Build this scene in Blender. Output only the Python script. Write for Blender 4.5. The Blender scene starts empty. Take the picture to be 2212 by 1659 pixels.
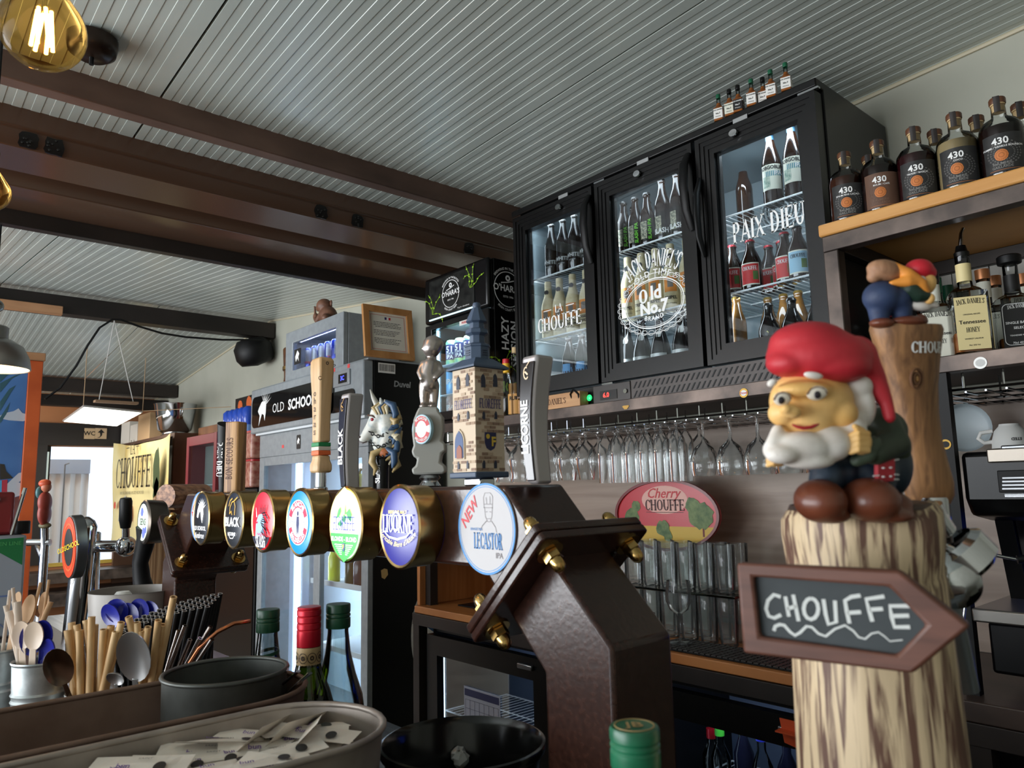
import bpy, bmesh, math, random
from mathutils import Vector, Matrix
random.seed(7)
SC = bpy.context.scene
COL = SC.collection
R = math.radians
PI = math.pi

# ---------------------------------------------------------------- camera
FPX, IMW, IMH = 1605.0, 2212, 1659
YAW, PITCH, ROLL = R(48.77), R(8.0), R(-1.30)
EYE = Vector((0, 0, 1.42))
VD = Vector((-math.sin(YAW)*math.cos(PITCH), math.cos(YAW)*math.cos(PITCH), math.sin(PITCH)))
VR = Vector((math.cos(YAW), math.sin(YAW), 0))
VU = VR.cross(VD)
VR, VU = VR*math.cos(ROLL)+VU*math.sin(ROLL), -VR*math.sin(ROLL)+VU*math.cos(ROLL)
cd = bpy.data.cameras.new('camera')
cd.sensor_width = 36.0
cd.lens = FPX/IMW*36.0
cd.clip_start = 0.02
cam = bpy.data.objects.new('camera', cd)
COL.objects.link(cam)
cam.matrix_world = Matrix(((VR.x, VU.x, -VD.x, EYE.x), (VR.y, VU.y, -VD.y, EYE.y), (VR.z, VU.z, -VD.z, EYE.z), (0, 0, 0, 1)))
SC.camera = cam
cd.dof.use_dof = True
cd.dof.focus_distance = 1.9
cd.dof.aperture_fstop = 12.0

# ---------------------------------------------------------------- world, daylight, exposure
w = bpy.data.worlds.new('world')
SC.world = w
w.use_nodes = True
w.node_tree.nodes['Background'].inputs[0].default_value = (0.80, 0.88, 1.0, 1)
w.node_tree.nodes['Background'].inputs[1].default_value = 1.6
SC.view_settings.view_transform = 'Standard'
SC.view_settings.look = 'None'
SC.view_settings.gamma = 1.0
SC.view_settings.use_curve_mapping = False
SC.view_settings.exposure = 0.05
try:
    SC.cycles.transparent_max_bounces = 24
    SC.cycles.max_bounces = 8
    SC.cycles.sample_clamp_indirect = 6.0
except Exception:
    pass

def area(name, loc, target, sx, sy, power, col=(1, 1, 1)):
    l = bpy.data.lights.new(name, 'AREA')
    l.shape = 'RECTANGLE'; l.size = sx; l.size_y = sy; l.energy = power; l.color = col
    o = bpy.data.objects.new(name, l); COL.objects.link(o)
    o.location = loc
    o.rotation_euler = (Vector(target)-Vector(loc)).to_track_quat('-Z', 'Y').to_euler()
    return o
# daylight through the terrace windows behind the camera and at its left
area('daylight_terrace', (-2.9, -3.30, 1.35), (-2.5, 0.0, 2.9), 5.0, 1.7, 250, (0.93, 0.97, 1.0))
area('daylight_side', (-6.3, -3.30, 1.4), (-6.3, 0.0, 3.0), 3.0, 1.6, 130, (0.95, 0.97, 1.0))

def point(name, loc, power, col, rad=0.02):
    l = bpy.data.lights.new(name, 'POINT')
    l.energy = power; l.color = col; l.shadow_soft_size = rad
    o = bpy.data.objects.new(name, l); COL.objects.link(o); o.location = loc
    return o

# ---------------------------------------------------------------- pixel helpers (a photo point on a known plane of the room)
def ray(px, py):
    return VD+VR*((px-1106.0)/FPX)-VU*((py-829.5)/FPX)
def atd(px, py, d):
    return EYE+ray(px, py)*d
def on(px, py, ax, val):
    q = ray(px, py); i = 'XYZ'.index(ax)
    return EYE+q*((val-EYE[i])/q[i])
def onpl(px, py, p0, n):
    q = ray(px, py)
    return EYE+q*((p0-EYE).dot(n)/q.dot(n))

# ---------------------------------------------------------------- materials
MATS = {}
def nt(name):
    m = bpy.data.materials.new(name); m.use_nodes = True
    t = m.node_tree; b = t.nodes['Principled BSDF']
    return m, t, b
def lin(c):
    def f(v):
        v /= 255.0
        return v/12.92 if v <= 0.04045 else ((v+0.055)/1.055)**2.4
    return (f(c[0]), f(c[1]), f(c[2]), 1)
def pl(name, c, rough=0.5, metal=0.0, spec=0.5, coat=0.0):
    """plain procedural material with a faint grain; c in sRGB 0-255"""
    if name in MATS: return MATS[name]
    m, t, b = nt(name)
    b.inputs['Base Color'].default_value = lin(c)
    b.inputs['Roughness'].default_value = rough
    b.inputs['Metallic'].default_value = metal
    b.inputs['Specular IOR Level'].default_value = spec
    b.inputs['Coat Weight'].default_value = coat
    MATS[name] = m
    return m
def grain(name, c1, c2, scale=(8, 8, 8), rough=0.5, metal=0.0, detail=4.0, bump=0.0, lo=0.35, hi=0.65, r2=None, coat=0.0, spec=0.5, wave=False):
    """two-colour noise, stretched by scale (object space)"""
    if name in MATS: return MATS[name]
    m, t, b = nt(name)
    N = t.nodes; L = t.links
    tc = N.new('ShaderNodeTexCoord'); mp = N.new('ShaderNodeMapping')
    mp.inputs['Scale'].default_value = scale
    L.new(tc.outputs['Object'], mp.inputs['Vector'])
    nz = N.new('ShaderNodeTexNoise'); nz.inputs['Scale'].default_value = 1.0; nz.inputs['Detail'].default_value = detail
    nz.inputs['Distortion'].default_value = 0.6 if wave else 0.0
    L.new(mp.outputs[0], nz.inputs['Vector'])
    cr = N.new('ShaderNodeValToRGB')
    cr.color_ramp.elements[0].position = lo; cr.color_ramp.elements[0].color = lin(c1)
    cr.color_ramp.elements[1].position = hi; cr.color_ramp.elements[1].color = lin(c2)
    L.new(nz.outputs['Fac'], cr.inputs['Fac'])
    L.new(cr.outputs['Color'], b.inputs['Base Color'])
    b.inputs['Roughness'].default_value = rough; b.inputs['Metallic'].default_value = metal
    b.inputs['Coat Weight'].default_value = coat; b.inputs['Specular IOR Level'].default_value = spec
    if r2 is not None:
        mr = N.new('ShaderNodeMapRange'); mr.inputs['To Min'].default_value = rough; mr.inputs['To Max'].default_value = r2
        L.new(nz.outputs['Fac'], mr.inputs['Value']); L.new(mr.outputs[0], b.inputs['Roughness'])
    if bump:
        bp = N.new('ShaderNodeBump'); bp.inputs['Strength'].default_value = 0.6; bp.inputs['Distance'].default_value = bump
        L.new(nz.outputs['Fac'], bp.inputs['Height']); L.new(bp.outputs[0], b.inputs['Normal'])
    MATS[name] = m
    return m
def glass(name, tint=(250, 252, 252), rough=0.02, ior=1.45, gain=1.0, haze=0.0):
    if name in MATS: return MATS[name]
    m = bpy.data.materials.new(name); m.use_nodes = True
    t = m.node_tree; N = t.nodes; L = t.links
    N.remove(N['Principled BSDF'])
    tr = N.new('ShaderNodeBsdfTransparent'); tr.inputs[0].default_value = lin(tint)
    gl = N.new('ShaderNodeBsdfGlossy'); gl.inputs['Roughness'].default_value = rough
    fr = N.new('ShaderNodeFresnel'); fr.inputs[0].default_value = ior
    mx = N.new('ShaderNodeMixShader')
    mt = N.new('ShaderNodeMath'); mt.operation = 'MULTIPLY'; mt.use_clamp = True; mt.inputs[1].default_value = gain
    L.new(fr.outputs[0], mt.inputs[0]); L.new(mt.outputs[0], mx.inputs[0])
    L.new(tr.outputs[0], mx.inputs[1]); L.new(gl.outputs[0], mx.inputs[2])
    out = mx
    if haze:
        df = N.new('ShaderNodeBsdfDiffuse'); df.inputs[0].default_value = (.8, .82, .82, 1)
        out = N.new('ShaderNodeMixShader'); out.inputs[0].default_value = haze
        L.new(mx.outputs[0], out.inputs[1]); L.new(df.outputs[0], out.inputs[2])
    L.new(out.outputs[0], N['Material Output'].inputs[0])
    MATS[name] = m
    return m
def emit(name, c, s=1.0, rough=0.3):
    """a thing that gives off light (lamp, backlit sign, lit tube)"""
    if name in MATS: return MATS[name]
    m, t, b = nt(name)
    b.inputs['Base Color'].default_value = lin(c); b.inputs['Roughness'].default_value = rough
    b.inputs['Emission Color'].default_value = lin(c); b.inputs['Emission Strength'].default_value = s
    MATS[name] = m
    return m

WHITE = pl('paint_white', (236, 236, 232), 0.5)
PAPER = pl('paper_white', (232, 230, 224), 0.6)
INK = pl('ink_black', (22, 20, 20), 0.5)
PRINTW = pl('print_white', (240, 240, 238), 0.5)
BLK = pl('black_plastic', (9, 9, 10), 0.3, 0, .35)
BLKM = pl('black_matte', (9, 9, 10), 0.5, 0, .3)
CHROME = pl('chrome', (205, 207, 210), 0.08, 1.0)
STEEL = grain('brushed_steel', (120, 122, 124), (160, 162, 165), (3, 60, 3), 0.28, 1.0)
BRASS = pl('brass', (196, 160, 98), 0.2, 1.0)
BRASSD = grain('brass_aged', (150, 122, 74), (178, 150, 98), (4, 4, 30), 0.24, 1.0)
RED = pl('print_red', (200, 34, 46), 0.45)
GLASSC = glass('clear_glass')
GLASSP = glass('pane_glass', (244, 248, 250), 0.0, 1.45, 0.35)
BROWNB = pl('brown_bottle_glass', (34, 18, 10), 0.06, 0, 0.6)
DARKB = pl('dark_bottle_glass', (14, 10, 9), 0.06, 0, 0.6)

# ---------------------------------------------------------------- mesh builder
class MB:
    def __init__(s): s.v = []; s.f = []
    def add(s, vs, fs, mx=None):
        k = len(s.v)
        s.v += [tuple(mx @ Vector(v)) if mx is not None else tuple(v) for v in vs]
        s.f += [tuple(i+k for i in f) for f in fs]
        return s
    def box(s, x0, x1, y0, y1, z0, z1, mx=None):
        return s.add([(x0, y0, z0), (x1, y0, z0), (x1, y1, z0), (x0, y1, z0), (x0, y0, z1), (x1, y0, z1), (x1, y1, z1), (x0, y1, z1)],
                     [(3, 2, 1, 0), (4, 5, 6, 7), (0, 1, 5, 4), (1, 2, 6, 5), (2, 3, 7, 6), (3, 0, 4, 7)], mx)
    def lathe(s, prof, n=24, mx=None, a0=0.0, a1=2*PI, ex=1.0, ey=1.0):
        full = abs(a1-a0-2*PI) < 1e-6
        m = n if full else n+1
        vs = []
        for r, z in prof:
            for i in range(m):
                a = a0+(a1-a0)*i/n
                vs.append((r*math.cos(a)*ex, r*math.sin(a)*ey, z))
        fs = []
        for j in range(len(prof)-1):
            for i in range(n):
                i2 = (i+1) % m if full else i+1
                a, b, c, d = j*m+i, j*m+i2, (j+1)*m+i2, (j+1)*m+i
                if prof[j][0] < 1e-7 and prof[j+1][0] < 1e-7: continue
                if prof[j][0] < 1e-7: fs.append((a, c, d))
                elif prof[j+1][0] < 1e-7: fs.append((a, b, c))
                else: fs.append((a, b, c, d))
        return s.add(vs, fs, mx)
    def tube(s, pts, r, n=8, caps=True, flat=1.0, up=None):
        pts = [Vector(p) for p in pts]
        rs = r if isinstance(r, (list, tuple)) else [r]*len(pts)
        k = len(s.v); prev = None
        for i, p in enumerate(pts):
            t = (pts[min(i+1, len(pts)-1)]-pts[max(i-1, 0)]).normalized()
            if prev is None:
                h = Vector(up) if up is not None else (Vector((0, 0, 1)) if abs(t.z) < 0.9 else Vector((1, 0, 0)))
                a = h.cross(t).normalized()
            else:
                a = (prev-t*prev.dot(t)).normalized()
            prev = a; b = t.cross(a)
            for j in range(n):
                an = 2*PI*j/n
                s.v.append(tuple(p+(a*math.cos(an)+b*math.sin(an)*flat)*rs[i]))
        m = len(pts)
        for i in range(m-1):
            for j in range(n):
                s.f.append((k+i*n+j, k+i*n+(j+1) % n, k+(i+1)*n+(j+1) % n, k+(i+1)*n+j))
        if caps:
            s.f.append(tuple(k+j for j in range(n-1, -1, -1)))
            s.f.append(tuple(k+(m-1)*n+j for j in range(n)))
        return s
    def prism(s, poly, h0, h1, mx=None):
        n = len(poly)
        ar = sum(poly[i][0]*poly[(i+1) % n][1]-poly[(i+1) % n][0]*poly[i][1] for i in range(n))
        if ar < 0: poly = poly[::-1]
        vs = [(x, y, h0) for x, y in poly]+[(x, y, h1) for x, y in poly]
        fs = [tuple(range(n-1, -1, -1)), tuple(range(n, 2*n))]
        fs += [(i, (i+1) % n, n+(i+1) % n, n+i) for i in range(n)]
        return s.add(vs, fs, mx)
    def ring(s, outer, inner, h0, h1, mx=None):
        n = len(outer)
        vs = [(x, y, h) for h in (h0, h1) for pl_ in (outer, inner) for x, y in pl_]
        fs = []
        for i in range(n):
            j = (i+1) % n
            fs += [(2*n+i, 2*n+j, 3*n+j, 3*n+i), (i, n+i, n+j, j), (i, j, 2*n+j, 2*n+i), (n+j, n+i, 3*n+i, 3*n+j)]
        return s.add(vs, fs, mx)
    def ell(s, c, r, mx=None, n=16, m=10):
        prof = [(math.sin(PI*i/m), -math.cos(PI*i/m)) for i in range(m+1)]
        prof[0] = (0, -1); prof[-1] = (0, 1)
        T = Matrix.Translation(c) @ (mx if mx is not None else Matrix()) @ Matrix.Diagonal((r[0], r[1], r[2], 1))
        return s.lathe(prof, n, T)
    def patch(s, r, z0, z1, a0, a1, n=10, mx=None, r1=None):
        """curved sheet on a cylinder; angle 0 faces -Y"""
        vs = []
        for i in range(n+1):
            a = a0+(a1-a0)*i/n
            vs += [(r*math.sin(a), -r*math.cos(a), z0), ((r1 or r)*math.sin(a), -(r1 or r)*math.cos(a), z1)]
        return s.add(vs, [(2*i, 2*i+2, 2*i+3, 2*i+1) for i in range(n)], mx)
    def mesh(s, name, sm=32):
        me = bpy.data.meshes.new(name)
        me.from_pydata(s.v, [], s.f)
        me.update()
        if sm:
            me.polygons.foreach_set('use_smooth', [True]*len(me.polygons))
            me.set_sharp_from_angle(angle=R(sm))
        return me
    def obj(s, name, mat, parent=None, sm=32, bev=0.0, loc=None):
        return mk(name, s.mesh(name, sm), mat, parent, bev, loc)

ROOTM = {}
def mk(name, me, mat, parent=None, bev=0.0, loc=None):
    if mat is not None:
        me.materials.clear(); me.materials.append(mat)
    o = bpy.data.objects.new(name, me); COL.objects.link(o)
    if loc is not None: o.location = loc
    if parent is not None: o.parent = parent
    if bev:
        b = o.modifiers.new('edge', 'BEVEL'); b.width = bev; b.segments = 2; b.limit_method = 'ANGLE'; b.angle_limit = R(40)
    return o
def T(name, label, cat, loc=(0, 0, 0), rz=0.0, group=None, sc=1.0):
    o = bpy.data.objects.new(name, None); COL.objects.link(o)
    o.empty_display_size = 0.05
    o.location = loc; o.rotation_euler = (0, 0, rz); o.scale = (sc, sc, sc)
    return tag(o, label, cat, group)
def tag(o, label, cat, group=None):
    o['label'] = label; o['category'] = cat
    if group: o['group'] = group
    return o
def struct(o, label=None):
    o['kind'] = 'structure'
    if label: o['label'] = label
    return o
def dup(root, loc, rz=0.0, label=None, sc=None):
    r = root.copy(); COL.objects.link(r); r.location = loc; r.rotation_euler = (0, 0, rz)
    if sc: r.scale = (sc, sc, sc)
    if label: r['label'] = label
    for ch in list(root.children):
        c = ch.copy(); COL.objects.link(c); c.parent = r
        for g in list(ch.children):
            d = g.copy(); COL.objects.link(d); d.parent = c
    return r
def share(name, me, parent, mx=None, mat=None):
    o = bpy.data.objects.new(name, me); COL.objects.link(o)
    if parent is not None: o.parent = parent
    if mx is not None: o.matrix_local = mx
    return o
ORD = ['first', 'second', 'third', 'fourth', 'fifth', 'sixth', 'seventh', 'eighth', 'ninth', 'tenth', 'eleventh', 'twelfth', 'thirteenth', 'fourteenth', 'fifteenth', 'sixteenth', 'seventeenth', 'eighteenth', 'nineteenth', 'twentieth']
def frame(o, xa, ya):
    """matrix with local x,y along xa,ya and origin o"""
    xa = Vector(xa).normalized(); za = xa.cross(Vector(ya)).normalized(); ya = za.cross(xa)
    return Matrix(((xa.x, ya.x, za.x, o[0]), (xa.y, ya.y, za.y, o[1]), (xa.z, ya.z, za.z, o[2]), (0, 0, 0, 1)))
def FY(x, y, z):      # a flat face looking to -Y: local x = +X, local y = +Z, out = -Y
    return frame((x, y, z), (1, 0, 0), (0, 0, 1))
def FX(x, y, z):      # a flat face looking to +X: local x = +Y, local y = +Z, out = +X
    return frame((x, y, z), (0, 1, 0), (0, 0, 1))
def RZ(a): return Matrix.Rotation(a, 4, 'Z')
def RX(a): return Matrix.Rotation(a, 4, 'X')
def RY(a): return Matrix.Rotation(a, 4, 'Y')
def TR(x, y, z): return Matrix.Translation((x, y, z))

# ---------------------------------------------------------------- lettering
_TX = {}
def tmesh(s, size=1.0, bold=0.0, sx=1.0, sp=1.0, res=2):
    """flat letters in the built-in face, centred on the origin; returns verts, faces"""
    k = (s, size, bold, sx, sp, res)
    if k in _TX: return _TX[k]
    c = bpy.data.curves.new('t', 'FONT'); c.body = s; c.size = size; c.align_x = 'CENTER'; c.align_y = 'CENTER'
    c.offset = bold*size; c.resolution_u = res; c.space_character = sp; c.fill_mode = 'FRONT'; c.dimensions = '2D'
    o = bpy.data.objects.new('t', c); COL.objects.link(o)
    dg = bpy.context.evaluated_depsgraph_get()
    me = bpy.data.meshes.new_from_object(o.evaluated_get(dg))
    vs = [(v.co.x*sx, v.co.y) for v in me.vertices]; fs = [tuple(p.vertices) for p in me.polygons]
    bpy.data.objects.remove(o); bpy.data.curves.remove(c); bpy.data.meshes.remove(me)
    _TX[k] = (vs, fs)
    return _TX[k]
# serif capitals drawn with strokes: v stem, h thin bar, d diagonal, o arc
_S = {
 'A': (0.78, [('d', .06, 0, .38, 1, .07), ('d', .38, 1, .70, 0, .17), ('h', .2, .56, .33), ('s', .06, 0), ('s', .7, 0)]),
 'B': (0.68, [('v', .15, 0, 1), ('o', .3, .74, .26, .26, -90, 90), ('o', .3, .26, .32, .27, -90, 90), ('h', .1, .3, .97), ('h', .1, .3, .5), ('h', .1, .3, .03)]),
 'C': (0.74, [('o', .42, .5, .36, .5, 40, 320), ('t', .7, .68, .95)]),
 'D': (0.78, [('v', .15, 0, 1), ('o', .28, .5, .42, .5, -90, 90), ('h', .05, .3, .97), ('h', .05, .3, .03)]),
 'E': (0.66, [('v', .15, 0, 1), ('h', .05, .6, .97), ('h', .15, .5, .52), ('h', .05, .62, .03), ('t', .58, .8, 1), ('t', .6, 0, .2), ('t', .48, .42, .62)]),
 'F': (0.62, [('v', .15, 0, 1), ('h', .05, .6, .97), ('h', .15, .5, .5), ('t', .58, .78, 1), ('t', .48, .4, .6), ('s', .15, 0)]),
 'G': (0.78, [('o', .42, .5, .36, .5, 40, 330), ('t', .7, .68, .95), ('v', .66, .05, .42)]),
 'H': (0.82, [('v', .15, 0, 1), ('v', .65, 0, 1), ('h', .15, .65, .52), ('s', .15, 0), ('s', .65, 0), ('s', .15, 1), ('s', .65, 1)]),
 'I': (0.32, [('v', .16, 0, 1), ('s', .16, 0), ('s', .16, 1)]),
 'J': (0.46, [('v', .3, .18, 1), ('s', .3, 1), ('o', .16, .16, .16, .18, 180, 360)]),
 'K': (0.78, [('v', .15, 0, 1), ('d', .2, .42, .62, 1, .07), ('d', .3, .55, .68, 0, .16), ('s', .15, 0), ('s', .15, 1), ('s', .62, 1), ('s', .68, 0)]),
 'L': (0.60, [('v', .15, 0, 1), ('h', .05, .56, .03), ('t', .54, 0, .24), ('s', .15, 1)]),
 'M': (0.98, [('v', .12, 0, 1, .07), ('d', .14, 1, .48, .1, .15), ('d', .48, .1, .82, 1, .07), ('v', .84, 0, 1), ('s', .12, 0), ('s', .84, 0), ('s', .12, 1), ('s', .84, 1)]),
 'N': (0.84, [('v', .12, 0, 1, .07), ('d', .14, 1, .68, 0, .16), ('v', .7, 0, 1, .07), ('s', .12, 0), ('s', .12, 1), ('s', .7, 1)]),
 'O': (0.84, [('o', .42, .5, .38, .5, 0, 360)]),
 'P': (0.66, [('v', .15, 0, 1), ('o', .28, .72, .32, .28, -90, 90), ('h', .05, .3, .97), ('h', .1, .3, .46), ('s', .15, 0)]),
 'R': (0.74, [('v', .15, 0, 1), ('o', .28, .74, .28, .26, -90, 90), ('h', .05, .3, .97), ('h', .1, .3, .5), ('d', .32, .5, .62, 0, .15), ('s', .15, 0), ('s', .62, 0)]),
 'S': (0.60, [('o', .3, .74, .24, .26, 30, 270), ('o', .3, .26, .26, .27, -150, 90), ('t', .5, .74, .96), ('t', .08, .06, .28)]),
 'T': (0.70, [('v', .35, 0, 1), ('h', .03, .67, .97), ('t', .06, .76, 1), ('t', .64, .76, 1), ('s', .35, 0)]),
 'U': (0.82, [('v', .15, .34, 1), ('v', .67, .34, 1, .07), ('o', .41, .36, .3, .36, 180, 360), ('s', .15, 1), ('s', .67, 1)]),
 'X': (0.80, [('d', .1, 1, .68, 0, .17), ('d', .66, 1, .1, 0, .07), ('s', .1, 1), ('s', .66, 1), ('s', .1, 0), ('s', .68, 0)]),
 'Y': (0.76, [('v', .38, 0, .45), ('d', .08, 1, .38, .42, .16), ('d', .68, 1, .38, .42, .07), ('s', .38, 0), ('s', .08, 1), ('s', .68, 1)]),
 "'": (0.22, [('v', .1, .74, 1, .09)]), '-': (0.5, [('h', .08, .42, .45)]), ' ': (0.38, []),
}
def smesh(s, h=1.0, wt=1.0, sx=1.0, sp=0.0):
    """serif capitals, height h, centred on the origin"""
    vs = []; fs = []; x = 0.0
    def quad(*p):
        k = len(vs); vs.extend(p); fs.append(tuple(range(k, k+len(p))))
    for ch in s:
        wd, st = _S.get(ch, _S[' '])
        for q in st:
            if q[0] == 'v':
                w2 = (q[4] if len(q) > 4 else .17)*wt/2
                quad((x+q[1]-w2, q[2]), (x+q[1]+w2, q[2]), (x+q[1]+w2, q[3]), (x+q[1]-w2, q[3]))
            elif q[0] == 'h':
                quad((x+q[1], q[3]-.035*wt), (x+q[2], q[3]-.035*wt), (x+q[2], q[3]+.035*wt), (x+q[1], q[3]+.035*wt))
            elif q[0] == 't':
                quad((x+q[1]-.03, q[2]), (x+q[1]+.03, q[2]), (x+q[1]+.03, q[3]), (x+q[1]-.03, q[3]))
            elif q[0] == 's':
                y0, y1 = (0, .055) if q[2] < .5 else (.945, 1)
                quad((x+q[1]-.15, y0), (x+q[1]+.15, y0), (x+q[1]+.15, y1), (x+q[1]-.15, y1))
            elif q[0] == 'd':
                w2 = q[5]*wt/2
                a, b = ((q[1], q[2]), (q[3], q[4])) if q[2] < q[4] else ((q[3], q[4]), (q[1], q[2]))
                quad((x+a[0]-w2, a[1]), (x+a[0]+w2, a[1]), (x+b[0]+w2, b[1]), (x+b[0]-w2, b[1]))
            elif q[0] == 'o':
                _, cx, cy, rx, ry, a0, a1 = q
                n = max(5, int(abs(a1-a0)/20))
                for i in range(n):
                    p = []
                    for a in (R(a0+(a1-a0)*i/n), R(a0+(a1-a0)*(i+1)/n)):
                        th = (.05+.12*abs(math.cos(a)))*wt
                        p.append(((x+cx+rx*math.cos(a), cy+ry*math.sin(a)), (x+cx+(rx-th)*math.cos(a), cy+(ry-min(th, .07*wt+.02))*math.sin(a))))
                    quad(p[0][0], p[1][0], p[1][1], p[0][1])
        x += wd+sp
    x -= sp
    return [((a-x/2)*h*sx, (b-.5)*h) for a, b in vs], fs
def put(mb, g, mx, arc=None, bend=None, dx=0.0, dy=0.0, lift=0.0006, shear=0.0, tilt=0.0):
    """lay flat letters g=(verts,faces) into builder mb. arc: letters follow a circle of that radius; bend: wrapped on a cylinder (axis local z, faces -Y)"""
    vs = []
    ct, s_ = math.cos(tilt), math.sin(tilt)
    for x, y in g[0]:
        x, y = x+shear*y, y
        x, y = x*ct-y*s_, x*s_+y*ct
        x += dx; y += dy
        if arc:
            a = x/abs(arc)
            if arc > 0: x, y = (arc+y-dy)*math.sin(a), (arc+y-dy)*math.cos(a)-arc+dy
            else: x, y = (-arc-y+dy)*math.sin(a), -(-arc-y+dy)*math.cos(a)-arc+dy
        if bend:
            vs.append(((bend+lift)*math.sin(x/bend), -(bend+lift)*math.cos(x/bend), y))
        else:
            vs.append((x, y, lift))
    return mb.add(vs, g[1], mx)
def letters(name, g, mat, parent, mx, **k):
    return put(MB(), g, mx, **k).obj(name, mat, parent, sm=0)
def ov(rx, ry, n=32, a0=0.0, a1=2*PI, cx=0.0, cy=0.0):
    full = abs(a1-a0-2*PI) < 1e-6
    return [(cx+rx*math.cos(a0+(a1-a0)*i/n), cy+ry*math.sin(a0+(a1-a0)*i/n)) for i in range(n if full else n+1)]
def flat(mb, poly, mx, lift=0.0004):
    return mb.add([(x, y, lift) for x, y in poly], [tuple(range(len(poly)))], mx)
def fl(name, polys, mat, parent, mx, lift=0.0004):
    m = MB()
    for p in polys: flat(m, p, mx, lift)
    return m.obj(name, mat, parent, sm=0)
def stroke(mb, pts, wd, mx, lift=0.0006):
    """a drawn line of width wd on a flat face"""
    n = len(pts); L_ = []; R_ = []
    for i in range(n):
        a = pts[max(i-1, 0)]; b = pts[min(i+1, n-1)]
        dx, dy = b[0]-a[0], b[1]-a[1]; l = math.hypot(dx, dy) or 1
        w_ = wd[i] if isinstance(wd, (list, tuple)) else wd
        L_.append((pts[i][0]-dy/l*w_/2, pts[i][1]+dx/l*w_/2, lift)); R_.append((pts[i][0]+dy/l*w_/2, pts[i][1]-dx/l*w_/2, lift))
    return mb.add(L_+R_, [(n+i, n+i+1, i+1, i) for i in range(n-1)], mx)
def rect(x0, x1, y0, y1): return [(x0, y0), (x1, y0), (x1, y1), (x0, y1)]
def rrect(x0, x1, y0, y1, r, n=4):
    p = []
    for cx, cy, a in ((x1-r, y1-r, 0), (x0+r, y1-r, 90), (x0+r, y0+r, 180), (x1-r, y0+r, 270)):
        p += [(cx+r*math.cos(R(a+90*i/n)), cy+r*math.sin(R(a+90*i/n))) for i in range(n+1)]
    return p
def blob(name, parts, mat, parent, vox=0.003, it=6, mx=None, post=None):
    """one continuous sculpted skin over overlapping lumps: ('e',centre,radii[,rot]) or ('t',points,radii)"""
    m = MB()
    for q in parts:
        if q[0] == 'e': m.ell(q[1], q[2], q[3] if len(q) > 3 else None, 20, 14)
        else: m.tube(q[1], q[2], 12); [m.ell(p, (r_, r_, r_), None, 12, 8) for p, r_ in ((q[1][0], q[2][0]), (q[1][-1], q[2][-1]))]
    me = m.mesh('t', 0); o = bpy.data.objects.new('t', me); COL.objects.link(o)
    rm = o.modifiers.new('r', 'REMESH'); rm.mode = 'VOXEL'; rm.voxel_size = vox
    if it:
        sm_ = o.modifiers.new('s', 'SMOOTH'); sm_.iterations = it; sm_.factor = 0.5
    dg = bpy.context.evaluated_depsgraph_get()
    out = bpy.data.meshes.new_from_object(o.evaluated_get(dg)); out.name = name
    bpy.data.objects.remove(o); bpy.data.meshes.remove(me)
    if mx is not None: out.transform(mx)
    if post:
        for v in out.vertices: v.co = post(v.co)
    out.polygons.foreach_set('use_smooth', [True]*len(out.polygons))
    return mk(name, out, mat, parent)
# ================================================================ the room
CEILM = grain('ceiling_sheet', (176, 184, 178), (186, 193, 187), (2, 2, 2), 0.26, 0.0, spec=0.6)
CEILD = pl('ceiling_groove', (120, 122, 118), 0.5)
WALLM = grain('wall_plaster', (168, 168, 154), (176, 176, 162), (3, 3, 3), 0.75)
RUST = grain('rusty_steel', (70, 51, 42), (104, 80, 68), (6, 2.5, 6), 0.55, 0.1, 6, 0.001)
BRNP = grain('brown_gloss_paint', (80, 58, 44), (88, 65, 51), (3, 1, 3), 0.22, 0.0, 3, spec=0.6)
DKST = grain('dark_beam_steel', (32, 27, 24), (48, 40, 36), (5, 2, 5), 0.45, 0.2)
SHST = grain('raw_steel', (70, 62, 58), (112, 98, 90), (9, 9, 9), 0.4, 0.6, 5)
PLY = grain('orange_plywood', (196, 138, 70), (212, 156, 88), (4, 4, 30), 0.5)
LAM = grain('grey_oak_laminate', (150, 130, 116), (178, 158, 143), (1.2, 1.2, 16), 0.42, 0, 5, wave=True)
CTOP = grain('counter_beech', (176, 110, 58), (196, 130, 74), (3, 40, 3), 0.4)

def ceil_panel(x0, z0, x1, z1, y0, y1, parent, nm='ceiling_panel'):
    prof = [(y0+.004, .012), (y0+.004, 0)]
    y = y0+.004
    while y < y1-.055:
        prof += [(y+.0246, 0), (y+.0256, .0013), (y+.0490, .0013), (y+.050, 0)]
        y += .05
    prof += [(y1-.004, 0), (y1-.004, .012)]
    m = MB(); n = len(prof)
    m.v = [(x0, a, z0+b) for a, b in prof]+[(x1, a, z1+b) for a, b in prof]
    m.f = [(i, i+1, n+i+1, n+i) for i in range(n-1)]
    return m.obj(nm, CEILM, parent, sm=0)
SLP = 0.0493
def zc(x): return 2.755+SLP*x
ceil = bpy.data.objects.new('ceiling', None); COL.objects.link(ceil); struct(ceil)
YS = [-3.385, -2.385, -1.385, -.385, .615, 1.613, 2.48]
for a, b in zip(YS, YS[1:]):
    ceil_panel(-2.66, zc(-2.66), 1.6, zc(1.6), a, b, ceil)
    ceil_panel(-5.85, 2.845, -3.2, 2.555, a, b, ceil)
    ceil_panel(-9.0, 2.515, -5.85, 2.845, a, b, ceil)
cb = MB().box(-9.1, 1.6, -3.4, 2.6, 2.93, 2.98).obj('ceiling_backing', CEILD, ceil)

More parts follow.
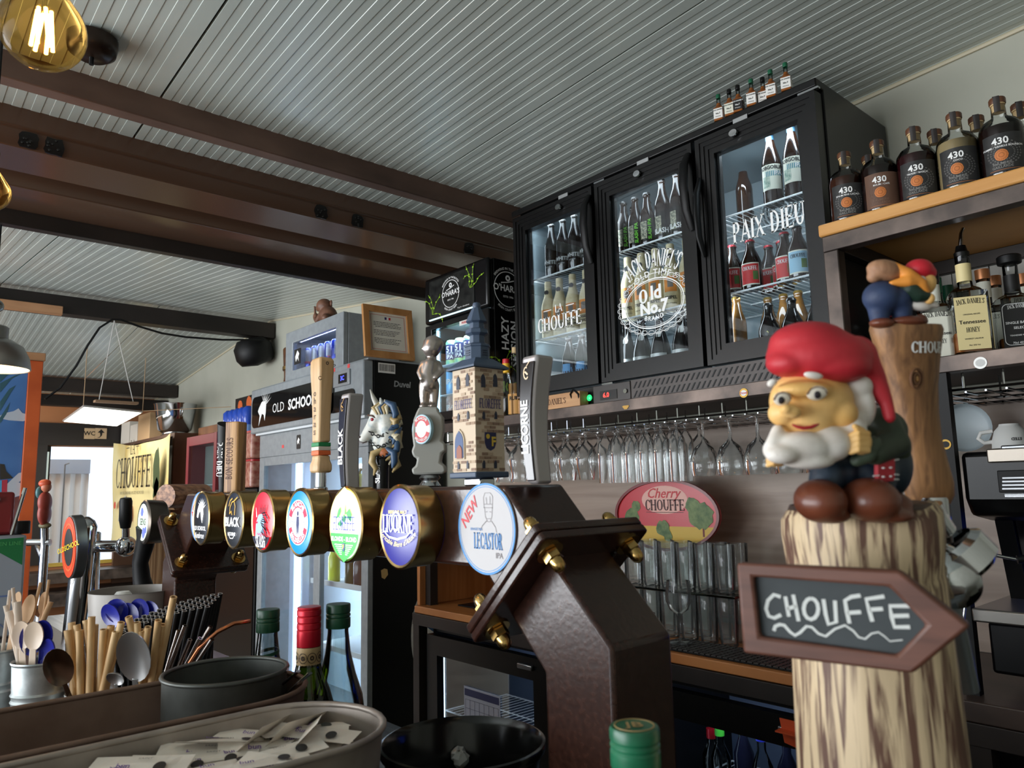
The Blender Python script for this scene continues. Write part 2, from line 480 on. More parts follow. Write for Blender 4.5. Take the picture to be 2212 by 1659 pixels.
wb = struct(MB().box(-9.1, 1.6, 2.48, 2.6, 0, 2.95).obj('wall_back', WALLM))
struct(MB().box(1.6, 1.7, -3.5, 2.6, 0, 2.95).obj('wall_right', WALLM))
fw = MB().box(-9.1, 1.7, -3.5, -3.4, 0, .8).box(-9.1, 1.7, -3.5, -3.4, 2.3, 2.95).box(-9.1, -7.9, -3.5, -3.4, .8, 2.3).box(-4.6, -4.4, -3.5, -3.4, .8, 2.3).box(1.2, 1.7, -3.5, -3.4, .8, 2.3)
struct(fw.obj('wall_front', WALLM))
struct(MB().box(-9.2, 1.7, -3.5, 2.6, -.05, 0).obj('floor', grain('floor_tile', (120, 112, 104), (146, 138, 128), (4, 4, 4), 0.35)))
tr = MB().tube([(-2.6, 2.474, zc(-2.6)-.006), (1.5, 2.474, zc(1.5)-.006)], .007, 6).obj('trim_1', pl('cream_bead', (196, 186, 160), .5)); struct(tr)
struct(MB().tube([(-9.0, 2.474, 2.509), (-5.85, 2.474, 2.839), (-3.3, 2.474, 2.56)], .007, 6).obj('trim_2', MATS['cream_bead']))

# beams
struct(MB().box(-2.372, -2.318, -3.4, 2.47, 2.563, 2.65).obj('beam_1', RUST, bev=.004))
prof = [(-2.62, 2.64), (-2.62, 2.565), (-2.628, 2.560), (-2.628, 2.50), (-2.83, 2.497), (-2.842, 2.552), (-2.955, 2.552), (-2.97, 2.497), (-3.215, 2.494), (-3.215, 2.64)]
b2 = MB().prism(prof, -2.47, 3.4, frame((0, 0, 0), (1, 0, 0), (0, 0, 1))).obj('beam_2', BRNP, bev=.004); struct(b2)
struct(MB().box(-3.265, -3.217, -3.4, 2.47, 2.437, 2.60).obj('beam_3', DKST, bev=.004))
struct(MB().box(-5.86, -5.74, -3.4, 2.47, 2.675, 2.80).obj('beam_4', DKST, bev=.004))
struct(MB().box(-8.30, -8.18, -.6, 2.47, 2.45, 2.575).obj('beam_5', DKST, bev=.004))
struct(MB().box(-8.62, -8.5, -.6, 2.47, 2.34, 2.45).obj('beam_6', DKST, bev=.004))
TAPE = pl('black_tape', (18, 17, 17), .25)
for k, (px, py) in enumerate(((62, 293), (117, 308), (693, 457), (772, 476), (1012, 537))):
    c = on(px, py, 'X', -2.627)
    q = []
    for i in range(14):
        a = 2*PI*i/14
        e = 1/max(abs(math.cos(a)), abs(math.sin(a)))
        q.append((.027*math.cos(a)*min(e, 1.25)*random.uniform(.88, 1.1), .027*math.sin(a)*min(e, 1.25)*random.uniform(.88, 1.1)))
    m = MB().prism(q, 0, .006, FX(-2.6279, c.y, min(c.z, 2.528)))
    for i in range(7):
        m.ell((-2.622, c.y+random.uniform(-.018, .018), min(c.z, 2.528)+random.uniform(-.02, .02)), (.004, .006, .005), None, 6, 4)
    o = m.obj('tape_patch', TAPE, b2)

# far end wall with the bright window
ORW = grain('ochre_wall', (150, 96, 58), (166, 110, 68), (1, 1, 1), .7)
wl = MB().box(-9.1, -9.0, -3.4, 1.45, 0, 2.95).box(-9.1, -9.0, 2.13, 2.48, 0, 2.95).box(-9.1, -9.0, 1.45, 2.13, 0, .76).box(-9.1, -9.0, 1.45, 2.13, 1.965, 2.95)
wlo = struct(wl.obj('wall_left', ORW))
MB().box(-8.998, -8.96, .9, 2.30, 1.972, 2.205).obj('lintel_board', pl('dark_board', (34, 29, 27), .5), wlo)
MB().box(-8.998, -8.93, 1.0, 1.44, .76, 1.97).obj('door_post', MATS['dark_board'], wlo)
wn = bpy.data.objects.new('window_1', None); COL.objects.link(wn); struct(wn)
MB().box(-9.04, -8.985, 1.45, 1.48, .76, 1.965).obj('window_jamb', BLKM, wn)
MB().box(-9.04, -8.985, 1.48, 2.13, .73, .765).obj('window_sill', pl('yellow_strip', (190, 160, 70), .5), wn)
MB().box(-9.055, -9.05, 1.48, 2.13, .765, 1.965).obj('window_pane', GLASSP, wn)
MB().box(-8.95, -8.90, 1.44, 1.452, .77, 1.9).obj('edge_strip', pl('pale_edge', (205, 220, 214), .3), wn)
struct(MB().box(-9.0, -8.55, .9, 2.45, .60, .70).box(-9.0, -8.35, .9, 2.45, .40, .52).obj('trim_3', SHST))
cur = MB()
n = 30; ys = [1.2+.80*i/n for i in range(n+1)]
cur.v = [(-9.75+.02*math.sin(i*1.7), y, .2) for i, y in enumerate(ys)]+[(-9.75+.012*math.sin(i*1.7), y, 1.70) for i, y in enumerate(ys)]
cur.f = [(i, i+1, n+2+i, n+1+i) for i in range(n)]
tag(cur.obj('curtain', pl('white_cloth', (228, 232, 230), .8), sm=60), 'white pleated curtain hanging outside the bright far window', 'curtain')
struct(MB().box(-9.85, -9.7, 1.0, 2.0, 1.70, 1.86).obj('trim_4', pl('blue_grey_valance', (170, 184, 200), .6)))
tag(MB().tube([(-9.65, 1.735, .3), (-9.65, 1.735, 1.80)], .008, 6).tube([(-9.65, 1.735, 1.80), (-9.65, 1.775, 1.815)], .008, 6).obj('slim_pole', pl('grey_pole', (110, 112, 112), .4)), 'slim dark pole standing before the white curtain', 'pole')
area('curtain_fill_light', (-9.25, .9, 2.7), (-9.75, 1.65, 1.2), 1.2, 1.2, 45, (1, 1, 1))  # added area light outside the window, only to brighten the curtain
# WC sign
wc = T('direction_sign', 'small beige sign with WC and a curved arrow on the dark lintel', 'sign', (-8.955, 1.77, 2.045))
CARD = pl('beige_card', (196, 168, 132), .6)
MB().box(0, .006, 0, .10, 0, .115).obj('panel', CARD, wc); MB().box(0, .006, .102, .215, .004, .119).obj('panel', CARD, wc)
letters('lettering', tmesh('WC', .062, .02), INK, wc, FX(.0066, .05, .058))
m = MB(); mx = FX(.0068, .16, .06)
flat(m, [(-.012, .01), (-.034, .01), (.0, .048), (.034, .01), (.012, .01), (.010, -.018), (-.012, -.044), (-.04, -.046), (-.012, -.034), (-.006, -.016)], mx)
m.obj('arrow', INK, wc, sm=0)

# ================================================================ bar, counters, shelves (furniture the room is fitted with)
BARW = grain('bar_wood_dark', (58, 40, 30), (80, 56, 42), (2, 14, 14), .35, coat=.2)
bt = T('bar_counter', 'dark wooden customer bar with raised top under the troughs', 'bar', (0, .1, 0))
bt.location = (0, 0, 0)
MB().box(-3.6, 1.2, -.22, .45, 1.03, 1.06).obj('bar_top', BARW, bt, bev=.004)
MB().box(-3.6, 1.2, .0, .42, 0, 1.03).obj('bar_front', BARW, bt)
wk = T('steel_worktop', 'grey steel worktop behind the bar under the tap tower', 'worktop', (0, 0, 0))
MB().box(-3.6, 1.2, .452, .86, .92, .95).obj('top', STEEL, wk, bev=.003)
MB().box(-3.6, 1.2, .452, .82, 0, .92).obj('cabinet', BLKM, wk)

bc = T('back_counter', 'beech topped back counter on a dark steel frame under the glass rack', 'counter', (0, 0, 0))
MB().box(-2.86, -.95, 1.90, 2.44, .885, .915).obj('worktop', CTOP, bc, bev=.003)
MB().box(-2.87, .4, 1.895, 2.44, .835, .884).obj('steel_frame', DKST, bc, bev=.002)
MB().box(-.945, .4, 1.895, 2.44, .885, .93).obj('dark_worktop', grain('dark_stone_edge', (52, 40, 34), (74, 58, 50), (8, 8, 8), .4), bc, bev=.003)
for x in (-2.87, -2.02, -1.66, -.95, -.66):
    MB().box(x, x+.045, 1.90, 1.945, 0, .835).obj('leg', DKST, bc)
MB().box(-2.87, .4, 2.40, 2.44, 0, .835).obj('back_panel', BLKM, bc)
MB().box(-2.86, -2.838, 1.915, 2.42, .916, 1.155).obj('side_board', CTOP, bc, bev=.002)
MB().box(-2.836, -2.46, 2.40, 2.42, .916, 1.15).obj('end_board', CTOP, bc, bev=.002)
MB().box(-2.836, -2.44, 1.915, 2.40, 1.151, 1.168).obj('dark_shelf', BLKM, bc, bev=.002)

lamp_ = struct(MB().box(-2.9, .5, 2.445, 2.479, .93, 1.67).obj('trim_5', LAM))
sh = T('steel_shelf', 'long raw steel shelf carrying the three-door fridge and whisky bottles', 'shelf', (0, 0, 0))
MB().box(-2.84, .4, 1.945, 1.985, 1.672, 1.712).obj('front_rail', SHST, sh, bev=.002)
MB().box(-2.84, .4, 1.985, 2.44, 1.690, 1.708).obj('shelf_plate', pl('dark_plate', (38, 32, 29), .5), sh)
MB().box(-2.84, -2.80, 1.945, 1.985, .916, 1.672).obj('post', DKST, sh)
MB().box(-.670, -.642, 1.95, 1.978, .93, 1.672).obj('post', BLKM, sh)
us = T('upper_shelf', 'plywood shelf on a raw steel frame holding the rum bottles', 'shelf', (0, 0, 0))
MB().box(-.913, .4, 1.923, 2.47, 2.079, 2.113).obj('board', PLY, us, bev=.005)
MB().box(-.907, .4, 1.930, 1.970, 2.036, 2.0785).obj('front_rail', SHST, us, bev=.002)
MB().box(-.907, -.868, 1.970, 2.44, 2.036, 2.0785).obj('side_rail', DKST, us, bev=.002)
MB().box(-.907, .4, 2.44, 2.475, 2.036, 2.0785).obj('back_rail', DKST, us, bev=.002)
MB().box(-.907, -.866, 1.930, 1.970, 1.7125, 2.036).obj('post', SHST, us, bev=.003)
MB().box(-.907, -.866, 2.435, 2.475, 1.7125, 2.036).obj('post', DKST, us, bev=.003)
MB().box(-.906, -.893, 1.970, 2.435, 1.7125, 2.034).obj('side_panel', BLKM, us)
WPL = grain('whitewashed_plank', (150, 148, 142), (186, 184, 176), (20, 20, 1.5), .7)
for k in range(11):
    MB().box(-.865+k*.1, -.768+k*.1, 2.462-.002*(k % 2), 2.478, 1.71, 2.075).obj('plank', WPL, wb)
# stickers on the rails
def sticker(name, label, px, py, Y, r, cols, txt=None, shape=None):
    c = on(px, py, 'Y', Y); t = T(name, label, 'sticker', c)
    MB().prism(shape or ov(r, r, 24), 0, .0015, FY(0, 0, 0)).obj('disc', cols[0], t)
    if len(cols) > 1:
        fl('print', [ov(r*.72, r*.62, 20)], cols[1], t, FY(0, -.0016, 0))
    if txt: letters('lettering', tmesh(txt, r*.75, .02), cols[2], t, FY(0, -.0019, 0), lift=.0006)
    return t
YEL = pl('sticker_yellow', (236, 182, 40), .45)
sticker('round_sticker', 'round yellow sticker with red word on the steel rail', 1607, 849, 1.9445, .014, (YEL, PRINTW, RED), 'Duvel')
sticker('round_sticker', 'round silver sticker on the shelf rail below the honey whiskey', 2118, 784, 1.9445, .014, (pl('silver_foil', (186, 186, 182), .35, .4), pl('silver_foil_light', (200, 200, 196), .4)))
bl = [(.012*math.cos(a)*(1+.35*math.sin(3*a)), .009*math.sin(a)*(1+.3*math.cos(2*a))) for a in [2*PI*i/24 for i in range(24)]]
sticker('torn_sticker', 'torn yellow sticker scrap on the steel rail under the display', 1352, 880, 1.9445, .012, (pl('sticker_ochre', (206, 158, 70), .6),), None, bl)
sticker('round_sticker', 'small yellow ringed sticker on the black post by the coffee machine', 2043, 960, 1.9495, .012, (YEL, BLKM))
# ================================================================ bottles
def lneck(h=.23, r=.0305, nr=.0125, sh=.125):
    return [(0, 0), (r*.9, 0), (r, .005), (r, sh), (r*.94, sh+.014), (r*.6, sh+.045), (nr*1.12, sh+.066), (nr, h-.022), (nr, h-.014), (nr*1.1, h-.012), (nr*1.1, h-.006), (nr*.95, h), (0, h)]
def steinie(h=.165, r=.033, nr=.0135):
    return [(0, 0), (r*.92, 0), (r, .005), (r, .084), (r*.95, .094), (r*.66, .118), (nr*1.15, .134), (nr, .144), (nr, h-.012), (nr*1.08, h-.01), (nr*1.08, h-.005), (nr, h), (0, h)]
CAPP = lambda r, z: [(0, z+.001), (r*.9, z+.001), (r, z-.002), (r*1.12, z-.0065), (r*1.02, z-.007)]
def bottle(name, label, cat, prof, gm, loc, rz=0, cap=None, bands=(), texts=(), group=None, seg=18, extra=None):
    t = T(name, label, cat, loc, rz, group)
    MB().lathe(prof, seg).obj('glass_body', gm, t, sm=50)
    if cap:
        MB().lathe(CAPP(cap[1], cap[2]), 14).obj('cap', cap[0], t, sm=40)
    labs = []
    for b in bands:
        m, z0, z1, a, r = b[:5]
        off = b[5] if len(b) > 5 else 0
        labs.append(MB().patch(r+.0005, z0, z1, off-a, off+a, 12).obj('paper_label', m, t, sm=60))
    for k, (g, m, z, r, dx) in enumerate(texts):
        letters('lettering', g, m, labs[0] if labs else t, Matrix(), bend=r+.0006, dx=dx, dy=z)
    if extra: extra(t)
    return t
FR = grain('fridge_black', (10, 10, 10), (14, 13, 13), (40, 40, 40), .32, 0, 2, spec=.35)
FIN = pl('fridge_inner', (136, 150, 156), .5)
WIREW = pl('wire_white', (224, 228, 230), .35)
LEDW = emit('led_white', (214, 236, 255), 3.0)
DISP = emit('display_red', (255, 60, 50), 2.0)

def wire_shelf(parent, x0, x1, y0, y1, z, dn=.02):
    m = MB()
    fr_ = [(x0, y0, z), (x1, y0, z), (x1, y1, z), (x0, y1, z), (x0, y0, z)]
    for a, b in zip(fr_, fr_[1:]): m.tube([a, b], .0032, 6)
    n = int((x1-x0)/dn)
    for i in range(1, n):
        x = x0+(x1-x0)*i/n
        m.tube([(x, y0, z+.003), (x, y1, z+.003)], .0013, 5)
    m.tube([(x0, (y0+y1)/2, z-.002), (x1, (y0+y1)/2, z-.002)], .0028, 6)
    return m.obj('wire_shelf', WIREW, parent)

tf = T('display_fridge', 'black three-door bottle fridge standing on the steel shelf', 'fridge', (-1.576, 2.2, 1.7125))
tf.location = (0, 0, 0)
X0, X1, YF = -2.251, -.915, 1.986
MB().box(X0, X0+.03, 2.033, 2.466, 1.79, 2.555).obj('side_panel', FR, tf, bev=.003)
MB().box(X1-.03, X1, 2.033, 2.466, 1.79, 2.555).obj('side_panel', FR, tf, bev=.003)
MB().box(X0, X1, 1.99, 2.466, 2.548, 2.575).obj('top_panel', FR, tf, bev=.004)
MB().box(X0+.03, X1-.03, 2.44, 2.466, 1.79, 2.548).obj('back_panel', FIN, tf)
MB().box(X0+.03, X1-.03, 2.033, 2.44, 1.785, 1.80).obj('inner_floor', FIN, tf)
MB().box(X0+.03, X1-.03, 2.033, 2.44, 2.530, 2.548).obj('inner_ceiling', FIN, tf)
MB().box(X0+.03, X0+.036, 2.034, 2.44, 1.80, 2.53).obj('inner_side', FIN, tf)
MB().box(X1-.036, X1-.03, 2.034, 2.44, 1.80, 2.53).obj('inner_side', FIN, tf)
MB().box(X0+.01, X1-.01, 2.01, 2.44, 1.7125, 1.785).obj('plinth', FR, tf, bev=.002)
for x in (-1.785, -1.336):
    MB().box(x-.02, x+.02, 2.034, 2.06, 1.80, 2.53).obj('mullion', FR, tf)
for x0, x1 in ((-2.2, -1.83), (-1.74, -1.39), (-1.29, -.95)):
    MB().box(x0, x1, 2.036, 2.05, 2.512, 2.529).obj('led_strip', LEDW, tf)
    area('fridge_bay_light', ((x0+x1)/2, 2.075, 2.50), ((x0+x1)/2, 2.3, 2.0), x1-x0, .03, .5 if x0 < -1.3 else 1.3, (.82, .93, 1))
    area('fridge_bay_light', ((x0+x1)/2, 2.10, 2.015), ((x0+x1)/2, 2.25, 1.8), x1-x0, .03, .45, (.82, .93, 1))  # added fill light for the lower shelves, no strip of its own
    area('fridge_bay_light', (x0-.005, 2.07, 2.15), (x0+.25, 2.40, 2.15), .02, .6, .45 if x0 < -1.3 else .7, (.82, .93, 1))  # added upright light by the mullion, evens the bay and puts highlights on bottles
for z in (2.281, 2.026):
    for x0, x1 in ((X0+.045, -1.80), (-1.768, -1.352), (-1.318, X1-.045)):
        wire_shelf(tf, x0, x1, 2.062, 2.42, z-.004)
# ventilation grille: slanted slots
gp = MB().box(-1.655, -.926, 2.000, 2.010, 1.714, 1.7835).obj('grille_plate', grain('grille_brown', (58, 50, 46), (72, 62, 57), (20, 20, 20), .45), tf)
sl = MB()
for row in (1.733, 1.764):
    for k in range(36):
        x = -1.635+k*.0198
        sl.prism([(x-.010, row-.011), (x-.004, row-.011), (x+.010, row+.011), (x+.004, row+.011)], 0, .0012, FY(0, 1.9999, 0))
o = sl.obj('grille_slots', BLKM, tf); o['kind'] = 'stuff'
cp = MB().box(-1.83, -1.655, 1.996, 2.010, 1.716, 1.782).obj('control_panel', pl('control_dark', (44, 38, 36), .3), tf, bev=.002)
MB().box(-1.795, -1.715, 1.994, 1.9958, 1.727, 1.760).obj('display_window', BLK, cp)
letters('display_digits', tmesh('6.0', .024, .02), DISP, cp, FY(-1.765, 1.9935, 1.743))
MB().lathe([(0, -.004), (.008, -.004), (.008, 0), (0, 0)], 12, TR(-1.675, 1.995, 1.748) @ RX(-PI/2)).obj('screw_knob', CHROME, cp)
MB().ell((-1.845, 1.992, 1.742), (.012, .006, .012)).obj('pilot_lamp', emit('pilot_green', (40, 220, 120), 1.2), tf)
# doors
DOORS = ((-2.238, -1.792), (-1.777, -1.345), (-1.330, -.920))
drs = []
for k, (x0, x1) in enumerate(DOORS):
    z0, z1 = 1.789, 2.537
    d = T_ = MB()
    for e, (ins, dep) in enumerate(((0, 0), (.016, .004), (.030, .008), (.044, .012))):
        a, b = ins, (.016, .030, .044, .062)[e]
        o_ = rect(x0+a, x1-a, z0+a, z1-a); i_ = rect(x0+b, x1-b, z0+b, z1-b)
        d.ring(o_, i_, 0, .045-dep, frame((0, 2.031, 0), (1, 0, 0), (0, 0, 1)))
    dd = d.obj('door', FR, tf, sm=20)
    drs.append(dd)
    MB().box(x0+.062, x1-.062, 2.008, 2.012, z0+.062, z1-.062).obj('pane', GLASSP, dd)
    for a, b in (((x0+.062), (x0+.072)), ((x1-.072), (x1-.062))):
        MB().box(a, b, 2.013, 2.028, z0+.062, z1-.062).obj('gasket', BLKM, dd)
    hx = x1-.012
    if k < 2:
        hb = [(hx, 1.984, 2.24), (hx+.002, 1.955, 2.30), (hx+.002, 1.946, 2.38), (hx+.002, 1.955, 2.455), (hx, 1.984, 2.50)]
        MB().tube(hb, [.012, .016, .017, .016, .012], 10, True, .6).obj('handle', BLKM, dd, sm=60)
    else:
        hx = x0+.014
        MB().tube([(hx, 1.984, 2.14), (hx, 1.960, 2.20), (hx, 1.955, 2.27), (hx, 1.960, 2.34), (hx, 1.984, 2.40)], [.010, .014, .015, .014, .010], 10, True, .6).obj('handle', BLKM, dd, sm=60)
    lx = (x0+x1)/2+(.05 if k == 0 else -.01 if k == 1 else -.06)
    MB().lathe([(0, -.006), (.011, -.006), (.012, 0)], 14, TR(lx, 1.985, 2.507) @ RX(-PI/2), ex=1.3).obj('lock', CHROME, dd)
    MB().box(lx+.0, lx+.05, 1.986, 1.99, 2.538, 2.552).obj('catch', pl('catch_metal', (170, 172, 172), .35, .6), dd)
    for zz in (z0-.006, z1+.004):
        MB().box(x0 if k != 2 else x1-.05, (x0+.05) if k != 2 else x1+.012, 1.986, 2.0, zz-.003, zz+.003).obj('hinge', CHROME, dd)
# lettering printed on the panes
YP = 2.0074
m = MB(); c = (-1.985, YP, 2.06)
put(m, smesh('CHOUFFE', .058, 1.1, .82), FY(*c), dx=-.02)
put(m, smesh('LA', .033, 1.0, .9), FY(c[0]-.02, YP, c[2]+.054))
for s_ in (-1, 1): put(m, ([(-.022, -.0015), (.022, -.0015), (.022, .0015), (-.022, .0015)], [(0, 1, 2, 3)]), FY(c[0]-.02+s_*.062, YP, c[2]+.054))
m.obj('lettering', PRINTW, drs[0], sm=0)
m = MB(); c = (-1.545, YP, 2.10)
put(m, smesh("JACK DANIEL'S", .062, 1.15, .50, .02), FY(c[0], YP, c[2]+.095), arc=.20)
put(m, tmesh('OLD TIME', .030, .02, 1, 1.25), FY(c[0], YP, c[2]+.045), arc=.16)
put(m, smesh('O', .05, 1.5, 1), FY(c[0]-.043, YP, c[2]-.03)); put(m, tmesh('ld', .066, .035), FY(c[0]+.012, YP, c[2]-.027))
put(m, tmesh('No.7', .058, .045), FY(c[0]+.0, YP, c[2]-.078))
put(m, tmesh('BRAND', .022, .02, 1, 1.2), FY(c[0], YP, c[2]-.115), arc=-.13)
for rx, ry, th in ((.128, .088, .004), (.120, .081, .0018), (.155, .106, .002)):
    m.ring(ov(rx, ry, 44, cy=-.062), ov(rx-th, ry-th, 44, cy=-.062), 0, .0005, FY(*c))
for i in range(30):     # scroll border around the oval
    a = 2*PI*i/30
    if 55 < math.degrees(a) < 125: continue
    m.ring(ov(.014, .009, 10, cx=.148*math.cos(a), cy=-.062+.102*math.sin(a)), ov(.0125, .0075, 10, cx=.148*math.cos(a), cy=-.062+.102*math.sin(a)), 0, .0005, FY(*c))
pts = [(-.11+.22*i/60+.008*math.cos(i*.8), .030-.9*(-.11+.22*i/60)**2*1.6+.008*math.sin(i*.8)) for i in range(61)]
stroke(m, pts, .0018, FY(*c))
m.obj('lettering', PRINTW, drs[1], sm=0)
m = MB(); put(m, smesh('PAIX DIEU', .068, 1.1, .62, .02), FY(-1.105, YP, 2.195))
m.obj('lettering', PRINTW, drs[2], sm=0)
# fan grille on the back of the third bay
fg = MB(); fx, fz = -1.285, 2.395
for r in (.020, .034, .048, .062, .076): fg.ring(ov(r, r, 28), ov(r-.005, r-.005, 28), 0, .008, FY(fx, 2.438, fz))
for a in range(4):
    fg.box(.012, .078, -.002, .002, .001, .006, FY(fx, 2.438, fz) @ RZ(R(45+90*a)))
fg.lathe([(0, .009), (.014, .009), (.016, 0)], 16, FY(fx, 2.438, fz))
MB().prism(ov(.080, .080, 28), 0, .004, FY(fx, 2.4399, fz)).obj('fan_shade_disc', pl('fan_shadow', (70, 78, 82), .6), tf)  # flat dark disc, its colour stands for the shade behind the grille
fo = fg.obj('fan_grille', pl('fan_pale', (196, 206, 210), .4), tf); fo['kind'] = 'stuff'

# ---------- bottles inside, by bay and shelf
def row(make, xs, y, z, labels, rz=.25, group=None):
    first = make(labels[0], (xs[0], y if not isinstance(y, (list, tuple)) else y[0], z), rz, group)
    for i in range(1, len(xs)):
        dup(first, (xs[i], y if not isinstance(y, (list, tuple)) else y[i], z), rz+random.uniform(-.12, .12), labels[i])
    return first
def ordl(txt, n): return [txt.format(ORD[i]) for i in range(n)]
CAPW = pl('cap_white', (215, 215, 212), .35, .3); CAPR = pl('cap_red', (176, 26, 40), .3, .3); CAPG = pl('cap_gold', (196, 160, 84), .3, .8); CAPK = pl('cap_black', (24, 23, 23), .3, .3)
PRINTS = pl('print_silver', (190, 192, 190), .4)
b1 = lambda l, p, rz, g: bottle('beer_bottle', l, 'bottle', lneck(.228), DARKB, p, rz, (CAPW, .0135, .228), (), ((tmesh('WHITE', .022, .03, .9), PRINTS, .055, .0307, 0), (tmesh('LICORNE', .007), PRINTS, .036, .0307, 0)), g)
row(b1, [-2.126, -2.058, -1.992, -1.925], 2.10, 2.281, ordl('slim dark white-capped bottle, {} along the top shelf of the left bay', 4), .3, 'dark bottles in the left fridge bay')
WRAP = grain('wrap_paper', (206, 190, 150), (226, 212, 176), (60, 60, 60), .6); ORNG = pl('print_orange', (224, 140, 60), .6)
def wrapx(t):
    MB().patch(.0312, .062, .118, -.75, .75, 10).obj('orange_print', ORNG, t, sm=60)
    MB().patch(.0316, .078, .108, -.3, .35, 6).obj('grey_print', pl('print_grey', (120, 112, 104), .6), t, sm=60)
    MB().prism(ov(.010, .010, 16), 0, .0006, FY(0, -.0155, .193)).obj('round_seal', INK, t)
b2_ = lambda l, p, rz, g: bottle('wrapped_bottle', l, 'bottle', [(0, 0), (.029, 0), (.0305, .004), (.0305, .128), (.028, .145), (.017, .18), (.0145, .20), (.0145, .236), (.0135, .24), (0, .24)], WRAP, p, rz, None, (), ((tmesh('INSEL', .016, .02), INK, .050, .031, 0), (tmesh('SAISON', .015, .02), INK, .034, .031, 0), (tmesh('bio urlager', .007), INK, .02, .031, 0)), g, 16, wrapx)
row(b2_, [-2.155, -2.088, -2.014, -1.94, -1.87], 2.10, 2.026, ordl('paper-wrapped bottle with orange print, {} along the middle shelf of the left bay', 5), .3, 'wrapped bottles in the left fridge bay')
BLUL = pl('label_blue', (96, 160, 214), .5)
def kr(t):
    m = MB(); r = .0312
    for i in range(5):
        a0 = -.7+.35*i
        pts = [(a0+.10*math.sin(j*.8), .05+.008*j) for j in range(6)]
        for (a, z), (b, z2) in zip(pts, pts[1:]):
            m.patch(r, z, z2, a-.06, a+.06, 1)
    m.obj('tentacle_print', BLUL, t)
b3 = lambda l, p, rz, g: bottle('beer_bottle', l, 'bottle', lneck(.215), BROWNB, p, rz, (CAPK, .0135, .215), ((pl('label_navy', (24, 40, 66), .5), .015, .105, .95, .0305), (BLUL, .075, .104, .55, .0308)), ((tmesh('CREAM', .016, .03), PRINTW, .044, .0312, 0),), g, 18, kr)
row(b3, [-2.20, -2.055, -1.985, -1.915], [2.30, 2.11, 2.11, 2.11], 1.801, ordl('brown bottle with blue tentacle label, {} on the floor of the left bay', 4), .35, 'blue label bottles in the left fridge bay')
GRN = pl('print_lime', (120, 214, 60), .5)
def skull(t):
    MB().patch(.0311, .02, .085, -.75, .1, 8).obj('sketch_print', grain('sketch_grey', (60, 64, 50), (190, 186, 160), (160, 160, 160), .5), t, sm=60)
b4 = lambda l, p, rz, g: bottle('beer_bottle', l, 'bottle', lneck(.20, .0300, .0125, .10), BROWNB, p, rz, (CAPK, .0135, .20), ((DARKB, .010, .09, .9, .0300),), (), g, 18, lambda t: (skull(t), letters('lettering', tmesh('SLASH IPA', .017, .03), GRN, t, Matrix.Rotation(.45, 4, 'Z') @ Matrix(), bend=.0312, dy=.055, tilt=PI/2)))
row(b4, [-1.735, -1.680, -1.625, -1.675, -1.745], [2.10, 2.10, 2.10, 2.17, 2.17], 2.281, ordl('brown bottle with vertical lime lettering, {} of its cluster in the middle bay', 5), .35, 'lime lettered bottles in the middle fridge bay')
b5 = lambda l, p, rz, g: bottle('beer_bottle', l, 'bottle', lneck(.228, .0305), BROWNB, p, rz, (CAPK, .0135, .228), ((DARKB, .010, .10, .9, .0305),), ((tmesh('SLASH', .026, .02, .8), PRINTW, .03, .0311, 0),), g, 18, skull)
row(b5, [-1.555, -1.49, -1.425], 2.10, 2.281, ordl('brown bottle with white lettering, {} along the top shelf of the middle bay', 3), .3, 'white lettered bottles in the middle fridge bay')
b6 = lambda l, p, rz, g: bottle('wrapped_bottle', l, 'bottle', [(0, 0), (.029, 0), (.0305, .004), (.0305, .128), (.028, .145), (.017, .18), (.0145, .20), (.0145, .236), (.0135, .24), (0, .24)], WRAP, p, rz, None, (), ((tmesh('TRIPEL', .016, .02), INK, .040, .031, 0), (tmesh('INSEL-BRAUEREI', .006), INK, .020, .031, 0)), g, 16, wrapx)
row(b6, [-1.735, -1.67, -1.605, -1.54, -1.47, -1.40], 2.11, 2.026, ordl('paper-wrapped bottle behind the white oval print, {} from the left', 6), .3, 'wrapped bottles in the middle fridge bay')
SILV = pl('label_silver', (184, 186, 184), .35, .3)
PORC = pl('porcelain_stopper', (206, 204, 198), .3)
def swing(t):
    MB().lathe([(0, .238), (.010, .238), (.013, .232), (.013, .222), (.011, .218)], 12).obj('stopper', PORC, t)
    m = MB()
    for s_ in (-1, 1):
        m.tube([(s_*.016, 0, .20), (s_*.019, -.010, .215), (s_*.014, -.004, .232)], .0014, 5)
    m.tube([(-.016, 0, .20), (-.01, -.014, .198), (.01, -.014, .198), (.016, 0, .20)], .0014, 5)
    m.obj('wire_bail', CHROME, t)
    q = [(-.007, .055), (.007, .055), (.007, 0), (.011, -.01), (.008, -.022), (-.008, -.022), (-.011, -.01), (-.007, 0)]
    MB().prism(q, 0, .001, TR(.004, -.018, .158) @ RX(PI/2-.28)).obj('neck_tag', SILV, t)
b7 = lambda l, p, rz, g: bottle('swing_top_bottle', l, 'bottle', [(0, 0), (.034, 0), (.0365, .005), (.0365, .082), (.035, .10), (.026, .135), (.0185, .16), (.0155, .19), (.0155, .21), (.0165, .212), (.0165, .22), (0, .22)], DARKB, p, rz, None, ((SILV, .012, .078, 1.0, .0365),), ((smesh('BON', .014, 1), INK, .054, .0371, 0), (smesh('SECOURS', .014, 1, .9), INK, .034, .0371, 0)), g, 20, swing)
row(b7, [-1.755, -1.684, -1.603, -1.51, -1.42, -1.56], [2.11, 2.11, 2.11, 2.11, 2.11, 2.20], 1.801, ordl('dark swing-top bottle with silver label, {} on the floor of the middle bay', 6), .25, 'swing-top bottles in the middle fridge bay')
TEAL = pl('label_teal', (60, 130, 146), .5); PAPR = pl('label_cream', (222, 222, 206), .55)
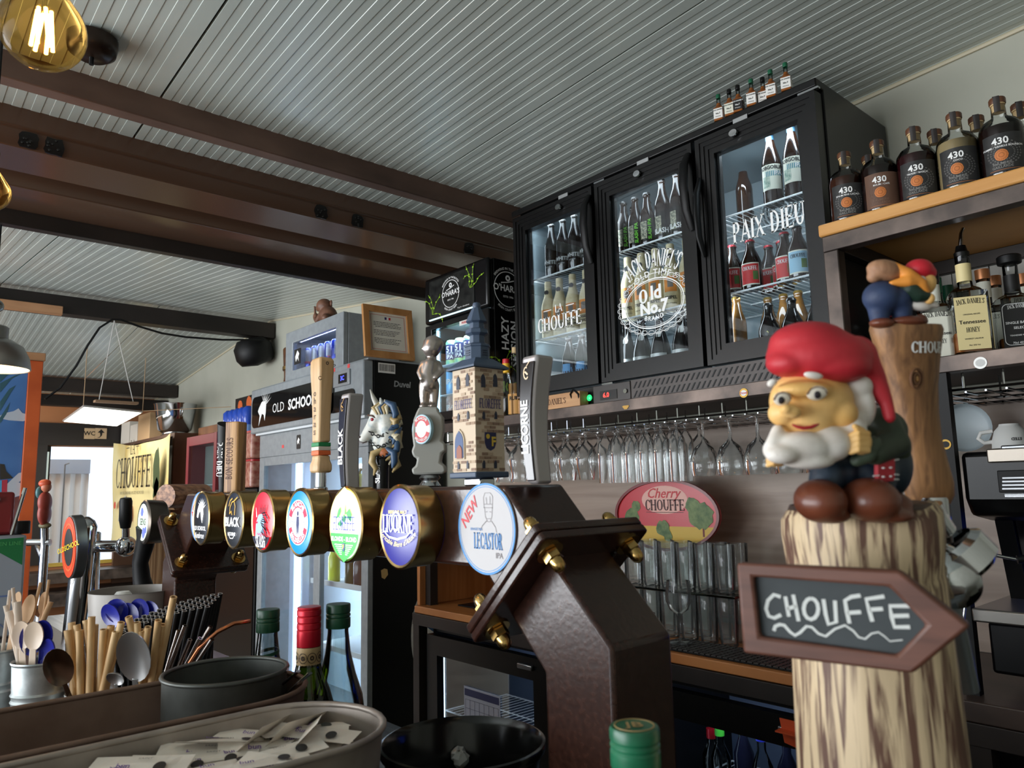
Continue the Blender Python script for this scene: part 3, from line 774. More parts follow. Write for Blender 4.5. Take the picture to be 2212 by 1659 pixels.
def hob(t):
    MB().patch(.0318, .085, .102, -.55, 1.05, 10).obj('blue_print', TEAL, t, sm=60)
    MB().patch(.0318, .050, .086, -.9, -.1, 8).obj('green_print', grain('sage_print', (70, 120, 104), (196, 206, 190), (90, 90, 90), .5), t, sm=60)
    letters('lettering', tmesh('HOBGOBLIN', .0165, .03, .85), INK, t, Matrix(), bend=.0319, dy=.113)
    letters('lettering', tmesh('IPA', .018, .03), PRINTW, t, Matrix(), bend=.0322, dy=.094, dx=.022)
    MB().patch(.0133, .212, .238, -PI, PI, 16).obj('neck_label', pl('label_petrol', (36, 70, 92), .5), t, sm=60)
b8 = lambda l, p, rz, g: bottle('ale_bottle', l, 'bottle', [(0, 0), (.030, 0), (.031, .004), (.031, .035), (.0312, .045), (.0312, .125), (.0285, .145), (.017, .19), (.0130, .21), (.0128, .235), (.014, .237), (.014, .243), (.0125, .25), (0, .25)], BROWNB, p, rz, (CAPK, .0140, .25), ((PAPR, .042, .124, 1.05, .0313),), (), g, 20, hob)
row(b8, [-1.128, -1.056, -.975, -1.045], [2.10, 2.10, 2.10, 2.19], 2.281, ordl('brown ale bottle with cream and teal label, {} in the right bay', 4), .35, 'ale bottles in the right fridge bay')
tag_b = lambda l, p, rz, g: bottle('beer_bottle', l, 'bottle', lneck(.19, .028), BROWNB, p, rz, (CAPK, .0135, .19), (), (), g)
tag_b('plain brown bottle standing beside the fan in the right fridge bay', (-1.288, 2.20, 2.281), 0, None)
def chouffe(colA, colB, capm, nm):
    def ex(t):
        MB().patch(.0338, .018, .046, -.85, .85, 10).obj('landscape_print', colB, t, sm=60)
        MB().patch(.0340, .028, .056, .30, .80, 6).obj('tree_print', pl('print_green', (76, 110, 52), .5), t, sm=60)
    return lambda l, p, rz, g: bottle('short_beer_bottle', l, 'bottle', steinie(.165), BROWNB if capm is not CAPG else DARKB, p, rz, (capm, .0145, .165), ((PAPR, .012, .084, .95, .0330), (colA, .016, .080, .88, .0334)), ((smesh('CHOUFFE', .012, 1, .75), INK if nm else PRINTW, .066, .0343, 0),), g, 20, ex)
cr = chouffe(pl('label_red', (196, 52, 52), .5), pl('print_meadow', (150, 150, 96), .5), CAPR, 0)
row(cr, [-1.288, -1.222, -1.165, -1.115, -1.215], [2.10, 2.10, 2.19, 2.12, 2.20], 2.026, ordl('short dark bottle with red label and cap, {} in the right bay', 5), .30, 'red label bottles in the right fridge bay')
chouffe(pl('label_sky', (150, 190, 212), .5), pl('print_snow', (214, 222, 222), .5), CAPK, 1)('short dark bottle with pale blue mountain label in the right fridge bay', (-1.062, 2.10, 2.026), .35, None)
chouffe(pl('label_straw', (206, 206, 140), .5), pl('print_gold', (216, 176, 60), .5), CAPG, 1)('short dark bottle with pale yellow label and gold cap in the right fridge bay', (-.985, 2.10, 2.026), .35, None)
bottle('short_beer_bottle', 'short dark bottle with grey cap behind the blue label bottle', 'bottle', steinie(.165), DARKB, (-1.02, 2.19, 2.026), 0, (CAPW, .0145, .165))
def mar(t):
    q = [(-.028, -.03), (.028, -.03), (.032, .012), (0, .036), (-.032, .012)]
    m = MB(); m.add([((.0350)*math.sin(x/.034), -(.0350)*math.cos(x/.034), y+.045) for x, y in q], [(0, 1, 2, 3, 4)])
    m.obj('shield_label', pl('label_olive', (206, 198, 120), .5), t)
    letters('lettering', tmesh('Maredsous', .0125, .02), INK, t, Matrix(), bend=.0354, dy=.036)
    letters('crest', tmesh('M', .010, .03), INK, t, Matrix(), bend=.0354, dy=.062)
b9 = lambda l, p, rz, g: bottle('short_beer_bottle', l, 'bottle', steinie(.172, .034), DARKB, p, rz, (CAPK, .0145, .172), (), (), g, 20, mar)
row(b9, [-1.175, -1.098, -1.02, -.95, -1.06, -.985], [2.10, 2.10, 2.10, 2.10, 2.19, 2.19], 1.801, ordl('short bottle with pointed olive label, {} on the floor of the right bay', 6), .3, 'olive label bottles in the right fridge bay')
AMBG = grain('amber_lager', (84, 56, 24), (116, 80, 38), (30, 30, 30), .08, spec=.7)
def lag(t):
    MB().lathe([(.0118, .175), (.0122, .205), (.0118, .215)], 14).obj('neck_foil', pl('foil_pale', (186, 184, 170), .3, .5), t)
    letters('lettering', tmesh('BUDE', .016, .03), PRINTW, t, Matrix(), bend=.0300, dy=.05)
b10 = lambda l, p, rz, g: bottle('lager_bottle', l, 'bottle', lneck(.215, .0285), AMBG, p, rz, (CAPG, .0135, .215), (), (), g, 18, lag)
row(b10, [-1.285, -1.225, -1.17, -1.12], [2.10, 2.19, 2.19, 2.19], 1.801, ordl('clear amber bottle with gold cap, {} on the floor of the right bay', 4), .2, 'amber bottles in the right fridge bay')

# ---------- miniatures on top of the fridge
AMB = grain('whisky_amber', (120, 66, 24), (150, 88, 36), (30, 30, 30), .08, spec=.7)
def mini(l, p, cap, lab, ink, txt):
    t = T('miniature_bottle', l, 'bottle', p, .3, 'miniature bottles on the fridge')
    MB().prism(rrect(-.0145, .0145, -.0145, .0145, .004, 3), 0, .044).lathe([(.0135, .044), (.008, .056), (.006, .062)], 12).obj('liquid', AMB, t)
    MB().lathe([(.0062, .062), (.0062, .080)], 12).obj('neck', GLASSC, t)
    MB().lathe([(.0072, .078), (.0074, .079), (.0074, .091), (.0068, .092), (0, .092)], 14).obj('cap', cap, t)
    lb = MB().box(-.0140, .0140, -.0152, -.0148, .006, .040).obj('paper_label', lab, t); MB().box(.0148, .0152, -.0140, .0140, .006, .040).obj('paper_label', lab, t)
    m = MB()
    for mx in (FY(0, -.0153, 0), FX(.0153, 0, 0)):
        put(m, tmesh(txt, .0052, .03), mx, dy=.034); put(m, tmesh('No.7', .007, .03), mx, dy=.022); put(m, tmesh('Whiskey', .005), mx, dy=.012)
    m.obj('lettering', ink, lb, sm=0)
GCAP = pl('cap_green', (28, 92, 64), .4)
kinds = [(GCAP, PAPER, INK, 'green cap and white label'), (CAPK, PAPR, INK, 'black cap and cream label'), (CAPK, INK, PRINTW, 'black cap and black label'), (GCAP, PAPER, INK, 'green cap and white label'), (CAPK, PAPER, INK, 'black cap and white label'), (GCAP, PAPER, INK, 'green cap and white label'), (GCAP, PAPER, INK, 'green cap and white label')]
for i, (x, kd) in enumerate(zip((-1.243, -1.203, -1.172, -1.125, -1.097, -1.059, -1.010), kinds)):
    mini('miniature bottle with %s, %s in the row on the fridge' % (kd[3], ORD[i]), (x, 2.005+(.02 if i == 4 else 0), 2.5755), kd[0], kd[1], kd[2], "JACK DANIEL'S")
# ================================================================ rum bottles on the upper shelf
CORKB = grain('stopper_brown', (86, 52, 34), (104, 66, 44), (30, 30, 30), .45); CORK = pl('cork_wood', (206, 176, 130), .6)
LBL = {'black': grain('label_charcoal', (34, 34, 34), (46, 45, 44), (60, 60, 60), .5), 'brown': pl('label_cocoa', (98, 70, 54), .55)}
COPR = pl('print_copper', (206, 124, 66), .45, .2); GREY = pl('print_dim', (96, 94, 92), .5)
LIQ = {'amber': pl('rum_amber', (58, 26, 12), .08, 0, .7), 'dark': pl('rum_dark', (26, 10, 8), .08, 0, .7), 'red': pl('rum_red', (44, 10, 14), .08, 0, .7), 'clear': pl('rum_clear', (150, 132, 96), .1, 0, .6)}
def rum(label, loc, rz, liq, lab, sub, front=True):
    t = T('rum_bottle', label, 'bottle', loc, rz, 'rum bottles on the upper shelf', .975)
    r = .0487
    MB().lathe([(0, .002), (r*.9, 0), (r, .006), (r, .122), (r*.95, .138), (r*.75, .153), (r*.45, .162), (.0165, .168), (.0155, .196), (.0165, .1965)], 28).obj('glass_body', GLASSC, t, sm=50)
    MB().lathe([(0, .009), (r-.004, .009), (r-.0025, .014), (r-.0025, .122), (r*.9, .134), (0, .1345)], 28).obj('liquid', LIQ[liq], t, sm=40)
    MB().lathe([(0, .180), (.0135, .180), (.0145, .1965), (.0165, .1968), (.0165, .2005), (0, .2006)], 16).obj('cork', CORK, t)
    cp = MB().lathe([(.0178, .2002), (.0185, .202), (.0185, .213), (.017, .2155), (0, .2155)], 18).obj('stopper', CORKB, t)
    MB().patch(.0189, .176, .2155, -.5, .25, 6).obj('tax_band', pl('band_dark', (50, 44, 42), .35), t, sm=60)
    MB().box(-.010, .004, -.0185, .014, .2156, .2160).obj('tax_band', MATS['band_dark'], t)
    a = .95
    lb = MB().patch(r+.0004, .012, .108, -a, a, 16).obj('paper_label', LBL[lab], t, sm=60)
    ox = -.006
    letters('number', tmesh('430', .0235, .025), PRINTW, lb, Matrix(), bend=r+.0006, dx=ox, dy=.088)
    letters('lettering', tmesh(sub, .0068, .01), PRINTW, lb, Matrix(), bend=r+.0006, dx=ox+.004, dy=.0745)
    m = MB(); q_ = []
    for i in range(13):
        x = -.0145+.029*i/12; y = math.sqrt(max(0, .0145**2-x*x)); q_ += [((r+.0012)*math.sin((x+ox)/r), -(r+.0012)*math.cos((x+ox)/r), .053-y), ((r+.0012)*math.sin((x+ox)/r), -(r+.0012)*math.cos((x+ox)/r), .053+y)]
    m.add(q_, [(2*i, 2*i+2, 2*i+3, 2*i+1) for i in range(12)]).obj('copper_seal', COPR, lb, sm=0)
    m = MB()
    for rr in (.0118, .006):
        for i in range(18):
            b0, b1 = 2*PI*i/18, 2*PI*(i+.6)/18
            m.add([((r+.0018)*math.sin((ox+q*math.cos(b))/r), -(r+.0018)*math.cos((ox+q*math.cos(b))/r), .053+q*math.sin(b)) for q, b in ((rr, b0), (rr, b1), (rr-.0016, b1), (rr-.0016, b0))], [(0, 1, 2, 3)])
    m.obj('seal_print', pl('print_copper_dark', (150, 84, 44), .5), lb, sm=0)
    m = MB()
    for rr in (.020, .026, .032):
        for i in range(26):
            b0, b1 = 2*PI*i/26, 2*PI*(i+.55)/26
            m.add([((r+.0009)*math.sin((ox+.006+q*math.cos(b)*1.15)/r), -(r+.0009)*math.cos((ox+.006+q*math.cos(b)*1.15)/r), .058+q*math.sin(b)) for q, b in ((rr, b0), (rr, b1), (rr-.003, b1), (rr-.003, b0))], [(0, 1, 2, 3)])
    m.obj('pattern_print', GREY if lab == 'black' else LBL['brown'], lb, sm=0)
    m = MB(); put(m, tmesh('RHUMERIE', .0085, .01), Matrix(), bend=r+.0007, dx=ox, dy=.032); put(m, tmesh('GAILLARDE', .0085, .01), Matrix(), bend=r+.0007, dx=ox, dy=.0235)
    m.obj('lettering', pl('print_pewter', (130, 128, 124), .5) if lab == 'black' else pl('print_cocoa_dark', (120, 90, 72), .5), lb, sm=0)
    MB().patch(r+.0008, .0165, .0172, -.7, .7, 10).obj('copper_line', COPR, lb, sm=0)
    return t
rum('amber rum bottle with charcoal label, first from the fridge on the upper shelf', (-.858, 2.0, 2.1133), .45, 'amber', 'black', 'RHUM FEVE CACAO')
rum('dark rum bottle with a cocoa brown label on the upper shelf', (-.769, 2.0, 2.1133), .45, 'dark', 'brown', 'RHUM / CAFE')
rum('reddish rum bottle with charcoal label, third in the front row', (-.676, 2.0, 2.1133), .38, 'red', 'black', 'FRAISE / BASILIC')
rum('pale rum bottle holding white coconut pieces on the upper shelf', (-.580, 2.0, 2.1133), .30, 'clear', 'black', 'COCO')
rum('dark rum bottle with charcoal label, last in the front row', (-.485, 2.0, 2.1133), .28, 'dark', 'black', 'POMME / VANILLE BOURBON')
for k, (px, py, Y, z) in enumerate(((1875, 335, 2.2, 0), (2018, 280, 2.2, 0), (2108, 250, 2.2, 0), (2200, 222, 2.2, 0))):
    p = on(px, py+4, 'Z', 2.323)
    rum('rum bottle standing in the back row, %s from the fridge' % ORD[k], (p.x, min(p.y, 2.40), 2.1133), .4, ('dark', 'red', 'amber', 'clear')[k], 'black', 'RHUM')

# ================================================================ whiskey bottles on the steel shelf
def square_bottle(label, loc, rz, w, h, liq, lab, ink, lines, cap='pour', level=.62, name='whiskey_bottle', neckl=True, sq=True):
    t = T(name, label, 'bottle', loc, rz)
    hb = h*.60; r = w/2
    sec = rrect(-r, r, -r, r, w*.14, 3)
    MB().prism(sec, .002, hb).obj('glass_body', GLASSC, t, bev=.004)
    MB().lathe([(r*.98, hb), (r*.80, hb+h*.035), (r*.42, hb+h*.07), (.0165, hb+h*.12), (.0150, h-.03), (.0165, h-.028), (.0165, h)], 22).obj('neck', GLASSC, t, sm=50)
    MB().prism(rrect(-r+.004, r-.004, -r+.004, r-.004, w*.12, 3), .008, max(.02, hb*level)).obj('liquid', liq, t)
    lbs = []
    if lab:
        f = MB().box(-r*.82, r*.82, -r-.0012, -r-.0004, .012, hb*.90).obj('paper_label', lab, t, bev=.0)
        MB().box(r+.0004, r+.0012, -r*.82, r*.82, .012, hb*.90).obj('paper_label', lab, t)
        for s_, hh, zz, kind, arc in lines:
            g = smesh(s_, hh, 1.0, .60) if kind == 's' else tmesh(s_, hh, .015)
            letters('lettering', g, ink, f, FY(0, -r-.0014, zz*hb), arc=arc)
            letters('lettering', g, ink, f, FX(r+.0014, 0, zz*hb), arc=arc)
    if neckl and lab: MB().patch(.0172, h-.075, h-.03, -PI, PI, 20).obj('neck_label', lab, t, sm=60)
    if cap == 'pour':
        MB().lathe([(.0168, h-.01), (.0175, h), (.014, h+.004), (.011, h+.018), (0, h+.02)], 16).obj('pourer_collar', BLK, t)
        MB().tube([(0, 0, h+.018), (.002, 0, h+.035), (.004, .0, h+.05), (.010, 0, h+.064)], [.006, .005, .0045, .0035], 8).obj('spout', CHROME, t, sm=60)
    elif cap == 'disc':
        MB().lathe([(.0165, h-.004), (.026, h), (.027, h+.003), (.027, h+.018), (.024, h+.021), (0, h+.021)], 22).obj('stopper', BLKM, t)
    else:
        MB().lathe([(.0178, h-.022), (.0182, h-.02), (.0182, h+.006), (0, h+.007)], 18).obj('cap', cap, t)
    return t
HON = pl('label_honey', (226, 208, 152), .5)
JDL = [("JACK DANIEL'S", .0125, .83, 's', .16), ('ORIGINAL RECIPE', .0045, .62, 't', None), ('Tennessee', .013, .50, 't', None), ('HONEY', .012, .38, 's', None), ('WHISKEY LIQUEUR', .0045, .24, 't', None), ('70cl 35% Vol', .0045, .14, 't', None)]
p = on(2092, 768, 'Z', 1.713)
square_bottle('square honey whiskey bottle with cream label and metal pour spout', (p.x, p.y+.03, 1.713), .45, .083, .262, AMB, HON, INK, JDL, 'pour', .35)
SBL = [("JACK DANIEL'S", .0095, .84, 's', .14), ('SINGLE BARREL', .0085, .55, 't', None), ('SELECT', .0085, .46, 't', None), ('TENNESSEE WHISKEY', .0048, .33, 't', None), ('70cl 45% Vol', .007, .20, 't', None)]
p = on(2196, 768, 'Z', 1.713)
sb = square_bottle('square whiskey bottle with black label and wide black stopper', (p.x, p.y+.03, 1.713), .40, .090, .236, AMB, INK, PRINTW, SBL, 'disc', .30)
for mx in (FY(0, -.0464, .078), FX(.0464, 0, .078)):
    m = MB(); m.ring(rrect(-.034, .034, -.055, .048, .012), rrect(-.0325, .0325, -.0535, .0465, .011), 0, .0003, mx)
    m.obj('label_border', PRINTW, sb)
MB().patch(.0170, .165, .205, -PI, PI, 20).obj('neck_label', PAPER, sb, sm=60)
JRL = [("JACK DANIEL'S", .0115, .84, 's', .16), ('Tennessee', .011, .55, 't', None), ('FIRE', .014, .40, 's', None)]
p = on(1868, 775, 'Z', 1.713)
square_bottle('square whiskey bottle with a bright red label beside the steel post', (-.832, 2.13, 1.713), .4, .083, .235, pl('fire_liquid', (120, 24, 20), .1), RED, INK, JRL, CAPK, .5)
p = on(2030, 778, 'Z', 1.713)
square_bottle('square whiskey bottle with cream label half hidden by the wooden tap handle', (p.x-.02, p.y+.06, 1.713), .45, .083, .235, AMB, PAPR, INK, [("JACK DANIEL'S", .0125, .86, 's', .16), ('Tennessee', .012, .5, 't', None), ('WHISKEY', .011, .36, 's', None)], CAPK, .5)
DGB = pl('deep_green_glass', (16, 40, 28), .08, 0, .6)
tall = [(0, 0), (.034, 0), (.037, .005), (.037, .15), (.034, .17), (.018, .205), (.0145, .22), (.014, .262), (.0155, .263), (.0155, .28), (0, .281)]
for k, (px, py) in enumerate(((2020, 602), (2046, 618))):
    p = on(px, py, 'Z', 1.713+.281)
    b = bottle('liqueur_bottle', 'green glass bottle with green capsule, %s behind the square bottles' % ORD[k], 'bottle', tall, DGB, (p.x, p.y, 1.713), 0)
    MB().lathe([(.0152, .235), (.016, .236), (.016, .2815), (0, .282)], 16).obj('capsule', GCAP, b)
    MB().patch(.0374, .03, .13, -.9, .9, 10).obj('paper_label', PAPR, b, sm=60)
for k, (px, py, y) in enumerate(((2121, 588, 2.30), (2146, 602, 2.38), (2208, 598, 2.3))):
    p = on(px, py, 'Y', y)
    b = square_bottle('brown whiskey bottle with copper banded neck, %s in the rear row' % ORD[k], (p.x, y, 1.713), .3, .08, p.z-1.713, AMB, PAPR, INK, [("JACK DANIEL'S", .0115, .84, 's', .16)], pl('cap_copper', (176, 116, 74), .35, .5), .8)

# ================================================================ glass rack and hanging glasses
rk = T('glass_rack', 'chrome wire rack for hanging glasses under the steel shelf', 'rack', (0, 0, 0))
m = MB()
for y in (1.99, 2.13, 2.27, 2.41): m.tube([(-2.75, y, 1.632), (.2, y, 1.632)], .0035, 6)
m.obj('cross_rod', CHROME, rk)['kind'] = 'stuff'
m = MB()
for k in range(68):
    x = -2.74+k*.0425
    m.tube([(x, 1.985, 1.6245), (x, 2.415, 1.6245)], .0028, 5)
m.obj('glass_rail', CHROME, rk)['kind'] = 'stuff'
m = MB()
for k in range(35):
    x = -2.72+k*.084
    for y in (1.992, 2.27): m.tube([(x, y, 1.632), (x, y, 1.690)], .0028, 5)
m.obj('hanger', CHROME, rk)['kind'] = 'stuff'
GLW = glass('glassware', (250, 252, 252), .04, 1.33, 1.4, .03)
def hang(kind, label, loc, g):
    pf = {'snifter': [(0, .183), (.032, .183), (.032, .180), (.006, .176), (.0045, .170), (.0045, .150), (.012, .140), (.034, .118), (.043, .085), (.041, .05), (.032, .012), (.030, 0)],
          'flute': [(0, .183), (.030, .183), (.030, .180), (.006, .177), (.0045, .172), (.0045, .160), (.014, .150), (.026, .125), (.029, .08), (.028, .03), (.027, -.015)],
          'balloon': [(0, .183), (.034, .183), (.034, .180), (.006, .176), (.0045, .170), (.0045, .120), (.010, .108), (.034, .088), (.045, .055), (.045, .02), (.042, 0)],
          'tulip': [(0, .183), (.034, .183), (.034, .180), (.007, .176), (.005, .17), (.006, .155), (.020, .14), (.040, .115), (.044, .085), (.038, .05), (.034, .03), (.038, 0)]}[kind]
    t = tag(MB().lathe(pf, 22).obj('hanging_glass', GLW, sm=60), label, 'glass', g); t.location = loc
    return t
LBS = {'snifter': 'rounded snifter glass hanging upside down from the chrome rack', 'flute': 'slim tall glass hanging upside down in the middle of the rack', 'balloon': 'wide wine glass hanging upside down above the red oval tray', 'tulip': 'tulip beer glass hanging upside down behind the tap handles'}
zz = 1.4465
protos = {}
cnt = {}
SH = {'snifter': 'rounded snifter glass', 'flute': 'slim tall glass', 'balloon': 'wide wine glass', 'tulip': 'tulip beer glass'}
def hg(kind, x, y):
    rw = 'front' if y < 2.1 else 'middle' if y < 2.16 else 'rear'
    cnt[kind, rw] = cnt.get((kind, rw), -1)+1
    if kind in protos:
        o = protos[kind].copy(); COL.objects.link(o); o.location = (x, y, zz)
    else: o = protos[kind] = hang(kind, LBS[kind], (x, y, zz), kind+' glasses in the chrome rack')
    o['label'] = '%s hanging upside down, %s of its kind in the %s row' % (SH[kind], ORD[cnt[kind, rw]], rw)
for k in range(6): hg('tulip', -2.60+k*.094, 2.06); hg('tulip', -2.57+k*.094, 2.2)
for k in range(2): hg('snifter', -2.03+k*.095, 2.06); hg('snifter', -2.0+k*.095, 2.20)
for k in range(6): hg('flute', -1.83+k*.064, 2.05); hg('flute', -1.86+k*.064, 2.14)
for k in range(3): hg('flute', -1.85+k*.064, 2.24)
for k in range(7): hg('balloon', -1.42+k*.099, 2.07); hg('balloon', -1.40+k*.099, 2.2)
for k in range(2): hg('snifter', -1.62+k*.095, 2.20)

# ================================================================ oval tray, tumblers, mat
tr_ = T('advertising_tray', 'red oval tray with cherry beer lettering behind the tumblers', 'tray', (-1.735, 2.27, .9155))
mx = FY(0, 0, .395)
MB().prism(ov(.236, .131, 48), 0, .012, mx).obj('tray', pl('tray_red', (196, 40, 48), .3), tr_, bev=.003)
MB().ring(ov(.237, .132, 48), ov(.226, .122, 48), .011, .019, mx).obj('rim', pl('tray_rim', (120, 40, 36), .3), tr_)
def clipov(poly): return [(x, y) for x, y in poly if (x/.225)**2+(y/.121)**2 <= 1.0]
fl('meadow_print', [clipov([(x, -.13+.001) for x in (0,)])+[(.225*math.cos(a), .121*math.sin(a)) for a in [R(200+140*i/24) for i in range(25)]]], pl('print_mustard', (206, 168, 50), .4), tr_, mx, .0125)
fl('glow_print', [ov(.105, .052, 30, cy=.055)], pl('tray_pale', (226, 170, 156), .4), tr_, mx, .0125)
GT = grain('print_tree', (60, 92, 40), (112, 132, 74), (40, 40, 40), .45)
def leaf(cx, cy, r, n=22, sq=1.0):
    return [(cx+r*math.cos(2*PI*i/n)*random.uniform(.85, 1.12), cy+sq*r*math.sin(2*PI*i/n)*random.uniform(.85, 1.12)) for i in range(n)]
for li, lf in enumerate((leaf(-.155, -.01, .036), leaf(-.135, .03, .022), leaf(.155, .0, .055, 26, .9), leaf(.125, .035, .03), leaf(-.01, -.05, .03), leaf(.01, -.075, .02))): fl('tree_print', [lf], GT, tr_, mx, .0128+.0003*li)
for tp in (rect(-.160, -.152, -.075, -.03), rect(.162, .170, -.075, -.03)): fl('trunk_print', [tp], pl('print_bark', (110, 40, 30), .5), tr_, mx, .0127)
letters('lettering', tmesh('Cherry', .052, .005), RED, tr_, mx @ TR(0, .078, .0132), shear=.35)
letters('lettering', smesh('CHOUFFE', .040, 1.1, .88), pl('print_oxblood', (70, 30, 26), .5), tr_, mx @ TR(0, .036, .0132))
fl('tagline', [rect(-.085, .085, .0085, .0105)], MATS['print_oxblood'], tr_, mx, .0132)
MB().box(-.15, .15, .001, .012, 0, .30).obj('easel', pl('easel_clear', (196, 190, 180), .3), tr_)

TUM = [(0, .004), (.026, .001), (.027, .004), (.030, .06), (.033, .148), (.0325, .149), (.0295, .06), (.026, .012), (0, .012)]
tz = .9155
tum = tag(MB().lathe(TUM, 20).obj('tumbler_glass', GLW, sm=50), 'clear tumbler in the stacked rows of glasses on the back counter', 'glass', 'stacked tumblers on the back counter')
first = True
for layer in (0, 1):
    for r_ in range(2):
        for k in range(7):
            loc = (-1.83+k*.074, 2.10+r_*.075, tz+layer*.162)
            o = tum if first else tum.copy()
            if not first: COL.objects.link(o)
            first = False; o.location = loc
            o['label'] = 'clear tumbler, %s in the %s row of the %s layer' % (ORD[k], ('front', 'back')[r_], ('lower', 'upper')[layer])
tag(MB().box(-1.88, -1.33, 2.055, 2.225, tz+.151, tz+.1605).obj('glass_tray', glass('tray_glass', (196, 208, 200), .05, 1.6, 1.6), bev=.002), 'clear tray lying between the two layers of tumblers', 'tray')
t = T('wine_glass', 'stemmed wine glass standing in front of the stacked tumblers', 'glass', (-1.50, 2.0, tz+.006))
MB().lathe([(0, .003), (.034, .001), (.035, .003), (.006, .008), (.0042, .02), (.0042, .085), (.010, .092)], 24).obj('stem', GLW, t, sm=60)
MB().lathe([(.010, .092), (.030, .105), (.040, .13), (.041, .155), (.035, .195)], 24).obj('bowl', GLW, t, sm=60)
for k, (x, y) in enumerate(((-1.64, 2.0), (-1.70, 1.97))):
    o = tag(MB().lathe([(0, .01), (.030, .001), (.031, .004), (.035, .085), (.034, .086), (.029, .014), (0, .014)], 20).obj('short_glass', GLW, sm=50), 'short water glass %s the tap tower on the back counter' % ('close beside', 'partly behind')[k], 'glass'); o.location = (x, y, tz)
mt = T('bar_mat', 'black rubber bar mat with raised grid on the beech counter', 'mat', (-1.30, 2.02, tz))
MB().box(-.26, .34, -.10, .06, 0, .004).obj('mat', BLKM, mt, bev=.002)
m = MB()
for i in range(30):
    for j in range(8):
        m.box(-.255+i*.0198, -.240+i*.0198, -.095+j*.0193, -.081+j*.0193, .0035, .007)
m.obj('nubs', pl('rubber_grey', (58, 56, 54), .6), mt)['kind'] = 'stuff'
tag(MB().box(-.06, .06, -.04, .05, 0, .17).obj('red_box', RED, bev=.006), 'red box standing behind the arrow sign on the counter', 'box').location = (-1.22, 2.18, tz)
tag(MB().box(-2.70, -2.50, 2.02, 2.14, tz, tz+.006).obj('dark_tray', BLKM, bev=.002), 'thin dark tray on the beech counter near its end board', 'tray')
t = T('glass_jar', 'clear glass jar half hidden behind the tower bend', 'jar', (-2.47, 2.1, tz))
MB().lathe([(0, .004), (.045, .001), (.048, .006), (.048, .15), (.035, .17), (.035, .185)], 22).obj('jar_body', GLW, t, sm=50)

# ================================================================ under-counter fridges
def under_fridge(label, x0, x1, inner):
    t = T('under_counter_fridge', label, 'fridge', (0, 0, 0))
    y0, y1, z0, z1 = 1.96, 2.39, .08, .828
    MB().box(x0, x0+.02, y0, y1, z0, z1).obj('side_panel', BLK, t); MB().box(x1-.02, x1, y0, y1, z0, z1).obj('side_panel', BLK, t)
    MB().box(x0+.02, x1-.02, y0, y1, z1-.02, z1).obj('top_panel', BLK, t); MB().box(x0+.02, x1-.02, y1-.02, y1, z0, z1-.02).obj('back_panel', pl('fridge_inner_blue', (70, 82, 104), .5), t)
    MB().box(x0+.02, x1-.02, y0, y1-.02, z0, z0+.05).obj('inner_floor', BLK, t)
    d = MB().ring(rect(x0, x1, z0, z1-.03), rect(x0+.075, x1-.075, z0+.08, z1-.11), 0, .035, frame((0, y0-.001, 0), (1, 0, 0), (0, 0, 1))).obj('door', FR, t)
    MB().box(x0+.075, x1-.075, y0-.016, y0-.012, z0+.08, z1-.11).obj('pane', GLASSP, d)
    MB().box(x1-.15, x1-.07, y0-.050, y0-.036, z1-.075, z1-.055).obj('handle', STEEL, d, bev=.004)
    MB().box(x0+.04, x0+.055, y0+.01, y0+.02, z0+.1, z1-.05).obj('led_strip', LEDW, t)
    area('under_fridge_lamp', ((x0+x1)/2, y0+.06, z1-.04), ((x0+x1)/2, y0+.25, .4), .3, .03, .8, (.75, .85, 1))
    wire_shelf(t, x0+.03, x1-.03, y0+.04, y1-.04, .47, .03)
    return t, d
uf, dd = under_fridge('black glass-door fridge under the counter behind the ice bucket', -2.80, -2.04, None)
cal = MB().box(-2.56, -2.33, 1.9425, 1.9435, .38, .62).obj('calendar_sheet', pl('sheet_lilac', (196, 200, 220), .6), dd)
m = MB(); mx = FY(-2.445, 1.942, .5)
for i in range(8): m.box(-.105+i*.03, -.104+i*.03, -.1, .07, 0, .0004, mx)
for j in range(6): m.box(-.105, .105, -.1+j*.034, -.099+j*.034, 0, .0004, mx)
m.box(-.11, .11, .085, .112, 0, .0004, mx)
m.obj('calendar_grid', pl('print_navy', (60, 66, 110), .5), dd)
uf2, dd2 = under_fridge('black glass-door fridge under the counter beside the carved log', -1.60, -.98, None)
for k, (x, y, cm, nm, hh) in enumerate(((-1.43, 2.08, pl('cap_lime', (70, 190, 60), .4), 'lime green', .20), (-1.36, 2.10, WHITE, 'white', .24), (-1.28, 2.07, pl('cap_blue', (40, 50, 170), .3), 'blue', .22), (-1.24, 2.14, CAPW, 'pale grey', .20), (-1.49, 2.12, CAPR, 'red', .17))):
    b = bottle('soft_drink_bottle', 'small bottle with %s cap inside the fridge beside the log' % nm, 'bottle', [(0, 0), (.028, 0), (.03, .005), (.03, hh*.55), (.013, hh*.75), (.013, hh)], pl('bottle_ink', (22, 24, 40), .1) if k % 2 else GLASSC, (x, y, .472), 0)
    MB().lathe([(.0142, hh-.028), (.0150, hh-.027), (.0150, hh+.002), (0, hh+.003)], 14).obj('cap', cm, b)
t = T('orange_bracket', 'folded orange plastic bracket sticking out below the counter', 'bracket', tuple(on(1725, 1585, 'Y', 1.90)))
MB().prism([(-.05, .03), (.06, .03), (.06, -.01), (.045, -.045), (-.04, -.03), (-.045, 0)], 0, .004, FY(0, 0, 0)).box(-.05, .06, -.03, 0, .0, .004).obj('bracket', pl('orange_plastic', (214, 84, 40), .45), t)

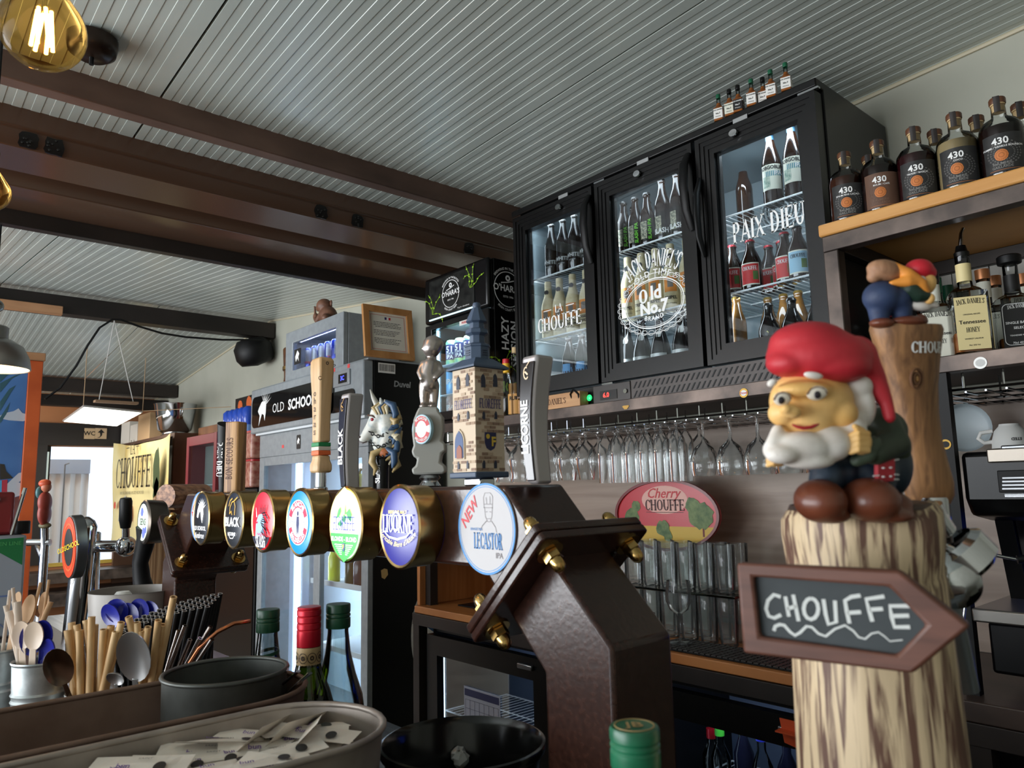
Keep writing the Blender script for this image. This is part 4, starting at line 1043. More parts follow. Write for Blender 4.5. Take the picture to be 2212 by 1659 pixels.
# ================================================================ coffee machine
cm = T('coffee_machine', 'black and steel espresso machine with blue light strip', 'coffee machine', (-.638, 1.97, .9305))
BLUE = emit('led_blue', (40, 90, 255), 4.0)
pr = [(0, .55), (0, .44), (.01, .425), (.03, .40), (.14, .385), (.48, .385), (.48, .55)]
MB().prism([(y, z) for y, z in pr], 0, .8, frame((0, 0, 0), (0, 1, 0), (0, 0, 1))).obj('top_housing', BLK, cm, bev=.012)
MB().box(.085, .8, .005, .45, .552, .562).obj('cup_tray', STEEL, cm, bev=.003)
MB().box(.06, .8, -.012, .012, .523, .555).obj('steel_band', pl('satin_steel', (150, 142, 132), .35, .9), cm, bev=.003)
MB().box(.085, .8, -.004, .02, .445, .452).obj('trim_line', CHROME, cm)
for i in range(4): MB().box(.085, .165-.008*i, -.016+.003*i, -.004, .462+i*.008, .4655+i*.008).obj('rocker_rib', STEEL, cm)
MB().box(.075, .18, -.006, .0, .455, .505).obj('rocker_recess', BLKM, cm, bev=.002)
bp_ = [(.14, .386), (.20, .19), (.48, .19), (.48, .386)]
MB().prism(bp_, .06, .8, frame((0, 0, 0), (0, 1, 0), (0, 0, 1))).obj('back_splash', pl('splash_steel', (120, 118, 122), .18, 1.0), cm)
MB().prism([(.13, .386), (.19, .18), (.48, .18), (.48, .386)], .02, .058, frame((0, 0, 0), (0, 1, 0), (0, 0, 1))).obj('side_upright', BLK, cm)
MB().tube([(.105, .142, .365), (.105, .196, .20)], .006, 8).obj('light_strip', BLUE, cm)
MB().box(.10, .5, .10, .112, .372, .382).obj('light_strip', BLUE, cm)
MB().box(0, .8, -.03, .46, .165, .195).obj('drip_tray', pl('tray_steel', (150, 146, 140), .3, .9), cm, bev=.004)
MB().box(.02, .8, .0, .45, .05, .164).obj('lower_body', BLK, cm, bev=.008)
MB().box(.10, .6, -.006, .002, .098, .102).obj('light_strip', BLUE, cm)
MB().lathe([(0, 0), (.03, 0), (.024, .012), (.022, .05), (0, .05)], 18, TR(.13, .06, 0)).obj('foot', pl('foot_steel', (170, 168, 160), .25, .9), cm)
MB().lathe([(0, 0), (.03, 0), (.024, .012), (.022, .05), (0, .05)], 18, TR(.13, .40, 0)).obj('foot', MATS['foot_steel'], cm)
MB().lathe([(.0, -.03), (.016, -.028), (.017, 0), (.019, .004), (.019, .03), (0, .03)], 16, TR(.135, .05, .375)).obj('wand_joint', BLK, cm)
MB().tube([(.135, .05, .35), (.135, .045, .325), (.12, .03, .308), (.09, .015, .305)], .010, 8).obj('wand_grip', BLKM, cm, sm=60)
MB().tube([(.09, .015, .305), (.05, -.01, .315), (.02, -.03, .305), (.005, -.045, .27), (-.01, -.06, .16), (-.012, -.062, .13)], .0042, 8).obj('steam_wand', CHROME, cm, sm=60)
cup = T('coffee_cup', 'white coffee cup turned upside down on the espresso machine', 'cup', tuple(on(2185, 968, 'Z', 1.4935)))
MB().lathe([(0, .062), (.022, .062), (.023, .058), (.024, .056), (.034, .045), (.041, .02), (.0425, 0), (.040, 0)], 28).obj('cup_body', WHITE, cup, sm=60)
MB().tube([(-.038, -.01, .018), (-.055, -.018, .016), (-.066, -.022, .028), (-.060, -.02, .042), (-.036, -.01, .046)], .0055, 8).obj('handle', WHITE, cup, sm=60)
letters('lettering', tmesh('ETED', .010, .03), INK, cup, TR(0, 0, 0), bend=.041, dx=.024, dy=.022, tilt=PI)
bw = T('frosted_dish', 'round translucent white lid leaning on the laminate panel', 'lid', tuple(on(2082, 925, 'Y', 2.30)))
MB().lathe([(0, 0), (.055, .001), (.062, .006), (.064, .03), (.066, .034)], 32, RZ(.32) @ RX(PI/2)).obj('lid', pl('frosted_plastic', (176, 186, 190), .4), bw, sm=50)
bw.location.z = on(2082, 925, 'Y', 2.30).z
MB().tube([(0, .02, .06), (0, .05, .10), (0, .14, .10)], .004, 6).obj('hook', CHROME, bw)
gr = T('bean_hopper', 'black bean hopper standing on the back of the espresso machine', 'hopper', (-.50, 2.28, 0))
gr.location = (-.47, 2.33, 1.4940)
MB().box(-.055, .055, -.06, .06, 0, .11).obj('body', BLK, gr, bev=.01)
MB().lathe([(.045, .11), (.055, .13), (.055, .185), (.05, .19), (0, .19)], 20).obj('hopper', BLKM, gr)
MB().tube([(-.04, -.066, .15), (-.038, -.07, .07), (-.036, -.066, .01)], .003, 6).obj('cord', pl('cord_beige', (176, 166, 150), .5), gr)
# ================================================================ counter-top fridge with lit header, left of the three-door fridge
of = T('counter_fridge', 'black single-door fridge with lit header and printed side panel', 'fridge', (0, 0, 0))
x0, x1, y0, y1, z0, z1 = -2.868, -2.392, 1.975, 2.44, 1.7125, 2.416
MB().box(x0, x0+.025, y0+.03, y1, z0, z1).obj('side_panel', BLK, of, bev=.004)
sd = MB().box(x1-.025, x1, y0+.03, y1, z0, z1).obj('side_panel', BLK, of, bev=.004)
MB().box(x0+.025, x1-.025, y0+.03, y1, z1-.02, z1).obj('top_panel', BLK, of)
MB().box(x0+.025, x1-.025, y0+.03, y1, z0, z0+.03).obj('floor_panel', BLK, of)
MB().box(x0+.025, x1-.025, y1-.02, y1, z0+.03, z1-.02).obj('back_panel', FIN, of)
MB().box(x0+.025, x1-.025, y0+.03, y1-.02, 2.19, 2.205).obj('inner_ceiling', FIN, of)
hd = MB().box(x0, x1, y0-.005, y0+.03, 2.195, z1).obj('header', BLK, of, bev=.012)
FL = grain('header_print', (16, 17, 16), (40, 42, 40), (30, 30, 30), .3)
MB().box(x0+.045, x1-.09, y0-.008, y0-.0055, 2.215, 2.395).obj('header_film', FL, hd)
MB().box(x0+.045, x1-.09, y0-.010, y0-.0055, 2.206, 2.212).obj('light_edge', emit('edge_light', (200, 240, 250), 1.2), hd)
def ohara(mx, s=1.0):
    m = MB()
    m.ring(ov(.070*s, .070*s, 36), ov(.067*s, .067*s, 36), 0, .0004, mx)
    put(m, tmesh("O'HARA'S", .036*s, .02, .95), mx, dy=.002*s)
    put(m, tmesh('ESTD 1996', .011*s, .01), mx, dy=-.03*s)
    put(m, tmesh('BREWING IN THE BLOOD', .0135*s, .01), mx, dy=.081*s, arc=.081*s)
    put(m, tmesh('IRISH CRAFT BEER', .0135*s, .01), mx, dy=-.081*s, arc=-.081*s)
    m.ring(ov(.012*s, .012*s, 16, cy=.044*s), ov(.005*s, .005*s, 16, cy=.044*s), 0, .0004, mx)
    stroke(m, [(-.035*s, .022*s), (.0, .028*s), (.03*s, .038*s)], .004*s, mx)
    return m
ohara(FY(-2.655, y0-.0082, 2.305), .92).obj('lettering', PRINTW, hd, sm=0)
LIME = pl('print_fresh_green', (150, 196, 40), .5)
def vine(mx, cx, cy, sc):
    m = MB()
    for k in range(4):
        a = random.uniform(.6, 2.6); pts = [(cx, cy)]
        for i in range(7):
            a += random.uniform(-.7, .7); pts.append((pts[-1][0]+sc*math.cos(a), pts[-1][1]+sc*math.sin(a)))
            if i % 2: flat(m, ov(sc*.35, sc*.22, 8, cx=pts[-1][0], cy=pts[-1][1]), mx, .0007)
        stroke(m, pts, sc*.12, mx)
    return m
vine(FY(-2.80, y0-.0082, 2.235), 0, 0, .016).obj('hop_print', LIME, hd, sm=0)
vine(FY(-2.51, y0-.0082, 2.30), 0, 0, .016).obj('hop_print', LIME, hd, sm=0)
letters('small_print', tmesh('fb ig tw  oharasbeers', .010), PRINTW, hd, FY(-2.56, y0-.0082, 2.228))
dr = MB().ring(rect(x0, x1, z0+.02, 2.188), rect(x0+.05, x1-.095, z0+.06, 2.165), 0, .03, frame((0, y0+.029, 0), (1, 0, 0), (0, 0, 1))).obj('door', BLK, of, bev=.004)
MB().box(x0+.05, x1-.095, y0+.012, y0+.016, z0+.06, 2.165).obj('pane', GLASSP, dr)
st = MB().box(-2.60, -2.492, y0-.0015, y0+.0, 2.145, 2.165).obj('brand_strip', PAPER, dr)
letters('lettering', tmesh('HUSSMANN', .014, .03), RED, st, FY(-2.546, y0-.0018, 2.155))
for k, z in enumerate((1.86, 2.0)):
    MB().box(x0+.03, x1-.03, y0+.05, y1-.03, z-.004, z).obj('shelf', pl('shelf_pale', (200, 212, 220), .35), of)
MB().box(x0+.03, x0+.042, y0+.035, y0+.05, z0+.05, 2.17).obj('led_strip', emit('led_cool', (170, 225, 255), 5.0), of)
area('counter_fridge_lamp', (-2.64, 2.04, 2.17), (-2.64, 2.2, 1.8), .35, .03, 3.2, (.7, .9, 1))
def can(label, loc, h, r, body, ink, lines, band=None, grp=None, rz=.5):
    t = T('drink_can', label, 'can', loc, rz, grp)
    MB().lathe([(0, .002), (r*.72, 0), (r*.80, .002), (r, .010), (r, h-.012), (r*.82, h-.002), (r*.80, h)], 20).obj('can_body', body, t, sm=40)
    MB().lathe([(r*.80, h), (r*.76, h+.001), (r*.74, h-.003), (0, h-.003)], 20).obj('lid', pl('can_top', (200, 204, 206), .25, .9), t)
    if band:
        MB().patch(r+.0004, band[1]*h, band[2]*h, -1.0, 1.0, 12).obj('band', band[0], t, sm=60)
    for s_, hh, zz in lines: letters('lettering', tmesh(s_, hh, .02), ink, t, Matrix(), bend=r+.0008, dy=zz*h)
    return t
NAVY = pl('print_indigo', (44, 40, 100), .4)
MINT = grain('can_mint', (70, 170, 160), (196, 226, 150), (40, 40, 26), .3, .2)
LBLUE = pl('can_sky', (110, 180, 226), .3, .2); PALEC = grain('can_rose', (150, 120, 116), (210, 190, 180), (60, 60, 60), .35, .2)
pr_ = None
for row_, (z, body, lines, ink, nm, band) in enumerate(((2.0, MINT, (('51', .04, .62), ('STATE', .014, .46), ('IPA', .026, .32)), PRINTW, 'mint green can with indigo disc', (NAVY, .22, .82)), (1.861, LBLUE, (('IPA', .034, .5),), PRINTW, 'sky blue can', None), (z0+.031, PALEC, (('IPA', .03, .5),), PRINTW, 'pale rosy can', None))):
    for k in range(5):
        x = -2.80+k*.068
        lab = '%s, %s from the left in the lit counter fridge' % (nm, ORD[k])
        if k == 0: pr_ = can(lab, (x, 2.08, z), .122 if row_ < 2 else .115, .031, body, ink, lines, band, 'cans in the lit counter fridge')
        else: dup(pr_, (x, 2.08, z), .5, lab)
mx = FX(x1+.0006, 2.25, 2.30)
ohara(frame((x1+.0006, 2.085, 2.285), (0, 1, 0), (0, 0, 1)), 1.15).obj('lettering', PRINTW, sd, sm=0)
m = MB()
put(m, tmesh('HAZY', .058, .02, .95), FX(x1+.0006, 2.065, 2.085), tilt=PI/2); put(m, tmesh('SESSION', .058, .02, .95), FX(x1+.0006, 2.118, 2.045), tilt=PI/2)
m.obj('lettering', PRINTW, sd, sm=0)
letters('lettering', tmesh('HOP', .062, .03), LIME, sd, FX(x1+.0006, 2.075, 1.85))
vine(FX(x1+.0006, 2.05, 1.93), 0, 0, .022).obj('hop_print', LIME, sd, sm=0)
# two bottles between the two fridges
p = on(1093, 775, 'Y', 2.02)
b = T('syrup_bottle', 'slim bottle with red and yellow cap beside the printed fridge', 'bottle', (p.x, 2.02, 1.7125)); h = p.z-1.7125
MB().lathe([(0, 0), (.026, 0), (.028, .004), (.028, h*.6), (.014, h*.78), (.013, h-.01), (0, h-.01)], 18).obj('glass_body', GLASSC, b, sm=50)
MB().lathe([(.0155, h-.062), (.017, h-.06), (.017, h-.022), (.016, h-.021)], 16).obj('cap_skirt', YEL, b); MB().lathe([(.016, h-.021), (.0165, h-.02), (.015, h-.002), (0, h)], 16).obj('cap', RED, b)
p = on(1112, 757, 'Y', 2.06)
b = T('spirit_bottle', 'clear corked bottle with pale orange label beside the fridge', 'bottle', (p.x, 2.06, 1.7125)); h = p.z-1.7125
MB().lathe([(0, .003), (.030, 0), (.033, .004), (.033, h*.55), (.028, h*.64), (.013, h*.75), (.012, h-.008), (.014, h-.007)], 18).obj('glass_body', GLASSC, b, sm=50)
MB().lathe([(0, .008), (.030, .008), (.030, h*.5), (0, h*.5)], 16).obj('liquid', pl('pale_spirit', (150, 110, 60), .1), b)
MB().patch(.0334, .015, .10, -1.3, 1.3, 12).obj('paper_label', pl('label_peach', (226, 168, 96), .5), b, sm=60); letters('lettering', tmesh('RUM', .022, .03), INK, b, RZ(.6), bend=.0338, dy=.08)
MB().lathe([(.013, h-.012), (.0135, h+.012), (0, h+.012)], 12).obj('cork', CORK, b)
# flat wooden box lying on the shelf in front of the control panel
bx = T('wooden_box', 'flat wooden presentation box lying under the left fridge door', 'box', (-2.03, 1.985, 1.7128), .0)
MB().box(-.17, .17, -.028, .018, 0, .055).obj('box_body', grain('box_birch', (176, 128, 84), (196, 150, 104), (4, 60, 60), .5), bx, bev=.002)
letters('lettering', smesh("JACK DANIEL'S", .022, 1, .9), pl('burnt_print', (90, 54, 30), .6), bx, FY(.02, -.0284, .028))
tag(MB().tube([(-1.90, 1.97, 1.715), (-1.905, 1.955, 1.76), (-1.885, 1.95, 1.775), (-1.865, 1.955, 1.755), (-1.87, 1.97, 1.715)], .004, 6).obj('black_cable', BLKM, sm=60), 'loop of black cable on the shelf under the left fridge door', 'cable')

# ================================================================ tall two-door fridge with black sign, mini fridge on top
GREYF = grain('fridge_grey', (136, 142, 146), (146, 152, 156), (30, 30, 30), .4, .1)
df = T('tall_fridge', 'tall grey two-door drinks fridge with black side and dark sign', 'fridge', (0, 0, 0))
x0, x1, y0, y1 = -4.78, -3.39, 1.97, 2.45
sdp = MB().box(x1-.03, x1, y0+.035, y1, .02, 2.11).obj('side_panel', BLKM, df, bev=.003)
MB().box(x0, x0+.03, y0+.035, y1, .02, 2.11).obj('side_panel', GREYF, df, bev=.003)
MB().box(x0+.03, x1-.03, y1-.03, y1, .02, 2.11).obj('back_panel', pl('fridge_inner_white', (196, 210, 220), .5), df)
MB().box(x0+.03, x1-.03, y0+.035, y1-.03, 1.68, 1.72).obj('inner_ceiling', MATS['fridge_inner_white'], df)
MB().box(x0, x1, y0, y1, 2.11, 2.118).obj('top_panel', GREYF, df)
MB().box(x0+.03, x1-.03, y0+.035, y1-.03, .02, .18).obj('floor_panel', GREYF, df)
hd = MB().box(x0-.09, x1, y0-.03, y0+.033, 1.815, 2.109).obj('header', GREYF, df, bev=.01)
gl_ = MB().prism(rrect(x0-.055, -3.70, 1.85, 2.055, .04), 0, .006, frame((0, y0-.0295, 0), (1, 0, 0), (0, 0, 1))).obj('sign_panel', pl('sign_gloss_black', (12, 12, 13), .06), hd)
MB().prism(rrect(-3.74, -3.47, 1.85, 1.965, .03), 0, .006, frame((0, y0-.0295, 0), (1, 0, 0), (0, 0, 1))).obj('sign_panel', MATS['sign_gloss_black'], hd)
letters('lettering', tmesh('OLD', .085, -.006), PRINTW, gl_, FY(-4.42, y0-.0362, 1.95)); letters('lettering', tmesh('SCHOOL', .088, .03), PRINTW, gl_, FY(-4.10, y0-.0362, 1.95))
hm = MB(); mx = FY(-4.66, y0-.0362, 1.955)
flat(hm, [(-.06, -.10), (-.045, -.03), (-.075, .0), (-.06, .02), (-.02, .055), (.03, .07), (.055, .04), (.05, -.02), (.035, -.07), (.02, -.03), (-.01, -.02), (-.035, -.06)], mx)
for i in range(7):
    a = R(20+i*16); flat(hm, [(.03+.03*math.cos(a-.1), .03+.03*math.sin(a-.1)), (.03+.03*math.cos(a+.15), .03+.03*math.sin(a+.15)), (.03+.11*math.cos(a+.1), .03+.10*math.sin(a+.1))], mx)
hm.obj('horse_emblem', PRINTW, gl_, sm=0)
dp = MB().box(-3.70, -3.52, y0-.04, y0-.0305, 1.99, 2.075).obj('display_frame', pl('satin_grey', (150, 154, 158), .35, .3), hd, bev=.003)
MB().box(-3.635, -3.545, y0-.0425, y0-.0405, 2.005, 2.055).obj('display_window', BLK, dp); letters('display_digits', tmesh('3C', .035, .02), emit('display_blue', (70, 80, 255), 2.5), dp, FY(-3.59, y0-.0430, 2.03))
for x in (-3.72, -3.555): MB().box(x, x+.025, y0-.0315, y0-.0305, 2.082, 2.103).obj('red_label', pl('label_coral', (220, 70, 70), .5), hd)
fs_ = MB().box(x0, x1-.0, y0, y0+.033, 1.655, 1.80).obj('fascia', GREYF, df, bev=.004)
MB().box(x0-.02, x1, y0-.02, y0+.033, 1.801, 1.814).obj('fascia_lip', pl('lip_white', (206, 212, 216), .4), df)
for nm, x, z, w_, h_, c in (('red_label', -4.42, 1.71, .03, .02, MATS['label_coral']), ('black_label', -4.20, 1.725, .055, .085, INK), ('green_label', -3.95, 1.73, .055, .09, PAPER), ('yellow_label', -3.62, 1.715, .04, .06, YEL)):
    s_ = MB().prism(rrect(x-w_/2, x+w_/2, z-h_/2, z+h_/2, .008), 0, .001, frame((0, y0-.0005, 0), (1, 0, 0), (0, 0, 1))).obj(nm, c, fs_)
fl('emblem', [[(-.012, -.02), (-.018, .0), (0, .022), (.016, .008), (.008, -.004), (.012, -.022), (0, -.008)]], PRINTW, fs_, FY(-4.20, y0-.0018, 1.73)); fl('emblem', [[(-.018, -.02), (.018, -.02), (.016, .01), (0, .03), (-.016, .01)]], pl('print_bottle_green', (70, 110, 84), .5), fs_, FY(-3.95, y0-.0018, 1.735))
for a, b in ((x0, x0+.07), (-3.99, -3.915), (x1-.065, x1)):
    MB().box(a, b, y0+.002, y0+.033, .06, 1.654).obj('stile', GREYF, df, bev=.003)
for a, b in ((x0+.07, -3.99), (-3.915, x1-.065)):
    MB().box(a, b, y0+.014, y0+.018, .12, 1.60).obj('pane', GLASSP, df)
    MB().box(a, b, y0+.004, y0+.033, 1.60, 1.654).obj('rail', GREYF, df); MB().box(a, b, y0+.004, y0+.033, .06, .12).obj('rail', GREYF, df)
for x in (-4.30,):
    MB().box(x-.035, x+.035, y0+.06, y0+.085, .2, 1.62).obj('led_tube', emit('led_tube', (205, 230, 255), 9.0), df)
MB().box(-4.40, -4.345, y0+.05, y0+.09, .2, 1.66).obj('inner_post', pl('inner_post_white', (180, 196, 220), .4), df)
MB().box(-4.25, -4.22, y0+.05, y0+.09, .2, 1.66).obj('inner_post', MATS['inner_post_white'], df)
for z in (.55, .9, 1.12, 1.4):
    MB().box(-4.2, x1-.05, y0+.10, y1-.04, z-.006, z).obj('shelf', WIREW, df)
    MB().box(-4.2, x1-.05, y0+.09, y0+.10, z-.006, z+.022).obj('shelf_lip', WIREW, df)
area('tall_fridge_lamp', (-3.75, 2.05, 1.64), (-3.75, 2.3, 1.0), .5, .04, 7, (.85, .93, 1))
area('tall_fridge_lamp', (-4.30, 2.065, .9), (-3.9, 2.4, .9), .05, 1.2, 7, (.8, .9, 1))
for k, (x, z) in enumerate(((-3.82, 1.18), (-4.55, 1.30))): MB().prism([(0, -.035), (0, .035), (-.03*(1 if k == 0 else -1), 0)], 0, .001, FY(x+(.33 if k == 0 else 0), y0+.0135, z)).obj('red_arrow', RED, df)
jar_m = pl('pickle_green', (120, 130, 60), .2); jar_o = pl('juice_orange', (196, 120, 50), .2)
for k in range(4):
    j = T('preserve_jar', 'glass jar of pale preserve, %s on the upper shelf of the tall fridge' % ORD[k], 'jar', (-3.86+k*.115, 2.17, 1.4005), 0, 'jars in the tall fridge')
    MB().lathe([(0, .002), (.045, 0), (.05, .006), (.05, .13), (.04, .15), (.04, .17)], 18).obj('jar_body', GLASSC, j); MB().lathe([(0, .006), (.046, .006), (.046, .12), (0, .12)], 16).obj('contents', jar_m, j)
    MB().lathe([(.042, .152), (.043, .175), (0, .176)], 18).obj('lid', CAPW, j)
for k in range(5):
    c_ = (pl('bottle_forest', (30, 70, 40), .15), pl('bottle_dark_blue', (40, 44, 60), .15), jar_o, MATS['bottle_forest'], jar_o)[k]
    nmc = ('green', 'dark', 'orange', 'deep green', 'amber')[k]
    j = T('juice_bottle', '%s juice bottle with red cap, %s in the tall fridge' % (nmc, ORD[k]), 'bottle', (-3.90+k*.1, 2.16, .9005), 0, 'juice bottles in the tall fridge')
    MB().lathe([(0, 0), (.034, 0), (.036, .005), (.036, .12), (.018, .165), (.016, .185)], 16).obj('bottle_body', c_, j); MB().lathe([(.018, .18), (.019, .182), (.019, .205), (0, .206)], 14).obj('cap', CAPR, j)
jl = T('juice_bottle', 'lime yellow juice bottle beside the light tube in the tall fridge', 'bottle', (-4.10, 2.16, .9005))
MB().lathe([(0, 0), (.034, 0), (.036, .005), (.036, .14), (.018, .19), (.016, .21)], 16).obj('bottle_body', pl('juice_lime', (196, 206, 60), .2), jl); MB().lathe([(.018, .2), (.019, .205), (.019, .23), (0, .231)], 14).obj('cap', CAPR, jl)
fp = T('food_packet', 'transparent tray of pale food on the middle shelf of the tall fridge', 'packet', (-3.70, 2.2, 1.1205)); MB().box(-.2, .2, -.1, .1, 0, .12).obj('packet', pl('packet_beige', (196, 176, 160), .5), fp, bev=.02)
letters('lettering', tmesh('Duvel', .045, .03), pl('print_foil', (150, 152, 152), .4), sdp, FX(x1+.0006, 2.18, 1.99), shear=.1)
bcd = MB().box(x1+.0004, x1+.001, 2.03, 2.135, 2.045, 2.098).obj('barcode_label', PAPER, sdp)
m = MB()
for i in range(22): m.box(x1+.001, x1+.0013, 2.036+i*.0044, 2.036+i*.0044+random.choice((.0012, .0022)), 2.055, 2.092)
m.obj('barcode', INK, bcd)['kind'] = 'stuff'
# logo scraps on the black side
fl('sticker_scrap', [[(-.02, .02), (0, .028), (.018, .022), (.022, -.005), (.002, -.026), (-.016, -.016)]], pl('scrap_cream', (206, 172, 110), .6), sdp, FX(x1+.0008, on(830, 1240, 'X', x1).y, on(830, 1240, 'X', x1).z))
q = on(893, 1375, 'X', x1)
fl('round_logo', [ov(.115, .24, 36)], PRINTW, sdp, FX(x1+.0006, q.y+.10, q.z)); fl('round_logo', [ov(.10, .22, 36)], pl('print_steel_blue', (44, 84, 130), .5), sdp, FX(x1+.001, q.y+.105, q.z+.005))
fl('round_logo', [[(-.04, .05), (.1, -.05), (.09, -.15), (.02, -.2), (-.08, -.1)]], PRINTW, sdp, FX(x1+.0014, q.y+.105, q.z))
q = on(895, 1250, 'X', x1)
m = MB(); m.ring([(-.03, .13), (.10, .16), (.10, -.10), (-.03, -.12)], [(-.02, .11), (.09, .14), (.09, -.08), (-.02, -.10)], 0, .0006, FX(x1+.0004, q.y+.05, q.z)); m.obj('shield_logo', PRINTW, sdp)
fl('shield_logo', [[(.0, .10), (.085, .125), (.085, -.02), (.0, -.05)]], RED, sdp, FX(x1+.0006, q.y+.05, q.z)); fl('shield_logo', [[(.03, .06), (.06, .07), (.07, .02), (.055, -.02), (.035, 0)]], YEL, sdp, FX(x1+.001, q.y+.05, q.z))
# mini fridge
mf = T('mini_fridge', 'small grey glass-fronted fridge of blue cans on the tall fridge', 'fridge', (0, 0, 0))
mx0, mx1, my0, my1, mz0, mz1 = -4.42, -3.67, 1.975, 2.34, 2.1185, 2.425
MB().box(mx0, mx0+.02, my0+.03, my1, mz0, mz1).obj('side_panel', GREYF, mf, bev=.004); MB().box(mx1-.02, mx1, my0+.03, my1, mz0, mz1).obj('side_panel', GREYF, mf, bev=.004)
MB().box(mx0+.02, mx1-.02, my0+.03, my1, mz1-.02, mz1).obj('top_panel', GREYF, mf); MB().box(mx0+.02, mx1-.02, my0+.03, my1, mz0, mz0+.03).obj('floor_panel', GREYF, mf)
MB().box(mx0+.02, mx1-.02, my1-.02, my1, mz0+.03, mz1-.02).obj('back_panel', pl('fridge_inner_lilac', (150, 156, 190), .5), mf)
md = MB().ring(rect(mx0, mx1, mz0, mz1), rect(mx0+.10, mx1-.09, mz0+.055, mz1-.075), 0, .03, frame((0, my0+.029, 0), (1, 0, 0), (0, 0, 1))).obj('door', GREYF, mf, bev=.004)
MB().box(mx0+.10, mx1-.09, my0+.012, my0+.015, mz0+.055, mz1-.075).obj('pane', GLASSP, md)
m = MB()
for i in range(18): m.box(mx0+.13+i*.028, mx0+.145+i*.028, my0+.032, my0+.042, mz1-.072, mz1-.062)
m.obj('led_row', emit('led_lilac', (190, 200, 255), 8.0), mf)['kind'] = 'stuff'
area('mini_fridge_lamp', (-4.05, my0+.05, mz1-.08), (-4.05, 2.2, 2.15), .5, .02, 1.6, (.7, .75, 1))
CANB = pl('can_blue', (24, 48, 150), .25, .5); CANS = pl('can_silver', (176, 182, 196), .25, .7)
for k in range(6):
    lab = 'slim blue and silver can, %s from the left in the mini fridge' % ORD[k]
    if k == 0:
        c0 = can(lab, (mx0+.16, my0+.09, mz0+.0305), .165, .033, CANB, RED, (('energy', .018, .45),), (CANS, .45, .92), 'cans in the mini fridge')
    else: dup(c0, (mx0+.16+k*.085, my0+.09, mz0+.0305), .5+k*.3, lab)
lb = MB().box(-4.29, -4.20, my0-.002, my0-.001+.001, 2.205, 2.30).obj('black_label', INK, md); fl('emblem', [[(-.02, -.035), (-.03, .0), (0, .036), (.026, .012), (.014, -.006), (.02, -.036), (0, -.012)]], PRINTW, md, FY(-4.245, my0-.0025, 2.255))
# carved monkey on the mini fridge
mk_ = T('monkey_figure', 'small brown carved monkey sitting on top of the mini fridge', 'figurine', (-4.02, 2.06, 2.4255), -.3)
WOODC = grain('carved_wood', (96, 62, 46), (120, 82, 62), (10, 10, 40), .5)
blob('body', [('e', (0, 0, .05), (.075, .055, .06)), ('e', (-.02, -.02, .115), (.05, .048, .045)), ('e', (-.055, -.045, .108), (.026, .022, .022)), ('t', [(-.02, -.03, .07), (-.08, -.05, .03), (-.125, -.05, .055)], [.022, .018, .018]), ('e', (-.13, -.052, .07), (.022, .018, .024)), ('t', [(-.135, -.055, .085), (-.14, -.058, .135)], [.008, .007]), ('t', [(.0, .0, .03), (.085, -.03, .02)], [.03, .024])], WOODC, mk_, .005, 4)
MB().ell((.022, .012, .125), (.018, .008, .02)).obj('ear', WOODC, mk_, sm=60); MB().ell((-.062, .012, .125), (.012, .008, .018)).obj('ear', WOODC, mk_, sm=60)
# framed notice leaning on the tall fridge
A, B_ = on(786, 770, 'Z', 2.119), on(893, 781, 'Z', 2.119)
ux = (B_-A).normalized(); wdt = (B_-A).length
hgt = .42
up = (Vector((0, 0, 1))+ux.cross(Vector((0, 0, 1)))*(-.12)).normalized()
fm = frame(A, ux, up)
fr_ = T('framed_notice', 'printed notice in a wooden frame leaning on the tall fridge', 'frame', (0, 0, 0))
bw_ = .035
FRW = grain('frame_oak', (176, 120, 66), (198, 144, 88), (20, 20, 5), .5)
hgt = (on(793, 652, 'Y', A.y)-A).length
for nm, q in (('rail', [(0, 0), (wdt, 0), (wdt-bw_, bw_), (bw_, bw_)]), ('rail', [(0, hgt), (wdt, hgt), (wdt-bw_, hgt-bw_), (bw_, hgt-bw_)]), ('stile', [(0, 0), (0, hgt), (bw_, hgt-bw_), (bw_, bw_)]), ('stile', [(wdt, 0), (wdt, hgt), (wdt-bw_, hgt-bw_), (wdt-bw_, bw_)])):
    MB().prism(q, 0, .02, fm).obj(nm, FRW, fr_, bev=.0015)
ps = MB().box(bw_, wdt-bw_, bw_, hgt-bw_, .004, .008, fm).obj('paper', grain('notice_paper', (222, 216, 200), (232, 228, 214), (5, 5, 5), .6), fr_)
m = MB(); i0 = .012
m.ring(rect(bw_+i0, wdt-bw_-i0, bw_+i0, hgt-bw_-i0), rect(bw_+i0+.002, wdt-bw_-i0-.002, bw_+i0+.002, hgt-bw_-i0-.002), 0, .0003, fm @ TR(0, 0, .0081))
m.obj('red_border', pl('print_brick', (196, 90, 74), .6), ps)
m = MB(); y = hgt-bw_-.055; k = 0
while y > bw_+.03:
    if k % 5 == 4: y -= .012
    else:
        xx = bw_+.028+(.01 if k % 5 == 3 else 0); xe = wdt-bw_-.03-random.uniform(0, .05)
        while xx < xe:
            wl = random.uniform(.006, .02); m.box(xx, min(xx+wl, xe), y, y+.0032, 0, .0003, fm @ TR(0, 0, .0081)); xx += wl+.003
        y -= .0085
    k += 1
m.obj('printed_text', pl('print_soft_black', (70, 66, 62), .6), ps)['kind'] = 'stuff'
cxm = wdt/2
for dx, c in ((-.012, NAVY), (0, PRINTW), (.012, RED)): MB().box(cxm+dx-.006, cxm+dx+.006, hgt-bw_-.036, hgt-bw_-.022, 0, .0004, fm @ TR(0, 0, .0081)).obj('flag_mark', c, ps)
bm = T('bottle_mug', 'brown ceramic tankard squeezed beside the mini fridge', 'tankard', (-4.58, 2.12, 2.1185))
